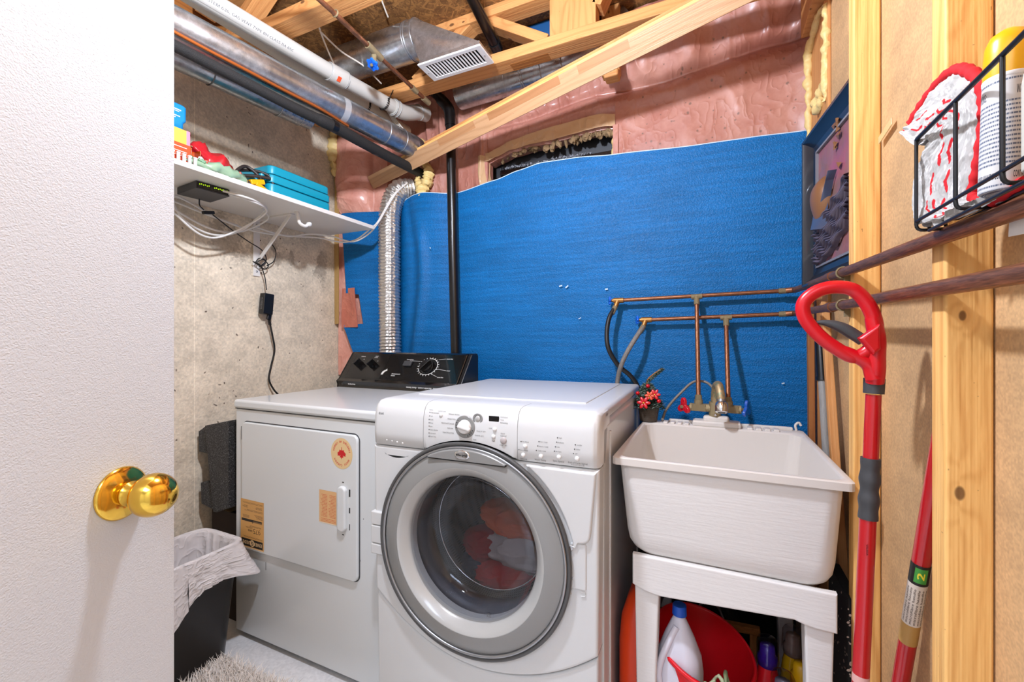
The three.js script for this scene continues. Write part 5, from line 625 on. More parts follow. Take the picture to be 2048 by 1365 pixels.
// faucet
{
  const t = thing('faucet', 'old brass wall-style tap with red and blue handles standing on the laundry sink', 'faucet', [0.01, 0.876, -1.715]);
  partW(t, 'body', merge([rod(V(-0.075, 0.902, -1.715), V(0.092, 0.902, -1.715), 0.0145, 0.0145, 20), rod(V(0.008, 0.876, -1.715), V(0.008, 0.925, -1.71), 0.02, 0.019, 20), rod(V(-0.0455, 0.902, -1.715), V(-0.0455, 0.93, -1.715), 0.0155, 0.0145, 18), rod(V(0.0515, 0.902, -1.715), V(0.0515, 0.93, -1.715), 0.0155, 0.0145, 18), box(-0.07, -0.02, 0.889, 0.915, -1.73, -1.7, 0.004), box(0.035, 0.085, 0.889, 0.915, -1.73, -1.7, 0.004)]), MT.oldbrass);
  partW(t, 'spout', sweep(smooth([[0.009, 0.92, -1.712], [0.01, 0.955, -1.71], [0.014, 0.985, -1.69], [0.02, 0.988, -1.66], [0.025, 0.965, -1.64], [0.027, 0.945, -1.633]], 40), 0.0142, 20), MT.oldbrass);
  partW(t, 'aerator', lathe([[0.0, 0], [0.011, 0], [0.0145, -0.004], [0.0165, -0.014], [0.0155, -0.03], [0.0125, -0.033], [0, -0.028]], 28).scale(1.25, 1.15, 1.25).rotateX(-0.35).translate(0.028, 0.937, -1.63), MT.chrome);
  partW(t, 'aerator_opening', new THREE.CylinderGeometry(0.0115, 0.0115, 0.002, 24).rotateX(-0.35).translate(0.028, 0.9015, -1.617), MT.black);
  partW(t, 'spout_nut', rod(V(0.0255, 0.958, -1.637), V(0.0275, 0.938, -1.631), 0.014, 0.014, 8), MT.steel);
  partW(t, 'mount_screw', new THREE.SphereGeometry(0.005, 14, 10).translate(0.01, 0.882, -1.692), MT.chrome);
  const tri = () => { const s = new THREE.Shape(), N = 48, r = 0.033; for (let i = 0; i <= N; i++) { const a = i / N * 2 * Math.PI, q = r * (0.72 + 0.28 * Math.cos(3 * a)); i ? s.lineTo(q * Math.cos(a + 1.57), q * Math.sin(a + 1.57)) : s.moveTo(q * Math.cos(1.57), q * Math.sin(1.57)); } for (let i = 0; i < 3; i++) { const a = 1.57 + i * 2.094, h = new THREE.Path(); h.absarc(0.014 * Math.cos(a), 0.014 * Math.sin(a), 0.0036, 0, 7); s.holes.push(h); } return extrude(s, 0.011, 0.003, 3, 12).translate(0, 0, -0.005); };
  partW(t, 'red_handle', tri().applyQuaternion(new THREE.Quaternion().setFromUnitVectors(V(0, 0, 1), V(-0.75, -0.05, 0.66).normalize())).translate(-0.094, 0.904, -1.7), MT.redwheel, 'red three-lobed handle'); partW(t, 'handle_hub', rod(V(-0.075, 0.902, -1.715), V(-0.104, 0.903, -1.694), 0.007, 0.006, 12), MT.oldbrass);
  partW(t, 'blue_handle', tri().applyQuaternion(new THREE.Quaternion().setFromUnitVectors(V(0, 0, 1), V(0.93, -0.05, 0.36).normalize())).translate(0.108, 0.904, -1.712), phys({ color: 0x0f55b4, roughness: 0.2, clearcoat: 0.6 }), 'blue three-lobed handle'); partW(t, 'handle_hub', rod(V(0.092, 0.902, -1.715), V(0.112, 0.902, -1.711), 0.006, 0.006, 12), MT.oldbrass);
}
// copper supply pipes
function supply(label, y, yEnd, xv, xd, zr, rEnd) {
  const t = thing('supply_pipe', label, 'pipe', [xd[0], y, -1.86]), r = 0.008, R = 0.0105, xc = 0.272;
  partW(t, 'wall_run', rod(V(xv, y, -1.86), V(xc - 0.012, y + 0.012, zr[0] - 0.01), r, r, 18), MT.copper);
  partW(t, 'elbow', sweep(bend([[xc - 0.035, y + 0.0115, zr[0] - 0.008], [xc, y + 0.0125, zr[0]], [xc, y + 0.011, zr[0] + 0.04]], 0.012, 6), R, 18), MT.copper);
  partW(t, 'coupling', rod(V(xc - 0.05, y + 0.011, zr[0] - 0.009), V(xc - 0.025, y + 0.0117, zr[0] - 0.006), 0.0105, 0.0105, 18), MT.oldbrass);
  partW(t, 'side_run', rod(V(xc, y + 0.012, zr[0]), V(xc, rEnd, -0.35), R, R, 18), MT.copper);
  partW(t, 'coupling', rod(V(xc, lerp(y + 0.012, rEnd, 0.33), lerp(zr[0], -0.35, 0.33)), V(xc, lerp(y + 0.012, rEnd, 0.36), lerp(zr[0], -0.35, 0.36)), 0.0128, 0.0128, 18), MT.copper);
  partW(t, 'drop', rod(V(xd[0], y - 0.01, -1.858), V(xd[1], 0.925, -1.716), r, r, 18), MT.copper);
  partW(t, 'tee', merge([rod(V(xd[0] - 0.02, y + 0.002, -1.86), V(xd[0] + 0.02, y + 0.004, -1.86), 0.0105, 0.0105, 18), rod(V(xd[0], y + 0.002, -1.86), V(xd[0] + 0.0006, y - 0.03, -1.85), 0.0105, 0.0105, 18)]), MT.oldbrass);
  partW(t, 'drop_coupling', rod(V(lerp(xd[0], xd[1], 0.95), lerp(y, 0.925, 0.95), lerp(-1.858, -1.716, 0.95)), V(xd[1], 0.925, -1.716), 0.012, 0.012, 18), MT.oldbrass);
  partW(t, 'valve', merge([rod(V(xv + 0.012, y, -1.86), V(xv - 0.03, y, -1.86), 0.0115, 0.011, 16), rod(V(xv - 0.012, y, -1.86), V(xv - 0.022, y - 0.032, -1.85), 0.0105, 0.0095, 16), rod(V(xv - 0.03, y, -1.86), V(xv - 0.048, y, -1.858), 0.008, 0.005, 12)]), std({ map: TX.patina, color: 0xffc890, metalness: 0.7, roughness: 0.45 }));
  partW(t, 'valve_wheel', wheel(6, 0.019).rotateY(-Math.PI / 2 + 0.35).translate(xv - 0.046, y, -1.858), MT.bluewheel, 'small blue valve wheel');
  partW(t, 'pipe_clip', merge([new THREE.TorusGeometry(0.0125, 0.002, 6, 18).translate(xc, lerp(y + 0.012, rEnd, 0.42), lerp(zr[0], -0.35, 0.42)), box(xc + 0.002, xc + 0.013, lerp(y, rEnd, 0.42) - 0.02, lerp(y, rEnd, 0.42) + 0.004, lerp(zr[0], -0.35, 0.42) - 0.004, lerp(zr[0], -0.35, 0.42) + 0.004)]), MT.oldbrass);
  return t;
}
supply('upper copper water pipe with blue valve wheel, along the back wall and right studs', 1.3155, 0, -0.352, [-0.056, -0.0455], [-1.852], 1.262);
supply('lower copper water pipe with blue valve wheel, along the back wall and right studs', 1.2305, 0, -0.238, [0.048, 0.0515], [-1.85], 1.202);
const HB = thing('hose', 'black rubber hose curving down from the upper valve behind the washing machine', 'hose', [-0.37, 0.9, -1.84]);
partW(HB, 'hose', sweep(smooth([[-0.374, 1.285, -1.848], [-0.392, 1.24, -1.82], [-0.398, 1.17, -1.8], [-0.388, 1.11, -1.79], [-0.352, 1.042, -1.81], [-0.306, 0.998, -1.83], [-0.276, 0.945, -1.845], [-0.268, 0.85, -1.85]], 60), 0.0095, 14), MT.blackcable); partW(HB, 'ferrule', rod(V(-0.373, 1.288, -1.85), V(-0.384, 1.258, -1.834), 0.0108, 0.0104, 16), MT.oldbrass);
const HG = thing('hose', 'grey braided hose running down from the lower valve behind the washing machine', 'hose', [-0.3, 0.9, -1.84]);
partW(HG, 'hose', sweep(smooth([[-0.259, 1.2, -1.845], [-0.282, 1.155, -1.805], [-0.312, 1.1, -1.79], [-0.338, 1.045, -1.8], [-0.36, 0.98, -1.835], [-0.368, 0.85, -1.85]], 60), 0.0095, 14), std({ color: 0x8b8680, roughness: 0.5, metalness: 0.3, bumpMap: TX.micro, bumpScale: 0.002 })); partW(HG, 'ferrule', rod(V(-0.2585, 1.203, -1.85), V(-0.27, 1.178, -1.825), 0.0108, 0.0104, 16), MT.oldbrass);
const TB = thing('hose', 'thin grey-brown tube arching from the sink rim behind the tap', 'hose', [-0.17, 0.85, -1.74]);
partW(TB, 'tube', sweep(smooth([[-0.172, 0.842, -1.738], [-0.16, 0.88, -1.742], [-0.11, 0.945, -1.752], [-0.06, 0.99, -1.775], [-0.02, 0.988, -1.775], [0.008, 0.96, -1.745], [0.012, 0.925, -1.735]], 60), 0.0048, 10), std({ color: 0x7d746a, roughness: 0.45 })); partW(TB, 'end_cap', new THREE.SphereGeometry(0.006, 12, 8).translate(-0.172, 0.845, -1.738), MT.whiteplastic);
// little decorated tree on the sink corner
{
  const t = thing('potted_tree', 'miniature artificial fir tree with red flowers in a dark pot on the sink corner', 'plant', [-0.218, 0.841, -1.7]); t.scale.setScalar(1.22);
  part(t, 'pot', lathe([[0, 0], [0.024, 0], [0.0255, 0.003], [0.0315, 0.045], [0.0335, 0.046], [0.0335, 0.052], [0.03, 0.052], [0.029, 0.044], [0, 0.044]], 28), std({ color: 0x4a3f33, roughness: 0.6, bumpMap: TX.brush, bumpScale: 0.002 }));
  part(t, 'stem', sweep(smooth([[0, 0.045, 0], [-0.003, 0.1, 0], [-0.004, 0.125, 0], [0.018, 0.148, 0], [0.04, 0.163, 0]], 20), 0.002, 6), MT.oldwood);
  const nd = [[], []], up = V(0, 1, 0); for (let i = 0; i < 2600; i++) { const h = rnd(), r = h < 0.86 ? 0.052 * (1 - 0.75 * h / 0.86) : 0.006, a = rnd() * 6.283, y = 0.052 + h * 0.08, top = h > 0.86, s = top ? (h - 0.86) / 0.14 : 0; const q = Math.sqrt(rnd()), c = top ? V(-0.004 + 0.044 * s, 0.122 + 0.04 * s, 0) : V(r * q * Math.cos(a) - 0.003, y - 0.012 * q, r * q * Math.sin(a)); const d = V(Math.cos(a) + rr(-0.6, 0.6) + (top ? 0.8 : 0), rr(-0.5, 0.9), Math.sin(a) + rr(-0.6, 0.6)).normalize(); const g = new THREE.ConeGeometry(0.0013, rr(0.009, 0.017), 3).translate(0, 0.004, 0); nd[rnd() < 0.3 ? 1 : 0].push(aim(g, c, c.clone().add(d))); }
  part(t, 'foliage', merge(nd[0]), std({ color: 0x1f3a2a, roughness: 0.7 })); part(t, 'frosted_foliage', merge(nd[1]), std({ color: 0x93a89a, roughness: 0.7 }));
  const flower = (x, y, z, s, c) => { const gs = []; for (let i = 0; i < 6; i++) { const a = i / 6 * 6.283; gs.push(new THREE.SphereGeometry(1, 10, 8).scale(s * 0.55, s * 0.3, s * 0.12).translate(s * 0.6, 0, 0).rotateZ(a).translate(0, 0, (i % 2) * 0.002)); } part(t, 'flower', merge(gs).rotateX(-0.3).translate(x, y, z), c); part(t, 'flower_centre', new THREE.SphereGeometry(s * 0.16, 8, 6).translate(x, y, z + 0.004), std({ color: 0xd8b040, roughness: 0.4 })); };
  flower(-0.008, 0.062, 0.046, 0.0175, MT.red); flower(0.022, 0.087, 0.034, 0.015, MT.red); flower(0.008, 0.083, 0.04, 0.013, std({ color: 0xd8502c, roughness: 0.4 }));
  for (const [x, y, z] of [[-0.028, 0.088, 0.03], [0.034, 0.068, 0.036], [0.0, 0.11, 0.018]]) part(t, 'berry', new THREE.SphereGeometry(0.006, 14, 10).translate(x, y, z), MT.red);
}
// framed relief picture leaning in the stud bay
{
  const A = V(0.290, 1.312, -1.624), dir = V(0.036, 0, 0.34).normalize(), N = V(-dir.z, 0, dir.x), W = 0.378, Ht = 0.452;
  const t = thing('picture', 'dark framed relief picture of curled forms leaning in the corner stud bay', 'picture', A.toArray()); t.rotation.y = Math.atan2(-dir.z, dir.x);
  const f = (name, pts, m) => { const pr = [[0, 0], [0.052, 0], [0.052, 0.008], [0.044, 0.0095], [0.03, 0.012], [0.014, 0.024], [0.006, 0.034], [0, 0.035]]; const [a, b] = pts, d = V(b[0] - a[0], b[1] - a[1], 0), L = d.length(); d.normalize(); const inn = V(-d.y, d.x, 0); const g = new THREE.BufferGeometry(), pos = [], idx = []; for (const e of [0, 1]) pr.forEach(([w, h]) => { const s = e ? L - w : w; pos.push(a[0] + d.x * s + inn.x * w, a[1] + d.y * s + inn.y * w, h); }); const n = pr.length; for (let i = 0; i < n; i++) { const j = (i + 1) % n; idx.push(i, j, n + i, n + i, j, n + j); } g.setAttribute('position', new THREE.Float32BufferAttribute(pos, 3)); g.setIndex(idx); g.computeVertexNormals(); part(t, name, toCreasedNormals(uvm(g, 'x'), 0.4), m); };
  const fm = phys({ color: 0x191c24, roughness: 0.32, clearcoat: 0.4, side: THREE.DoubleSide });
  f('frame_rail', [[0, 0], [W, 0]], fm); f('frame_rail', [[W, 0], [W, Ht]], fm); f('frame_rail', [[W, Ht], [0, Ht]], fm); f('frame_rail', [[0, Ht], [0, 0]], fm);
  part(t, 'inner_slip', merge([box(0.05, 0.056, 0.05, Ht - 0.05, 0, 0.013), box(W - 0.056, W - 0.05, 0.05, Ht - 0.05, 0, 0.013), box(0.05, W - 0.05, 0.05, 0.056, 0, 0.013), box(0.05, W - 0.05, Ht - 0.056, Ht - 0.05, 0, 0.013)]), std({ color: 0x77757a, roughness: 0.45 }));
  part(t, 'canvas', box(0.045, W - 0.045, 0.045, Ht - 0.045, 0.002, 0.006), std({ roughness: 0.5, map: ctex(256, 256, (x) => { x.fillStyle = '#7c5250'; x.fillRect(0, 0, 256, 256); for (let i = 0; i < 220; i++) { x.fillStyle = `rgba(${rr(90, 190) | 0},${rr(60, 120) | 0},${rr(80, 130) | 0},0.12)`; x.beginPath(); x.ellipse(rr(0, 256), rr(0, 256), rr(10, 50), rr(6, 26), rr(0, 3), 0, 7); x.fill(); } }) }));
  const ribM = phys({ color: 0x5c5360, roughness: 0.4, clearcoat: 0.3, side: THREE.DoubleSide }), leafM = phys({ color: 0x7a5232, roughness: 0.4, side: THREE.DoubleSide }), blueM = phys({ color: 0x414a60, roughness: 0.35, clearcoat: 0.3, side: THREE.DoubleSide });
  for (let i = 0; i < 11; i++) { const y0 = 0.058 + i * 0.0115; part(t, 'ribbon', slab((u, v) => [lerp(0.06, 0.3, u), y0 + 0.07 * u * u + 0.004 * Math.sin(u * 26 + i) + v * 0.011, 0.008 + 0.016 * Math.sin(Math.PI * v) + 0.004 * Math.sin(u * 20 + i * 2), u, v], 40, 5), ribM); }
  part(t, 'curl', slab((u, v) => { const a = lerp(-0.2, 2.7, u), h = lerp(0.17, 0.33, v), w = Math.sin(Math.PI * clamp(v * 0.86 + 0.1)); return [0.115 + 0.05 * w * Math.cos(a), h - 0.03 * (1 - w), 0.008 + 0.035 * w * Math.sin(a), u, v]; }, 30, 24), leafM);
  part(t, 'curl', slab((u, v) => { const w = Math.sin(Math.PI * clamp(0.08 + 0.84 * u)); return [lerp(0.055, 0.16, u), lerp(0.165 - 0.02 * u, 0.235 + 0.03 * Math.cos(u * 5), v), 0.01 + 0.03 * w * (1 - 0.5 * v), u, v]; }, 24, 14), blueM);
  part(t, 'curl', slab((u, v) => [lerp(0.13, 0.2, u) + 0.01 * v, lerp(0.18, 0.29, u) + 0.05 * v * (1 - u), 0.01 + 0.02 * Math.sin(Math.PI * v), u, v], 20, 10), blueM);
  for (let i = 0; i < 9; i++) part(t, 'flake', new THREE.TetrahedronGeometry(0.012).scale(1, 1.6, 0.4).rotateZ(rr(0, 3)).translate(rr(0.17, 0.23), rr(0.29, 0.42), 0.012), leafM);
}
// ---------------------------------------------------------------- right side: mop, broom stick, wire basket, leaning boards
{
  const t = thing('spray_mop', 'red spray mop with looped handle and grey trigger leaning beside the sink', 'mop', [0.215, 0, -0.93]);
  const k = 0.955, P = (x, y, z = -0.98) => [x * k, 1.143 + (y - 1.143) * k, z * k];
  const top = P(0.266, 1.05, -0.99), foot = V(0.212, 0.04, -0.925), up = V(...top).sub(foot).normalize();
  const at = (y) => foot.clone().addScaledVector(up, (y - foot.y) / up.y);
  const loop = smooth([P(0.258, 1.128), P(0.236, 1.114), P(0.205, 1.132), P(0.178, 1.158), P(0.158, 1.192), P(0.158, 1.216), P(0.178, 1.236), P(0.206, 1.243), P(0.234, 1.236), P(0.256, 1.206), P(0.266, 1.165)], 70, true);
  partW(t, 'handle', merge([sweep(loop, 0.0102, 18, { flat: 1.15 }), sweep(smooth([P(0.262, 1.185), P(0.267, 1.15), P(0.266, 1.115), P(0.266, 1.09), P(0.266, 1.068, -0.985)], 24), (q) => lerp(0.0112, 0.014, Math.sin(q * 2.4)), 20), sweep(smooth([P(0.205, 1.131), P(0.235, 1.116), P(0.256, 1.1), P(0.264, 1.075)], 20), (q) => lerp(0.0095, 0.0125, q), 18)]), MT.red);
  partW(t, 'trigger', sweep(smooth([P(0.175, 1.178), P(0.192, 1.177), P(0.216, 1.168), P(0.238, 1.152), P(0.248, 1.144)], 24), (q) => 0.0022 + 0.0078 * Math.sin(Math.min(1, q * 1.25) * 1.75), 16), MT.darkgrey, 'dark grey spray trigger');
  partW(t, 'trigger_cover', extrude(shape([[-0.006, -0.002], [0.014, -0.03], [0.024, -0.02], [0.022, 0.022]]), 0.02, 0.005, 3).translate(...P(0.243, 1.15, -0.977)), MT.red);
  partW(t, 'collar', rod(at(1.078), at(1.052), 0.0152, 0.0148, 24), MT.darkgrey); partW(t, 'upper_tube', rod(at(1.05), at(0.9), 0.0112, 0.0112, 24), MT.redmetal);
  partW(t, 'grip', sweep(Array.from({ length: 40 }, (_, i) => at(lerp(0.94, 0.835, i / 39))), (q) => 0.0142 + 0.0014 * Math.cos(q * 18) * Math.sin(q * 3.14), 26), MT.darkgrey, 'dark grey ribbed hand grip');
  partW(t, 'lower_tube', rod(at(0.85), at(0.08), 0.0122, 0.0122, 24), MT.redmetal); partW(t, 'worn_band', rod(at(0.566), at(0.552), 0.01235, 0.01235, 24), std({ color: 0xd9a8a0, roughness: 0.7 }), 'scuffed pale band');
  partW(t, 'tube_print', (() => { const c = at(0.78); return new THREE.PlaneGeometry(0.006, 0.035).translate(c.x - 0.002, c.y, c.z + 0.0125); })(), print(ctex(64, 256, (x) => { x.rotate(Math.PI / 2); x.fillStyle = '#5a0810'; x.font = 'bold 40px sans-serif'; x.fillText('VILEDA', 20, -14, 210); })));
  partW(t, 'joint', rbox(0.03, 0.06, 0.03, 0.008).translate(0.211, 0.06, -0.924), MT.darkgrey); partW(t, 'mop_plate', rbox(0.12, 0.02, 0.22, 0.008).translate(0.2, 0.03, -0.9), MT.red); partW(t, 'mop_pad', rbox(0.13, 0.02, 0.24, 0.009).translate(0.2, 0.0105, -0.9), std({ color: 0xd8d5d0, roughness: 1 }));
}
{
  const t = thing('broom_stick', 'red metal broom stick with a paper label leaning behind the second stud', 'broom', [0.3, 0, -1.1]), A = V(0.3205, 1.02, -0.872), B = V(0.3, 0.0, -1.156), d = B.clone().sub(A).normalize(), at = (y) => A.clone().addScaledVector(d, (y - A.y) / d.y);
  partW(t, 'tube', rod(B, A, 0.0125, 0.0125, 26), MT.redmetal);
  const lab = ctex(256, 512, (x) => { x.fillStyle = '#d8cfc0'; x.fillRect(0, 0, 256, 512); x.fillStyle = '#11140f'; x.fillRect(0, 0, 256, 120); x.save(); x.translate(150, 60); x.rotate(-Math.PI / 2); x.fillStyle = '#3f9a3a'; x.fillRect(-44, -60, 88, 110); x.fillStyle = '#f2e23a'; x.font = 'bold 84px sans-serif'; x.fillText('2', -24, 26); x.restore(); x.fillStyle = '#b9904c'; x.fillRect(0, 380, 256, 132); x.save(); x.translate(60, 370); x.rotate(-Math.PI / 2); x.fillStyle = '#4a4038'; x.font = 'bold 26px sans-serif'; for (let i = 0; i < 6; i++) x.fillText('microfibre handle', 0, i * 34, 230); x.restore(); });
  const L = V(0, 0, 0), top = at(0.775), bot = at(0.615); L.copy(bot).sub(top);
  partW(t, 'label', (() => { const bi = V().crossVectors(d, V(1, 0, 0)).normalize(), ax = V().crossVectors(bi, d).normalize(); return slab((u, v) => { const a = lerp(3.5, 0.4, u), q = top.clone().addScaledVector(L, v).addScaledVector(ax, 0.0129 * Math.cos(a)).addScaledVector(bi, 0.0129 * Math.sin(a)); return [q.x, q.y, q.z, u, 1 - v]; }, 24, 6); })(), std({ map: lab, roughness: 0.5, side: THREE.DoubleSide }), 'printed paper label');
  partW(t, 'tip', new THREE.SphereGeometry(0.0125, 20, 12).translate(A.x, A.y, A.z), MT.redmetal);
}
{
  const t = thing('wire_basket', 'black wire basket hung on the right studs above the copper pipe', 'basket', [0.262, 1.286, -0.56]), r = 0.0021, x0 = 0.24, x1 = 0.283, z0 = -0.734, z1 = -0.3, yb = 1.292, yt = 1.404, w = (pts, rad = r) => sweep(bend(pts, 0.008, 4), rad, 8);
  partW(t, 'top_rail', w([[x1, yt, z0], [x0, yt, z0], [x0, yt, z1], [x1, yt, z1], [x1, yt, z0]], 0.0026), MT.black); partW(t, 'lower_rail', w([[x1, yb + 0.006, z0], [x0, yb + 0.006, z0], [x0, yb + 0.006, z1], [x1, yb + 0.006, z1], [x1, yb + 0.006, z0]]), MT.black);
  partW(t, 'base_rail', w([[x0 + 0.004, yb - 0.012, z0 + 0.03], [x0 + 0.004, yb - 0.012, z1]]), MT.black);
  for (const z of [z0 + 0.004, -0.63, -0.546, -0.46, -0.38]) partW(t, 'wire', w([[x0, yt, z], [x0, yb - 0.006, z], [x1, yb - 0.006, z]]), MT.black); for (const x of [0.254, 0.27]) partW(t, 'wire', w([[x, yt, z0], [x, yb - 0.006, z0], [x, yb - 0.006, z1]]), MT.black);
}
{ // folded microfibre pad draped in the basket
  const t = thing('mop_pad', 'folded white microfibre mop pad with red binding and red pattern in the wire basket', 'cleaning cloth', [0.26, 1.3, -0.7]);
  const A = [[0.272, 1.294, -0.58], [0.271, 1.292, -0.637], [0.27, 1.306, -0.664], [0.27, 1.336, -0.655], [0.27, 1.382, -0.643], [0.27, 1.42, -0.648], [0.268, 1.452, -0.672], [0.264, 1.468, -0.70], [0.258, 1.462, -0.745], [0.25, 1.442, -0.772]];
  const B = [[0.247, 1.288, -0.66], [0.247, 1.293, -0.735], [0.247, 1.318, -0.748], [0.248, 1.358, -0.747], [0.25, 1.385, -0.727], [0.25, 1.396, -0.715], [0.249, 1.394, -0.718], [0.248, 1.394, -0.724], [0.247, 1.402, -0.745], [0.243, 1.434, -0.782]];
  const ca = new THREE.CatmullRomCurve3(P3(A)), cb = new THREE.CatmullRomCurve3(P3(B)), N = (u, v) => { const a = ca.getPoint(v), b = cb.getPoint(v); return a.lerp(b, u); };
  const pat = ctex(256, 512, (x) => { x.fillStyle = '#b2afaa'; x.fillRect(0, 0, 256, 512); for (let i = 0; i < 900; i++) { x.fillStyle = rnd() < 0.5 ? 'rgba(216,213,208,0.6)' : 'rgba(150,146,140,0.4)'; x.beginPath(); x.ellipse(rr(0, 256), rr(0, 512), rr(3, 9), rr(2, 5), rr(0, 3), 0, 7); x.fill(); } x.strokeStyle = '#c51a24'; x.lineWidth = 9; x.lineCap = 'round'; for (let k = 0; k < 9; k++) for (let c = 0; c < 3; c++) { const cx = 100 + c * 34 + (k % 2) * 14, y = 40 + k * 50; if (rnd() < 0.8) { x.beginPath(); x.moveTo(cx, y); x.lineTo(cx + 10, y + 16); x.lineTo(cx - 2, y + 32); x.stroke(); } } });
  const sfc = (off) => (u, v) => { const q = N(u, v), e = 0.004, du = N(Math.min(1, u + e), v).sub(N(Math.max(0, u - e), v)), dv = N(u, Math.min(1, v + e)).sub(N(u, Math.max(0, v - e))), n = V().crossVectors(dv, du).normalize(); if (n.z < 0 && v < 0.5) n.negate(); const cell = 0.5 + 0.5 * Math.sin(v * 46) * Math.sin(u * 15 + (Math.floor(v * 46 / Math.PI) % 2) * 1.5), h = off + 0.0036 * cell + 0.0016 * (vn(u * 70, v * 190, 1e9, 1e9, 71) - 0.5); q.addScaledVector(n, h); return [q.x, q.y, q.z, u, v]; };
  partW(t, 'pile', slab(sfc(0.003), 44, 130), std({ map: pat, roughness: 1, side: THREE.DoubleSide })); partW(t, 'backing', slab(sfc(-0.004), 20, 60), std({ color: 0xb9b4ae, roughness: 1, side: THREE.DoubleSide }));
  partW(t, 'binding', sweep(Array.from({ length: 90 }, (_, i) => ca.getPoint(i / 89).add(V(-0.002, 0, 0.003))), (q, i) => 0.0064 + 0.0008 * Math.sin(i * 1.7), 12), std({ color: 0xc90f1a, roughness: 0.85 }), 'red binding'); partW(t, 'binding', sweep(Array.from({ length: 12 }, (_, i) => N(i / 11 * 0.75, 1)), 0.004, 10), std({ color: 0xc90f1a, roughness: 0.85 }));
}
{
  const t = thing('spray_can', 'small white spray can with yellow cap in the wire basket', 'can', [0.266, 1.292, -0.606]);
  const lab = ctex(1024, 1024, (x) => { x.fillStyle = '#cfcdca'; x.fillRect(0, 0, 1024, 1024); x.fillStyle = '#f0a51c'; x.fillRect(0, 0, 1024, 96); x.fillStyle = '#cfcdca'; x.fillRect(0, 40, 1024, 12); const ln = (y, n, lh) => { x.fillStyle = '#5b6478'; for (let i = 0; i < n; i++) for (let q = 0; q < 1024;) { const l = rr(5, 20); x.fillRect(q, y + i * lh, l, lh * 0.42); q += l + 4; } }; ln(112, 16, 10); x.fillStyle = '#2a2f3c'; x.font = 'bold 26px sans-serif'; for (let i = 0; i < 3; i++) x.fillText('WARNING:', i * 341, 300); ln(312, 15, 10); x.font = 'bold 22px sans-serif'; x.fillStyle = '#2a2f3c'; for (let i = 0; i < 3; i++) x.fillText('CONTAINER MAY EXPLODE', i * 341, 490, 320); ln(502, 8, 10); x.fillStyle = '#1f2f66'; x.fillRect(0, 590, 1024, 34); x.fillRect(0, 770, 1024, 26); x.fillRect(0, 806, 1024, 20); ln(634, 13, 10); ln(834, 9, 10); x.strokeStyle = '#4a5068'; x.lineWidth = 5; for (let i = 0; i < 5; i++) { x.beginPath(); x.arc(i * 205 + 60, 972, 30, 0, 7); x.stroke(); } });
  part(t, 'body', lathe([[0, 0], [0.0145, 0], [0.0172, 0.002], [0.0172, 0.112], [0.0164, 0.115]], 40), std({ map: lab, roughness: 0.3 })); part(t, 'cap', lathe([[0.0166, 0.113], [0.0172, 0.116], [0.0172, 0.138], [0.0164, 0.15], [0.013, 0.159], [0.006, 0.164], [0, 0.165]], 40), MT.yellow); part(t, 'cap_ring', lathe([[0.0172, 0.112], [0.0176, 0.113], [0.0176, 0.1155], [0.017, 0.1165]], 40), MT.whiteplastic); t.rotation.z = -0.03;
}
{ const t = thing('bottle', 'plain white bottle at the right edge behind the yellow-capped can', 'bottle', [0.2655, 1.292, -0.535]); part(t, 'body', lathe([[0, 0], [0.015, 0], [0.0168, 0.003], [0.0168, 0.078], [0.0155, 0.088], [0.011, 0.096], [0.0075, 0.1], [0.0075, 0.12], [0, 0.12]], 36), std({ color: 0xc8c3b4, roughness: 0.4 })); part(t, 'cap', lathe([[0, 0.12], [0.009, 0.12], [0.009, 0.138], [0, 0.139]], 20), MT.whiteplastic); }
{ const t = thing('paper_tag', 'white paper tag stuck behind the copper pipe under the basket', 'tag', [0.281, 1.26, -0.6]); part(t, 'paper', rbox(0.0012, 0.022, 0.055, 0.0005).rotateX(0.1), MT.paper); }
{ const t = thing('plastic_clip', 'clear plastic strip clipped to the first stud beside the mop pad', 'clip', [0.325, 1.578, -1.14]); part(t, 'strip', rbox(0.002, 0.016, 0.075, 0.0008).rotateX(-0.12), phys({ color: 0xe2c48e, roughness: 0.25, transparent: true, opacity: 0.75 })); }
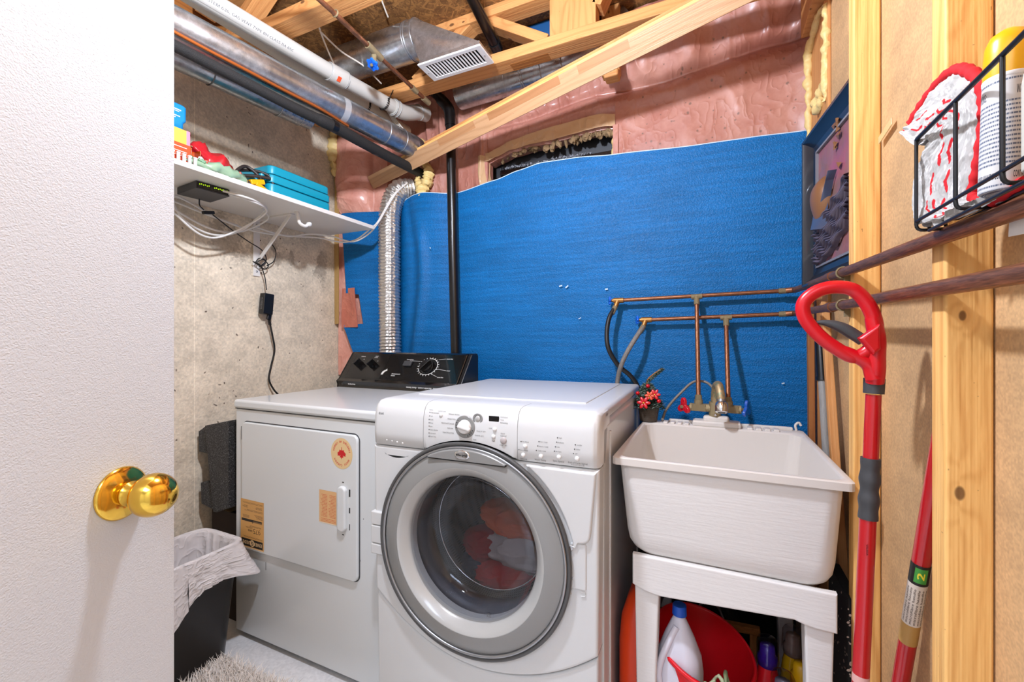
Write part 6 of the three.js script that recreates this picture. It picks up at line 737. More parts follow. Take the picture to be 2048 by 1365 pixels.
// boards and pipe leaning in the right corner behind the sink
{
  const lean = (name, label, a, b, w, th, m) => { const t = thing(name, label, 'board', a); const A = V(...a), B = V(...b); partW(t, 'board', aim(wbox(-w / 2, w / 2, 0, A.distanceTo(B), -th / 2, th / 2, 'y', 0.002), A, B), m); };
  lean('leaning_board', 'narrow grey-brown board leaning beside the blue foam edge behind the sink', [0.31, 0.01, -1.75], [0.308, 1.3, -1.8], 0.018, 0.03, std({ map: TX.pine, color: 0xa88a78, roughness: 0.7 }));
  lean('leaning_board', 'slim orange board leaning in the corner right of the white and black pipe', [0.31, 0.01, -1.24], [0.31, 1.26, -1.6], 0.02, 0.024, MT.joist);
  lean('leaning_board', 'pale board leaning against the first stud behind the mop', [0.322, 0.01, -1.3], [0.322, 1.24, -1.27], 0.02, 0.02, MT.pine);
  const t = thing('drain_pipe', 'white plastic pipe with a black coupling standing in the right corner', 'pipe', [0.318, 0, -1.6]);
  partW(t, 'tube', rod(V(0.309, 0.02, -1.36), V(0.309, 1.03, -1.62), 0.0115, 0.0115, 24), std({ color: 0xcfc8be, roughness: 0.5, map: TX.galv })); partW(t, 'coupling', rod(V(0.309, 1.02, -1.617), V(0.309, 1.17, -1.655), 0.0145, 0.0145, 24), MT.abs); partW(t, 'collar', rod(V(0.309, 1.02, -1.617), V(0.309, 1.032, -1.62), 0.0165, 0.0165, 24), MT.abs);
  const q = thing('panel', 'black paint-spattered panel standing under the right of the sink', 'panel', [0.29, 0, -1.3]); part(q, 'panel', uvm(box(-0.012, 0.012, 0.0, 0.56, -0.09, 0.09, 0.003), 'y'), MT.dark);
  const sp = []; for (let i = 0; i < 150; i++) sp.push(new THREE.CircleGeometry(rr(0.0008, 0.0034), 7).scale(1, rr(0.5, 1.8), 1).rotateZ(rnd() * 3).translate(rr(-0.0115, 0.0115), rr(0.02, 0.55), 0.0905)); for (let i = 0; i < 120; i++) sp.push(new THREE.CircleGeometry(rr(0.001, 0.004), 7).rotateY(-Math.PI / 2).translate(-0.0125, rr(0.02, 0.55), rr(-0.09, 0.09))); const m = part(q, 'paint_spatter', merge(sp), std({ color: 0xb8a596, roughness: 0.7 })); m.userData.kind = 'stuff';
}
// ---------------------------------------------------------------- left wall: shelf and what it carries
{
  const t = thing('shelf', 'white wall shelf with folding brackets on the concrete wall', 'shelf', [-1.757, 1.713, -1.2]);
  partW(t, 'board', box(-1.948, -1.566, 1.713, 1.731, -1.712, -0.2, 0.0015), MT.melamine);
  for (const z of [-1.347, -0.5]) { partW(t, 'bracket_plate', box(-1.949, -1.944, 1.448, 1.712, z - 0.016, z + 0.016, 0.001), MT.melamine); partW(t, 'bracket_arm', box(-1.945, -1.70, 1.706, 1.713, z - 0.012, z + 0.012, 0.001), MT.melamine); partW(t, 'bracket_brace', aim(rbox(0.018, 0.32, 0.006, 0.002).translate(0, 0.16, 0), V(-1.944, 1.51, z), V(-1.72, 1.706, z)), MT.melamine); for (const y of [1.47, 1.69]) partW(t, 'screw', new THREE.SphereGeometry(0.005, 12, 8).scale(0.5, 1, 1).translate(-1.944, y, z), MT.steel); }
  partW(t, 'hook', sweep(bend([[-1.672, 1.712, -1.338], [-1.66, 1.712, -1.338], [-1.658, 1.664, -1.345], [-1.655, 1.655, -1.375], [-1.655, 1.675, -1.395]], 0.012, 5), 0.0075, 12), MT.melamine); partW(t, 'hook_ball', new THREE.SphereGeometry(0.0125, 20, 14).translate(-1.655, 1.672, -1.394), MT.whiteplastic);
  const n = thing('network_switch', 'small dark grey network switch with green lights fixed under the shelf', 'network switch', [-1.722, 1.6985, -0.985], { turn: -0.09 });
  part(n, 'case', rbox(0.14, 0.026, 0.112, 0.002), MT.darkgrey); part(n, 'port_face', box(0.07, 0.0712, -0.01, 0.01, -0.052, 0.052), MT.black);
  for (let i = 0; i < 8; i++) { part(n, 'port', box(0.0708, 0.0718, -0.006, 0.006, -0.048 + i * 0.0122, -0.0385 + i * 0.0122), std({ color: 0x2c2c20, roughness: 0.5 })); for (const o of [0, 0.006]) if (i !== 4) part(n, 'indicator_light', new THREE.BoxGeometry(0.0015, 0.0035, 0.0028).translate(0.0722, 0.005 - o * 0.3, -0.046 + i * 0.0122 + o), std({ color: 0x99c21a, emissive: 0xb6e01a, emissiveIntensity: 1.2 })); }
}
cableW('cable', 'thick loop of white network cables hanging under the shelf', [
  [[-1.648, 1.7, -1.01], [-1.61, 1.69, -1.06], [-1.62, 1.69, -1.12], [-1.66, 1.685, -1.19], [-1.75, 1.67, -1.22], [-1.82, 1.62, -1.2], [-1.85, 1.585, -1.14], [-1.85, 1.58, -1.06], [-1.84, 1.62, -0.97], [-1.84, 1.69, -0.94], [-1.86, 1.69, -1.0], [-1.88, 1.66, -1.12], [-1.89, 1.65, -1.22]],
  [[-1.648, 1.695, -1.03], [-1.62, 1.685, -1.1], [-1.67, 1.68, -1.2], [-1.78, 1.63, -1.19], [-1.83, 1.565, -1.1], [-1.82, 1.56, -1.03], [-1.81, 1.62, -0.93], [-1.82, 1.68, -0.86]],
  [[-1.82, 1.69, -0.85], [-1.83, 1.63, -0.96], [-1.86, 1.6, -1.12], [-1.87, 1.63, -1.24], [-1.82, 1.69, -1.31], [-1.7, 1.7, -1.2]],
  [[-1.87, 1.68, -0.95], [-1.88, 1.66, -1.1], [-1.88, 1.64, -1.3], [-1.86, 1.66, -1.5], [-1.82, 1.67, -1.6], [-1.76, 1.66, -1.68], [-1.69, 1.67, -1.71], [-1.6, 1.72, -1.72], [-1.555, 1.745, -1.72], [-1.535, 1.82, -1.755], [-1.5, 1.9, -1.78], [-1.47, 1.97, -1.84]],
  [[-1.88, 1.66, -1.28], [-1.86, 1.65, -1.45], [-1.83, 1.68, -1.55], [-1.77, 1.68, -1.64], [-1.7, 1.66, -1.7], [-1.61, 1.7, -1.725], [-1.55, 1.75, -1.725], [-1.525, 1.83, -1.76], [-1.49, 1.91, -1.79], [-1.465, 1.98, -1.85]],
], 0.0041, MT.whitecable);
cableW('power_lead', 'thin black lead running from the network switch to a tangle on the shelf bracket', [
  [[-1.775, 1.687, -1.0], [-1.79, 1.665, -1.01], [-1.8, 1.655, -1.03]], [[-1.81, 1.647, -1.07], [-1.85, 1.61, -1.18], [-1.89, 1.59, -1.27], [-1.92, 1.565, -1.36], [-1.93, 1.53, -1.385], [-1.93, 1.5, -1.36], [-1.925, 1.49, -1.345]],
  [[-1.925, 1.505, -1.325], [-1.915, 1.53, -1.34], [-1.91, 1.52, -1.37], [-1.915, 1.495, -1.35], [-1.92, 1.51, -1.31], [-1.91, 1.5, -1.335], [-1.912, 1.48, -1.36], [-1.915, 1.5, -1.385], [-1.91, 1.525, -1.355], [-1.92, 1.505, -1.33], [-1.915, 1.485, -1.35], [-1.915, 1.45, -1.365], [-1.915, 1.385, -1.375]],
  [[-1.93, 1.62, -1.405], [-1.925, 1.58, -1.43], [-1.925, 1.53, -1.42], [-1.92, 1.5, -1.38]],
], 0.0024, MT.blackcable);
{ const t = thing('inline_plug', 'small black inline connector hanging below the network switch', 'connector', [-1.805, 1.65, -1.05]); part(t, 'body', rbox(0.013, 0.013, 0.045, 0.003).rotateX(0.25), MT.black);
  const a = thing('power_adapter', 'black power adapter brick hanging on its cord against the concrete wall', 'power adapter', [-1.915, 1.318, -1.375]); part(a, 'case', rbox(0.034, 0.098, 0.05, 0.003).rotateX(-0.09), MT.black); part(a, 'label_print', new THREE.PlaneGeometry(0.03, 0.08).rotateY(0).rotateX(-0.09).translate(0, 0, 0.0262), print(ctex(128, 256, (x) => { x.rotate(Math.PI / 2); x.fillStyle = '#8c8c8c'; x.font = 'bold 30px sans-serif'; x.fillText('AC ADAPTER', 30, -70, 190); x.font = '20px sans-serif'; for (let i = 0; i < 3; i++) x.fillText('INPUT 100-240V 1.2A', 30, -44 + i * 22, 180); })));
  part(a, 'plug', rbox(0.014, 0.03, 0.02, 0.004).rotateX(-0.2).translate(0, -0.06, -0.012), MT.black); for (let i = 0; i < 4; i++) part(a, 'strain_relief', new THREE.TorusGeometry(0.006, 0.0022, 6, 14).rotateX(Math.PI / 2 - 0.2).translate(0, -0.078 - i * 0.006, -0.014 - i * 0.001), MT.black); }
cableW('mains_cable', 'thick black power cord running from the adapter down behind the dryer', [[[-1.915, 1.235, -1.39], [-1.915, 1.17, -1.405], [-1.92, 1.1, -1.42], [-1.925, 1.02, -1.405], [-1.925, 0.96, -1.395], [-1.92, 0.91, -1.415], [-1.9, 0.84, -1.46], [-1.89, 0.6, -1.5]]], 0.0042, MT.blackcable);
{
  const tb = thing('toolbox', 'teal plastic tool case lying on the right of the white shelf', 'tool case', [-1.72, 1.731, -1.315]);
  const L = (y0, y1, o = 0, r = 0.022) => loft([sec(y0, -0.12 + o, 0.12 - o, -0.15 + o, 0.15 - o, r), sec(y0 + 0.003, -0.123 + o, 0.123 - o, -0.153 + o, 0.153 - o, r), sec(y1 - 0.005, -0.123 + o, 0.123 - o, -0.153 + o, 0.153 - o, r), sec(y1, -0.118 + o, 0.118 - o, -0.148 + o, 0.148 - o, r)], 8, [true, true]);
  part(tb, 'base', L(0, 0.046), MT.teal); part(tb, 'band', L(0.048, 0.082, 0.0), MT.teal); part(tb, 'lid', L(0.084, 0.12, 0.004), MT.teal); part(tb, 'seam', L(0.04, 0.1, 0.008), MT.darkgrey);
  part(tb, 'handle', sweep(bend([[-0.03, 0.06, 0.15], [-0.03, 0.062, 0.178], [0.06, 0.062, 0.178], [0.06, 0.06, 0.15]], 0.012, 5), 0.011, 14), MT.teal); part(tb, 'handle_joint', new THREE.CylinderGeometry(0.012, 0.012, 0.07, 18).translate(0.09, 0.05, 0.166), MT.teal); part(tb, 'latch', rbox(0.03, 0.04, 0.012, 0.004).translate(0.06, 0.075, 0.158), MT.teal);
  const cc = thing('cable_coil', 'coil of thick dark cable with a yellow clamp on the shelf', 'cable', [-1.62, 1.731, -1.08]);
  part(cc, 'cable', sweep(smooth([[0.02, 0.006, 0.12], [0.01, 0.02, 0.06], [0.0, 0.06, 0.03], [-0.01, 0.085, -0.01], [0.01, 0.05, -0.05], [0.0, 0.012, -0.07], [0.01, 0.01, -0.02], [0.0, 0.05, 0.03], [-0.02, 0.07, 0.0], [-0.01, 0.082, -0.05], [0.01, 0.07, -0.09], [0.015, 0.03, -0.1], [0.0, 0.01, -0.08], [0.01, 0.012, 0.0], [0.02, 0.03, 0.07], [0.0, 0.04, 0.02], [0.01, 0.055, -0.04], [0.02, 0.06, -0.085]], 160), 0.0062, 10), std({ color: 0x2a2422, roughness: 0.5 }));
  part(cc, 'clamp', merge([rbox(0.022, 0.02, 0.06, 0.005).rotateX(0.3).translate(0.01, 0.03, -0.035), rbox(0.02, 0.018, 0.05, 0.005).rotateX(-0.4).translate(0.012, 0.014, -0.05)]), MT.yellow, 'yellow clamp');
  const crumple = (g, k, a) => { const p = g.attributes.position; g.computeVertexNormals(); const n = g.attributes.normal; for (let i = 0; i < p.count; i++) { const x = p.getX(i), y = p.getY(i), z = p.getZ(i), q = a * (fbm(x * 9 + z * 7 + k, y * 12 + z * 9 + 4, 3, 3, 3, k) - 0.5) + a * 0.6 * Math.pow(1 - Math.abs(2 * vn(x * 40 + y * 25, z * 30 + y * 20, 1e9, 1e9, k + 1) - 1), 4); p.setXYZ(i, x + n.getX(i) * q, y + n.getY(i) * q, z + n.getZ(i) * q); } g.computeVertexNormals(); return g; };
  const rb = thing('plastic_bag', 'crumpled red plastic bag lying on the shelf left of the cable coil', 'bag', [-1.68, 1.733, -0.98]); part(rb, 'bag', crumple(new THREE.SphereGeometry(1, 48, 32).scale(0.06, 0.038, 0.1).rotateX(-0.34).translate(0, 0.055, 0), 51, 0.03), phys({ color: 0xc0202a, roughness: 0.3, clearcoat: 0.6 }));
  const gb = thing('plastic_bag', 'clear bag with green and white things flat on the shelf front', 'bag', [-1.6, 1.733, -0.95]); part(gb, 'bag', crumple(new THREE.SphereGeometry(1, 40, 28).scale(0.03, 0.018, 0.11).translate(0, 0.016, 0), 61, 0.02), phys({ color: 0x8fae90, roughness: 0.2, clearcoat: 0.8 })); for (let i = 0; i < 9; i++) part(gb, 'piece', rbox(0.012, 0.012, rr(0.01, 0.03), 0.003).rotateY(rr(0, 3)).rotateX(rr(-0.4, 0.4)).translate(rr(0.0, 0.022), rr(0.02, 0.032), rr(-0.08, 0.09)), std({ color: [0xd8d8d0, 0x5d8a62, 0xc84a3a][i % 3], roughness: 0.4 }));
  const ob = thing('box', 'orange carton on the shelf beside the door edge', 'box', [-1.64, 1.731, -0.8]); part(ob, 'carton', rbox(0.1, 0.066, 0.14, 0.002).translate(0, 0.033, 0), std({ color: 0xdc4a16, roughness: 0.6 })); part(ob, 'print', new THREE.PlaneGeometry(0.13, 0.05).rotateY(Math.PI / 2).translate(0.0512, 0.035, 0), print(ctex(256, 96, (x) => { x.fillStyle = '#f2e6d8'; for (let i = 0; i < 3; i++) x.fillRect(150, 12 + i * 28, 90, 5); })));
  const yb = thing('box', 'yellow and pink carton lying on top of the orange carton', 'box', [-1.645, 1.798, -0.805]); part(yb, 'carton', rbox(0.09, 0.05, 0.13, 0.002).translate(0, 0.025, 0), std({ color: 0xe6b84a, roughness: 0.6 })); part(yb, 'end_panel', rbox(0.092, 0.051, 0.012, 0.002).translate(0, 0.025, -0.062), std({ color: 0xe58aa0, roughness: 0.6 }), 'pink end'); part(yb, 'open_flap', rbox(0.05, 0.003, 0.05, 0.001).rotateX(0.12).translate(-0.01, 0.018, -0.092), MT.cardboard, 'grey-brown open cardboard flap');
  const am = thing('tape_dispenser', 'amber translucent plastic piece in front of the red bag', 'dispenser', [-1.61, 1.745, -0.887]); part(am, 'body', merge([rbox(0.035, 0.05, 0.003, 0.001).translate(0, 0.025, 0.014), rbox(0.035, 0.05, 0.003, 0.001).translate(0, 0.025, -0.014), rbox(0.003, 0.05, 0.03, 0.001).translate(-0.016, 0.025, 0), rbox(0.035, 0.004, 0.03, 0.001).translate(0, 0.002, 0)]), phys({ color: 0xd8600c, transmission: 0.5, roughness: 0.2, thickness: 0 }));
  const bl = thing('bottle', 'flat blue plastic bottle standing on the cartons on the shelf', 'bottle', [-1.65, 1.848, -0.825]); part(bl, 'body', loft([sec(0, -0.03, 0.03, -0.04, 0.04, 0.01), sec(0.03, -0.03, 0.03, -0.042, 0.042, 0.012), sec(0.04, -0.03, 0.03, -0.05, 0.05, 0.012), sec(0.085, -0.03, 0.03, -0.05, 0.05, 0.012), sec(0.09, -0.027, 0.027, -0.046, 0.046, 0.012)], 6, [true, true]), std({ color: 0x1386c8, roughness: 0.35 })); part(bl, 'print', new THREE.PlaneGeometry(0.07, 0.06).rotateY(Math.PI / 2).translate(0.0306, 0.05, 0), print(ctex(128, 128, (x) => { x.fillStyle = '#e8f2f8'; x.fillRect(50, 20, 70, 8); x.fillRect(50, 34, 60, 5); x.fillRect(40, 66, 74, 7); x.fillRect(40, 80, 50, 6); })));
  for (let i = 0; i < 6; i++) { const p = thing('peg', ['first', 'second', 'third', 'fourth', 'fifth', 'sixth'][i] + ' white peg from the door in the row along the shelf edge', 'peg', [-1.576, 1.732, -0.79 - i * 0.017], { group: 'white pegs along the shelf edge' }); part(p, 'stem', rbox(0.008, 0.022, 0.009, 0.002).translate(0, 0.011, 0), MT.whiteplastic); part(p, 'head', rbox(0.01, 0.006, 0.011, 0.002).translate(0, 0.024, 0), MT.whiteplastic); }
}
// ---------------------------------------------------------------- left floor: bin, packing foam, rug
{
  const t = thing('waste_bin', 'black plastic waste bin with a grey liner beside the door', 'bin', [-1.665, 0, -0.83]);
  const R = (y, g) => sec(y, -0.125 + g, 0.125 - g, -0.195 + g * 1.2, 0.195 - g * 1.2, 0.05);
  part(t, 'bin', loft([R(0, 0.036), R(0.006, 0.03), R(0.2, 0.017), R(0.4, 0.004), R(0.402, 0.008), R(0.2, 0.022), R(0.02, 0.036)], 8, [true, true]), std({ color: 0x171312, roughness: 0.32 }));
  const bag = std({ color: 0xd4d0d0, roughness: 0.38, side: THREE.DoubleSide, bumpMap: TX.film, bumpScale: 0.004 });
  const per = (a, g) => { const s = R(0, g), hx = (s.x1 - s.x0) / 2, hz = (s.z1 - s.z0) / 2, c = Math.cos(a), q = Math.sin(a), n = 7, k = Math.pow(Math.pow(Math.abs(c) / hx, n) + Math.pow(Math.abs(q) / hz, n), -1 / n); return [k * c, k * q]; };
  part(t, 'liner', slab((u, v) => { // inside, over the rim, hanging down outside with a loose corner
    const a = u * 2 * Math.PI, hang = 0.085 + 0.11 * sm(-0.5, 0.7, Math.sin(a)) + 0.02 * vn(a * 3, 2, 1e9, 1e9, 81), w = 0.006 * (vn(a * 14, v * 6, 1e9, 1e9, 82) - 0.5) + 0.004 * Math.pow(1 - Math.abs(2 * vn(a * 9 + v * 3, v * 3, 1e9, 1e9, 83) - 1), 3);
    let y, g; if (v < 0.45) { const q = v / 0.45; y = lerp(0.06, 0.415, q); g = lerp(0.045, 0.012, q) + w * 1.5; } else if (v < 0.58) { const q = (v - 0.45) / 0.13, an = q * Math.PI; y = 0.415 + 0.01 * Math.sin(an); g = 0.003 + 0.009 * Math.cos(an) + w * 0.2; } else { const q = (v - 0.58) / 0.42; y = 0.415 - hang * q; g = -0.006 - 0.012 * q * (0.3 + vn(a * 4, 1, 1e9, 1e9, 84)) + w * (0.4 + q); }
    const [x, z] = per(a, g), cr = Math.exp(-Math.pow((a - 5.28) / 0.16, 2)), q = clamp((v - 0.6) / 0.4); return [x + cr * q * 0.03, y - cr * q * 0.02, z - cr * q * 0.03, u * 1.2, v];
  }, 220, 60), bag, 'thin grey plastic bag');
}
{
  const t = thing('packing_foam', 'black foam packing block wedged between the concrete wall and the dryer', 'packing foam', [-1.84, 0.46, -1.15]);
  const prof = new THREE.Shape(); prof.moveTo(-0.075, 0.335); prof.lineTo(0.13, 0.385); prof.lineTo(0.13, 0.03); prof.lineTo(0.02, 0.0); prof.lineTo(-0.02, 0.25); prof.lineTo(-0.035, 0.25); prof.lineTo(-0.045, 0.3); prof.lineTo(-0.075, 0.335);
  part(t, 'block', uvm(extrude(shape([[-0.025, 0.34], [0.13, 0.372], [0.13, 0.03], [0.05, 0.0], [0.03, 0.0], [0.0, 0.18]]), 0.16, 0.004, 2).translate(0, 0, -0.08), 'y'), MT.packfoam); part(t, 'web', uvm(extrude(shape([[-0.06, 0.31], [-0.02, 0.34], [0.0, 0.2], [0.035, 0.0], [-0.055, 0.02], [-0.055, 0.1]]), 0.12, 0.003, 2).translate(0, 0, -0.09), 'y'), MT.packfoam);
  part(t, 'lug', uvm(extrude(shape([[-0.085, 0.31], [-0.03, 0.34], [-0.012, 0.31], [-0.012, 0.225], [-0.08, 0.225]]), 0.14, 0.004, 2).translate(0, 0, -0.07), 'y'), MT.packfoam); part(t, 'lug', uvm(extrude(shape([[-0.07, 0.1], [-0.02, 0.115], [0.025, 0.09], [0.025, 0.0], [-0.065, 0.015]]), 0.14, 0.004, 2).translate(0, 0, -0.07), 'y'), MT.packfoam);
  const b = thing('box', 'dark brown box standing on the floor under the packing foam', 'box', [-1.82, 0, -1.26]); part(b, 'carton', uvm(rbox(0.2, 0.44, 0.26, 0.004).translate(0, 0.22, 0), 'x'), std({ color: 0x2a1b12, roughness: 0.8 })); part(b, 'tape', rbox(0.05, 0.001, 0.26, 0.0004).translate(0, 0.4405, 0), MT.tape);
}
{
  const t = thing('rug', 'cream shag rug on the grey floor in front of the dryer', 'rug', [-1.2, 0, -0.685]);
  part(t, 'backing', extrude(rrect(-0.37, 0.4, -0.3, 0.28, 0.05), 0.012, 0.003).rotateX(-Math.PI / 2), std({ color: 0xf2e8dc, roughness: 1 }));
  const g = new THREE.ConeGeometry(0.0022, 0.05, 4, 3).translate(0, 0.025, 0); { const p = g.attributes.position; for (let i = 0; i < p.count; i++) { const y = p.getY(i); p.setX(i, p.getX(i) + 5.5 * y * y); } g.computeVertexNormals(); }
  const N = 15000, im = new THREE.InstancedMesh(g, std({ color: 0xfff8f0, roughness: 0.95 }), N), m = new THREE.Matrix4(), c = new THREE.Color(); im.name = 'pile'; im.userData.kind = 'stuff'; im.castShadow = im.receiveShadow = true; t.add(im);
  for (let i = 0; i < N; i++) { const x = rr(-0.37, 0.4), z = rr(-0.28, 0.3), cl = vn(x * 28, z * 28, 1e9, 1e9, 91); m.compose(V(x, 0.01, z), new THREE.Quaternion().setFromEuler(new THREE.Euler(rr(-0.5, 0.5) + 0.9 * (cl - 0.5), rnd() * 6.283, rr(-0.5, 0.5))), V(1.5, rr(0.6, 1.05), 1.5)); im.setMatrixAt(i, m); im.setColorAt(i, c.setScalar(rr(0.92, 1.0))); }
}
// ---------------------------------------------------------------- under the sink
{
  const hollow = (t, name, prof, m, n = 40) => part(t, name, lathe(prof, n), m);
  const bk = thing('bucket', 'round red plastic bucket under the sink holding the bleach jug', 'bucket', [-0.022, 0, -1.33]); const bg = lathe([[0, 0], [0.095, 0], [0.1, 0.01], [0.132, 0.285], [0.139, 0.288], [0.14, 0.296], [0.136, 0.3], [0.129, 0.296], [0.098, 0.02], [0, 0.014]], 64); bg.scale(0.94, 1, 1.15); { const p = bg.attributes.position; for (let i = 0; i < p.count; i++) p.setY(i, p.getY(i) * (1 - 0.75 * p.getX(i) - 0.15 * p.getZ(i))); bg.computeVertexNormals(); } part(bk, 'bucket', bg, MT.redplastic);
  const bl = thing('bleach_jug', 'white bleach jug with blue cap standing in the red bucket', 'jug', [-0.08, 0.14, -1.245]);
  part(bl, 'body', loft([sec(0, -0.052, 0.052, -0.04, 0.04, 0.025), sec(0.006, -0.056, 0.056, -0.043, 0.043, 0.03), sec(0.13, -0.057, 0.057, -0.044, 0.044, 0.032), sec(0.17, -0.053, 0.053, -0.042, 0.042, 0.034), sec(0.215, -0.037, 0.037, -0.033, 0.033, 0.03), sec(0.25, -0.022, 0.021, -0.02, 0.02, 0.019), sec(0.262, -0.016, 0.015, -0.015, 0.015, 0.014), sec(0.27, -0.015, 0.014, -0.014, 0.014, 0.013)], 8, [true, true]).rotateY(-0.25), std({ color: 0xdad9e2, roughness: 0.3 }));
  part(bl, 'handle', sweep(smooth([[-0.006, 0.246, 0.02], [-0.026, 0.206, 0.034], [-0.043, 0.16, 0.04], [-0.05, 0.12, 0.038], [-0.046, 0.095, 0.034]], 30), 0.0085, 12), std({ color: 0xdedde6, roughness: 0.3 })); part(bl, 'cap', merge([new THREE.CylinderGeometry(0.0175, 0.0185, 0.024, 36).translate(0, 0.282, 0), new THREE.CylinderGeometry(0.0165, 0.0175, 0.002, 36).translate(0, 0.2945, 0)]), MT.bluecap, 'blue screw cap');
  part(bl, 'label', slab((u, v) => { const x = lerp(-0.05, 0.057, u), z = 0.0448 - 0.012 * Math.pow(Math.abs(x) / 0.057, 6); return [x * 0.97 + 0.0, lerp(0.0, 0.085, v), z + 0.001 + x * 0.26, u, v]; }, 16, 2), std({ roughness: 0.4, map: ctex(256, 256, (x) => { x.fillStyle = '#f2c21c'; x.fillRect(0, 0, 256, 256); x.fillStyle = '#dddce2'; x.fillRect(160, 0, 96, 256); x.fillStyle = '#3a3324'; x.font = 'bold 20px sans-serif'; x.fillText('ULTIMATE', 24, 50); x.fillText('BLEACH', 24, 74); for (let i = 0; i < 12; i++) { x.fillRect(170, 24 + i * 16, rr(40, 76), 5); x.fillRect(24, 96 + i * 12, rr(60, 120), 4); } }) }));
  const mh = thing('string_mop', 'pale green string mop head in the red bucket beside the bleach', 'mop', [0.03, 0.2, -1.24]); for (let i = 0; i < 26; i++) { const x = rr(-0.035, 0.045), z = rr(-0.03, 0.02), y = rr(0.02, 0.11) - Math.abs(x - 0.0) * 0.6; part(mh, 'strand', sweep(smooth([[x, -0.08, z], [x + rr(-0.01, 0.01), y * 0.5, z + 0.01], [x + rr(-0.015, 0.015), y, z + rr(0, 0.02)], [x + rr(-0.03, 0.03), y - 0.03, z + 0.035], [x + rr(-0.03, 0.03), y - 0.09, z + 0.04]], 26), (q, k) => 0.0042 + 0.0012 * Math.sin(k * 1.6), 7), std({ color: [0xaab488, 0xbcc49c, 0x98a67a][i % 3], roughness: 1 })); }
  const oj = thing('detergent_jug', 'orange detergent jug between the washing machine and the left sink leg', 'jug', [-0.192, 0, -1.315]); part(oj, 'body', loft([sec(0, -0.046, 0.046, -0.1, 0.09, 0.03), sec(0.01, -0.049, 0.049, -0.103, 0.093, 0.034), sec(0.3, -0.049, 0.049, -0.103, 0.093, 0.036), sec(0.36, -0.045, 0.046, -0.098, 0.08, 0.036), sec(0.405, -0.03, 0.04, -0.07, 0.05, 0.03), sec(0.425, -0.012, 0.03, -0.03, 0.03, 0.02)], 8, [true, true]), MT.orange); part(oj, 'cap', lathe([[0, 0.42], [0.021, 0.42], [0.022, 0.45], [0, 0.452]], 28).translate(0.022, 0, 0.03), MT.whiteplastic); part(oj, 'print', new THREE.PlaneGeometry(0.06, 0.2).translate(0.0, 0.2, 0.0938), print(ctex(128, 256, (x) => { x.fillStyle = 'rgba(150,20,10,0.7)'; for (let i = 0; i < 16; i++) x.fillRect(70, 30 + i * 13, rr(20, 50), 5); })));
  const bottle = (name, label, at, k, body, cap, neck) => { const t = thing(name, label, 'bottle', at); part(t, 'body', loft([sec(0, -0.03 * k, 0.03 * k, -0.024, 0.024, 0.02), sec(0.005, -0.032 * k, 0.032 * k, -0.026, 0.026, 0.022), sec(0.15, -0.033 * k, 0.033 * k, -0.026, 0.026, 0.023), sec(0.2, -0.027 * k, 0.027 * k, -0.023, 0.023, 0.02), sec(0.222, -0.022, 0.022, -0.02, 0.02, 0.018), sec(0.228, -0.021, 0.021, -0.019, 0.019, 0.018)], 8, [true, true]), body); if (neck) part(t, 'cap_base', lathe([[0, 0.226], [0.025, 0.226], [0.025, 0.25], [0.02, 0.254], [0.018, 0.28], [0, 0.282]], 28), neck); return t; };
  const clear = phys({ color: 0xe8e8ee, transmission: 1, roughness: 0.08, thickness: 0 });
  const dome = (t, c = clear) => part(t, 'measuring_cap', lathe([[0.0285, 0.236], [0.029, 0.24], [0.027, 0.29], [0.022, 0.3], [0, 0.302]], 32), c, 'clear measuring cap');
  dome(bottle('detergent_bottle', 'red detergent bottle with purple collar and clear cap right of the red bucket', [0.142, 0, -1.42], 1, MT.redplastic, null, std({ color: 0x43229c, roughness: 0.3 })));
  dome(bottle('detergent_bottle', 'bottle with a clear dome cap in front of the yellow bottles', [0.163, 0, -1.285], 0.9, std({ color: 0xd8d4da, roughness: 0.35 }), null, std({ color: 0x8d8799, roughness: 0.3 })));
  const y1 = bottle('cleaner_bottle', 'yellow cleaner bottle with clear cap at the back under the sink', [0.215, 0, -1.5], 1.0, phys({ color: 0xe0a812, roughness: 0.25, clearcoat: 0.4 }), null, std({ color: 0xb09480, roughness: 0.3 })); dome(y1);
  const y2 = bottle('cleaner_bottle', 'bright yellow bottle with round black label left of the right sink leg', [0.216, 0, -1.375], 1.15, MT.jugyellow, null, MT.jugyellow); part(y2, 'label', new THREE.CircleGeometry(0.016, 28).translate(0.012, 0.19, 0.0255), std({ roughness: 0.4, map: ctex(128, 128, (x) => { x.fillStyle = '#101010'; x.fillRect(0, 0, 128, 128); x.strokeStyle = '#e8d23a'; x.lineWidth = 9; x.beginPath(); x.arc(64, 44, 22, 2.2, 7); x.stroke(); x.fillStyle = '#d8b020'; x.fillRect(30, 82, 70, 16); }) }));
  const wd = thing('board', 'narrow wooden board lying across the back under the sink', 'board', [-0.03, 0.2, -1.6]); part(wd, 'board', wbox(-0.17, 0.17, -0.011, 0.011, -0.012, 0.012, 'x').rotateZ(0.05), MT.oldwood); for (const x of [-0.15, 0.15]) part(wd, 'support', wbox(x - 0.01, x + 0.01, -0.2, 0, -0.01, 0.01, 'y'), MT.oldwood);
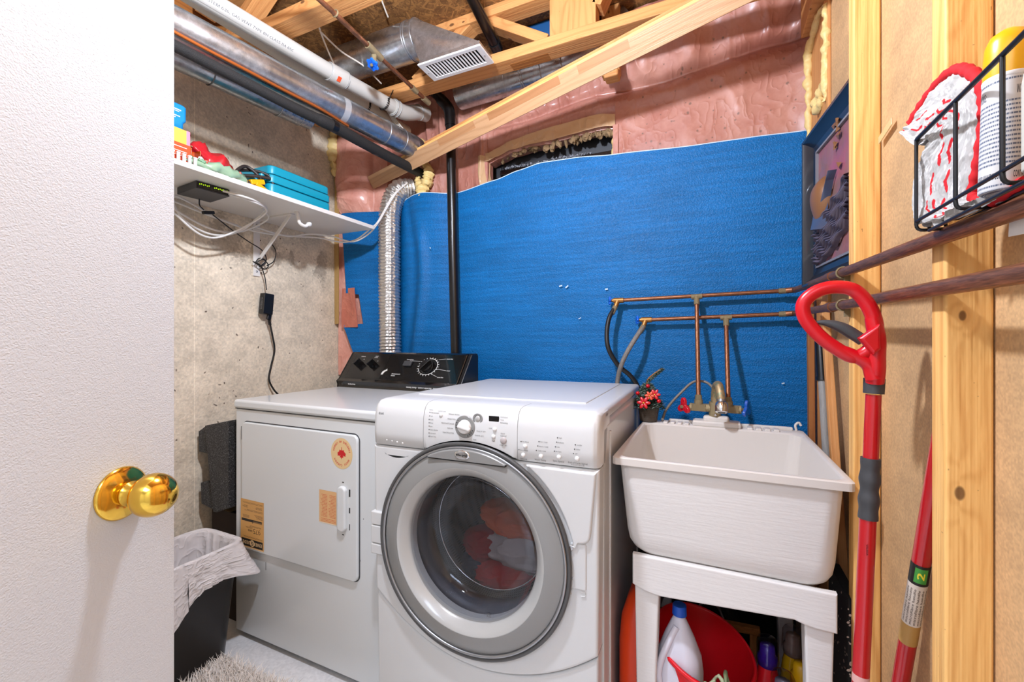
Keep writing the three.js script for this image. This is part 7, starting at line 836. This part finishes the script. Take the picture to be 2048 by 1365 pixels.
  const wh = thing('wheel', 'dark wheel rim leaning behind the board under the sink', 'wheel', [-0.07, 0.16, -1.66]); part(wh, 'tyre', new THREE.TorusGeometry(0.135, 0.022, 12, 48).rotateX(-0.08), MT.blackmatte); part(wh, 'rim', new THREE.TorusGeometry(0.108, 0.006, 8, 48).rotateX(-0.08), MT.steel); for (let i = 0; i < 6; i++) part(wh, 'spoke', rod(V(0, 0, 0), V(0.108 * Math.cos(i * 1.047), 0.108 * Math.sin(i * 1.047), 0), 0.004, 0.004, 8), MT.steel); part(wh, 'hub', new THREE.CylinderGeometry(0.018, 0.018, 0.04, 18).rotateX(Math.PI / 2), MT.blackmatte);
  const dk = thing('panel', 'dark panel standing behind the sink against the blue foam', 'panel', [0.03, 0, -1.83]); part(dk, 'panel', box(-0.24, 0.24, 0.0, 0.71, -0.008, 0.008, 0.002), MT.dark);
}
// ---------------------------------------------------------------- lamps
{
  const t = thing('ceiling_bulb', 'bare round bulb in a white holder on the laundry room ceiling', 'lamp', BULB.at);
  part(t, 'bulb', new THREE.SphereGeometry(0.045, 28, 20), std({ color: 0xffffff, emissive: BULB.color, emissiveIntensity: 6 })).castShadow = false; part(t, 'holder', lathe([[0, 0.1], [0.05, 0.1], [0.05, 0.075], [0.025, 0.065], [0.022, 0.04], [0, 0.04]], 28), MT.whiteplastic); part(t, 'junction_box', rbox(0.1, 0.05, 0.1, 0.004).translate(0, 0.367, 0), MT.steel); part(t, 'pendant_cord', new THREE.CylinderGeometry(0.004, 0.004, 0.25, 10).translate(0, 0.22, 0), MT.blackcable);
  const l = new THREE.PointLight(BULB.color, BULB.power, 0, 2); l.castShadow = true; l.shadow.radius = 2.2; l.name = 'bulb_light'; t.add(l);
  const h = thing('hall_lamp', 'flat ceiling lamp of the hallway behind the camera', 'lamp', [HALL.at[0], HALL.at[1] + 0.01, HALL.at[2]]); part(h, 'lamp_panel', rbox(HALL.size[0], 0.018, HALL.size[1], 0.004), std({ color: 0xffffff, emissive: HALL.color, emissiveIntensity: 2 })).castShadow = false;
  const r = new THREE.RectAreaLight(HALL.color, HALL.power, HALL.size[0], HALL.size[1]); r.name = 'hall_light'; r.position.set(0, -0.013, 0); r.rotation.x = -Math.PI / 2; h.add(r);
}
renderer.render(scene, camera);
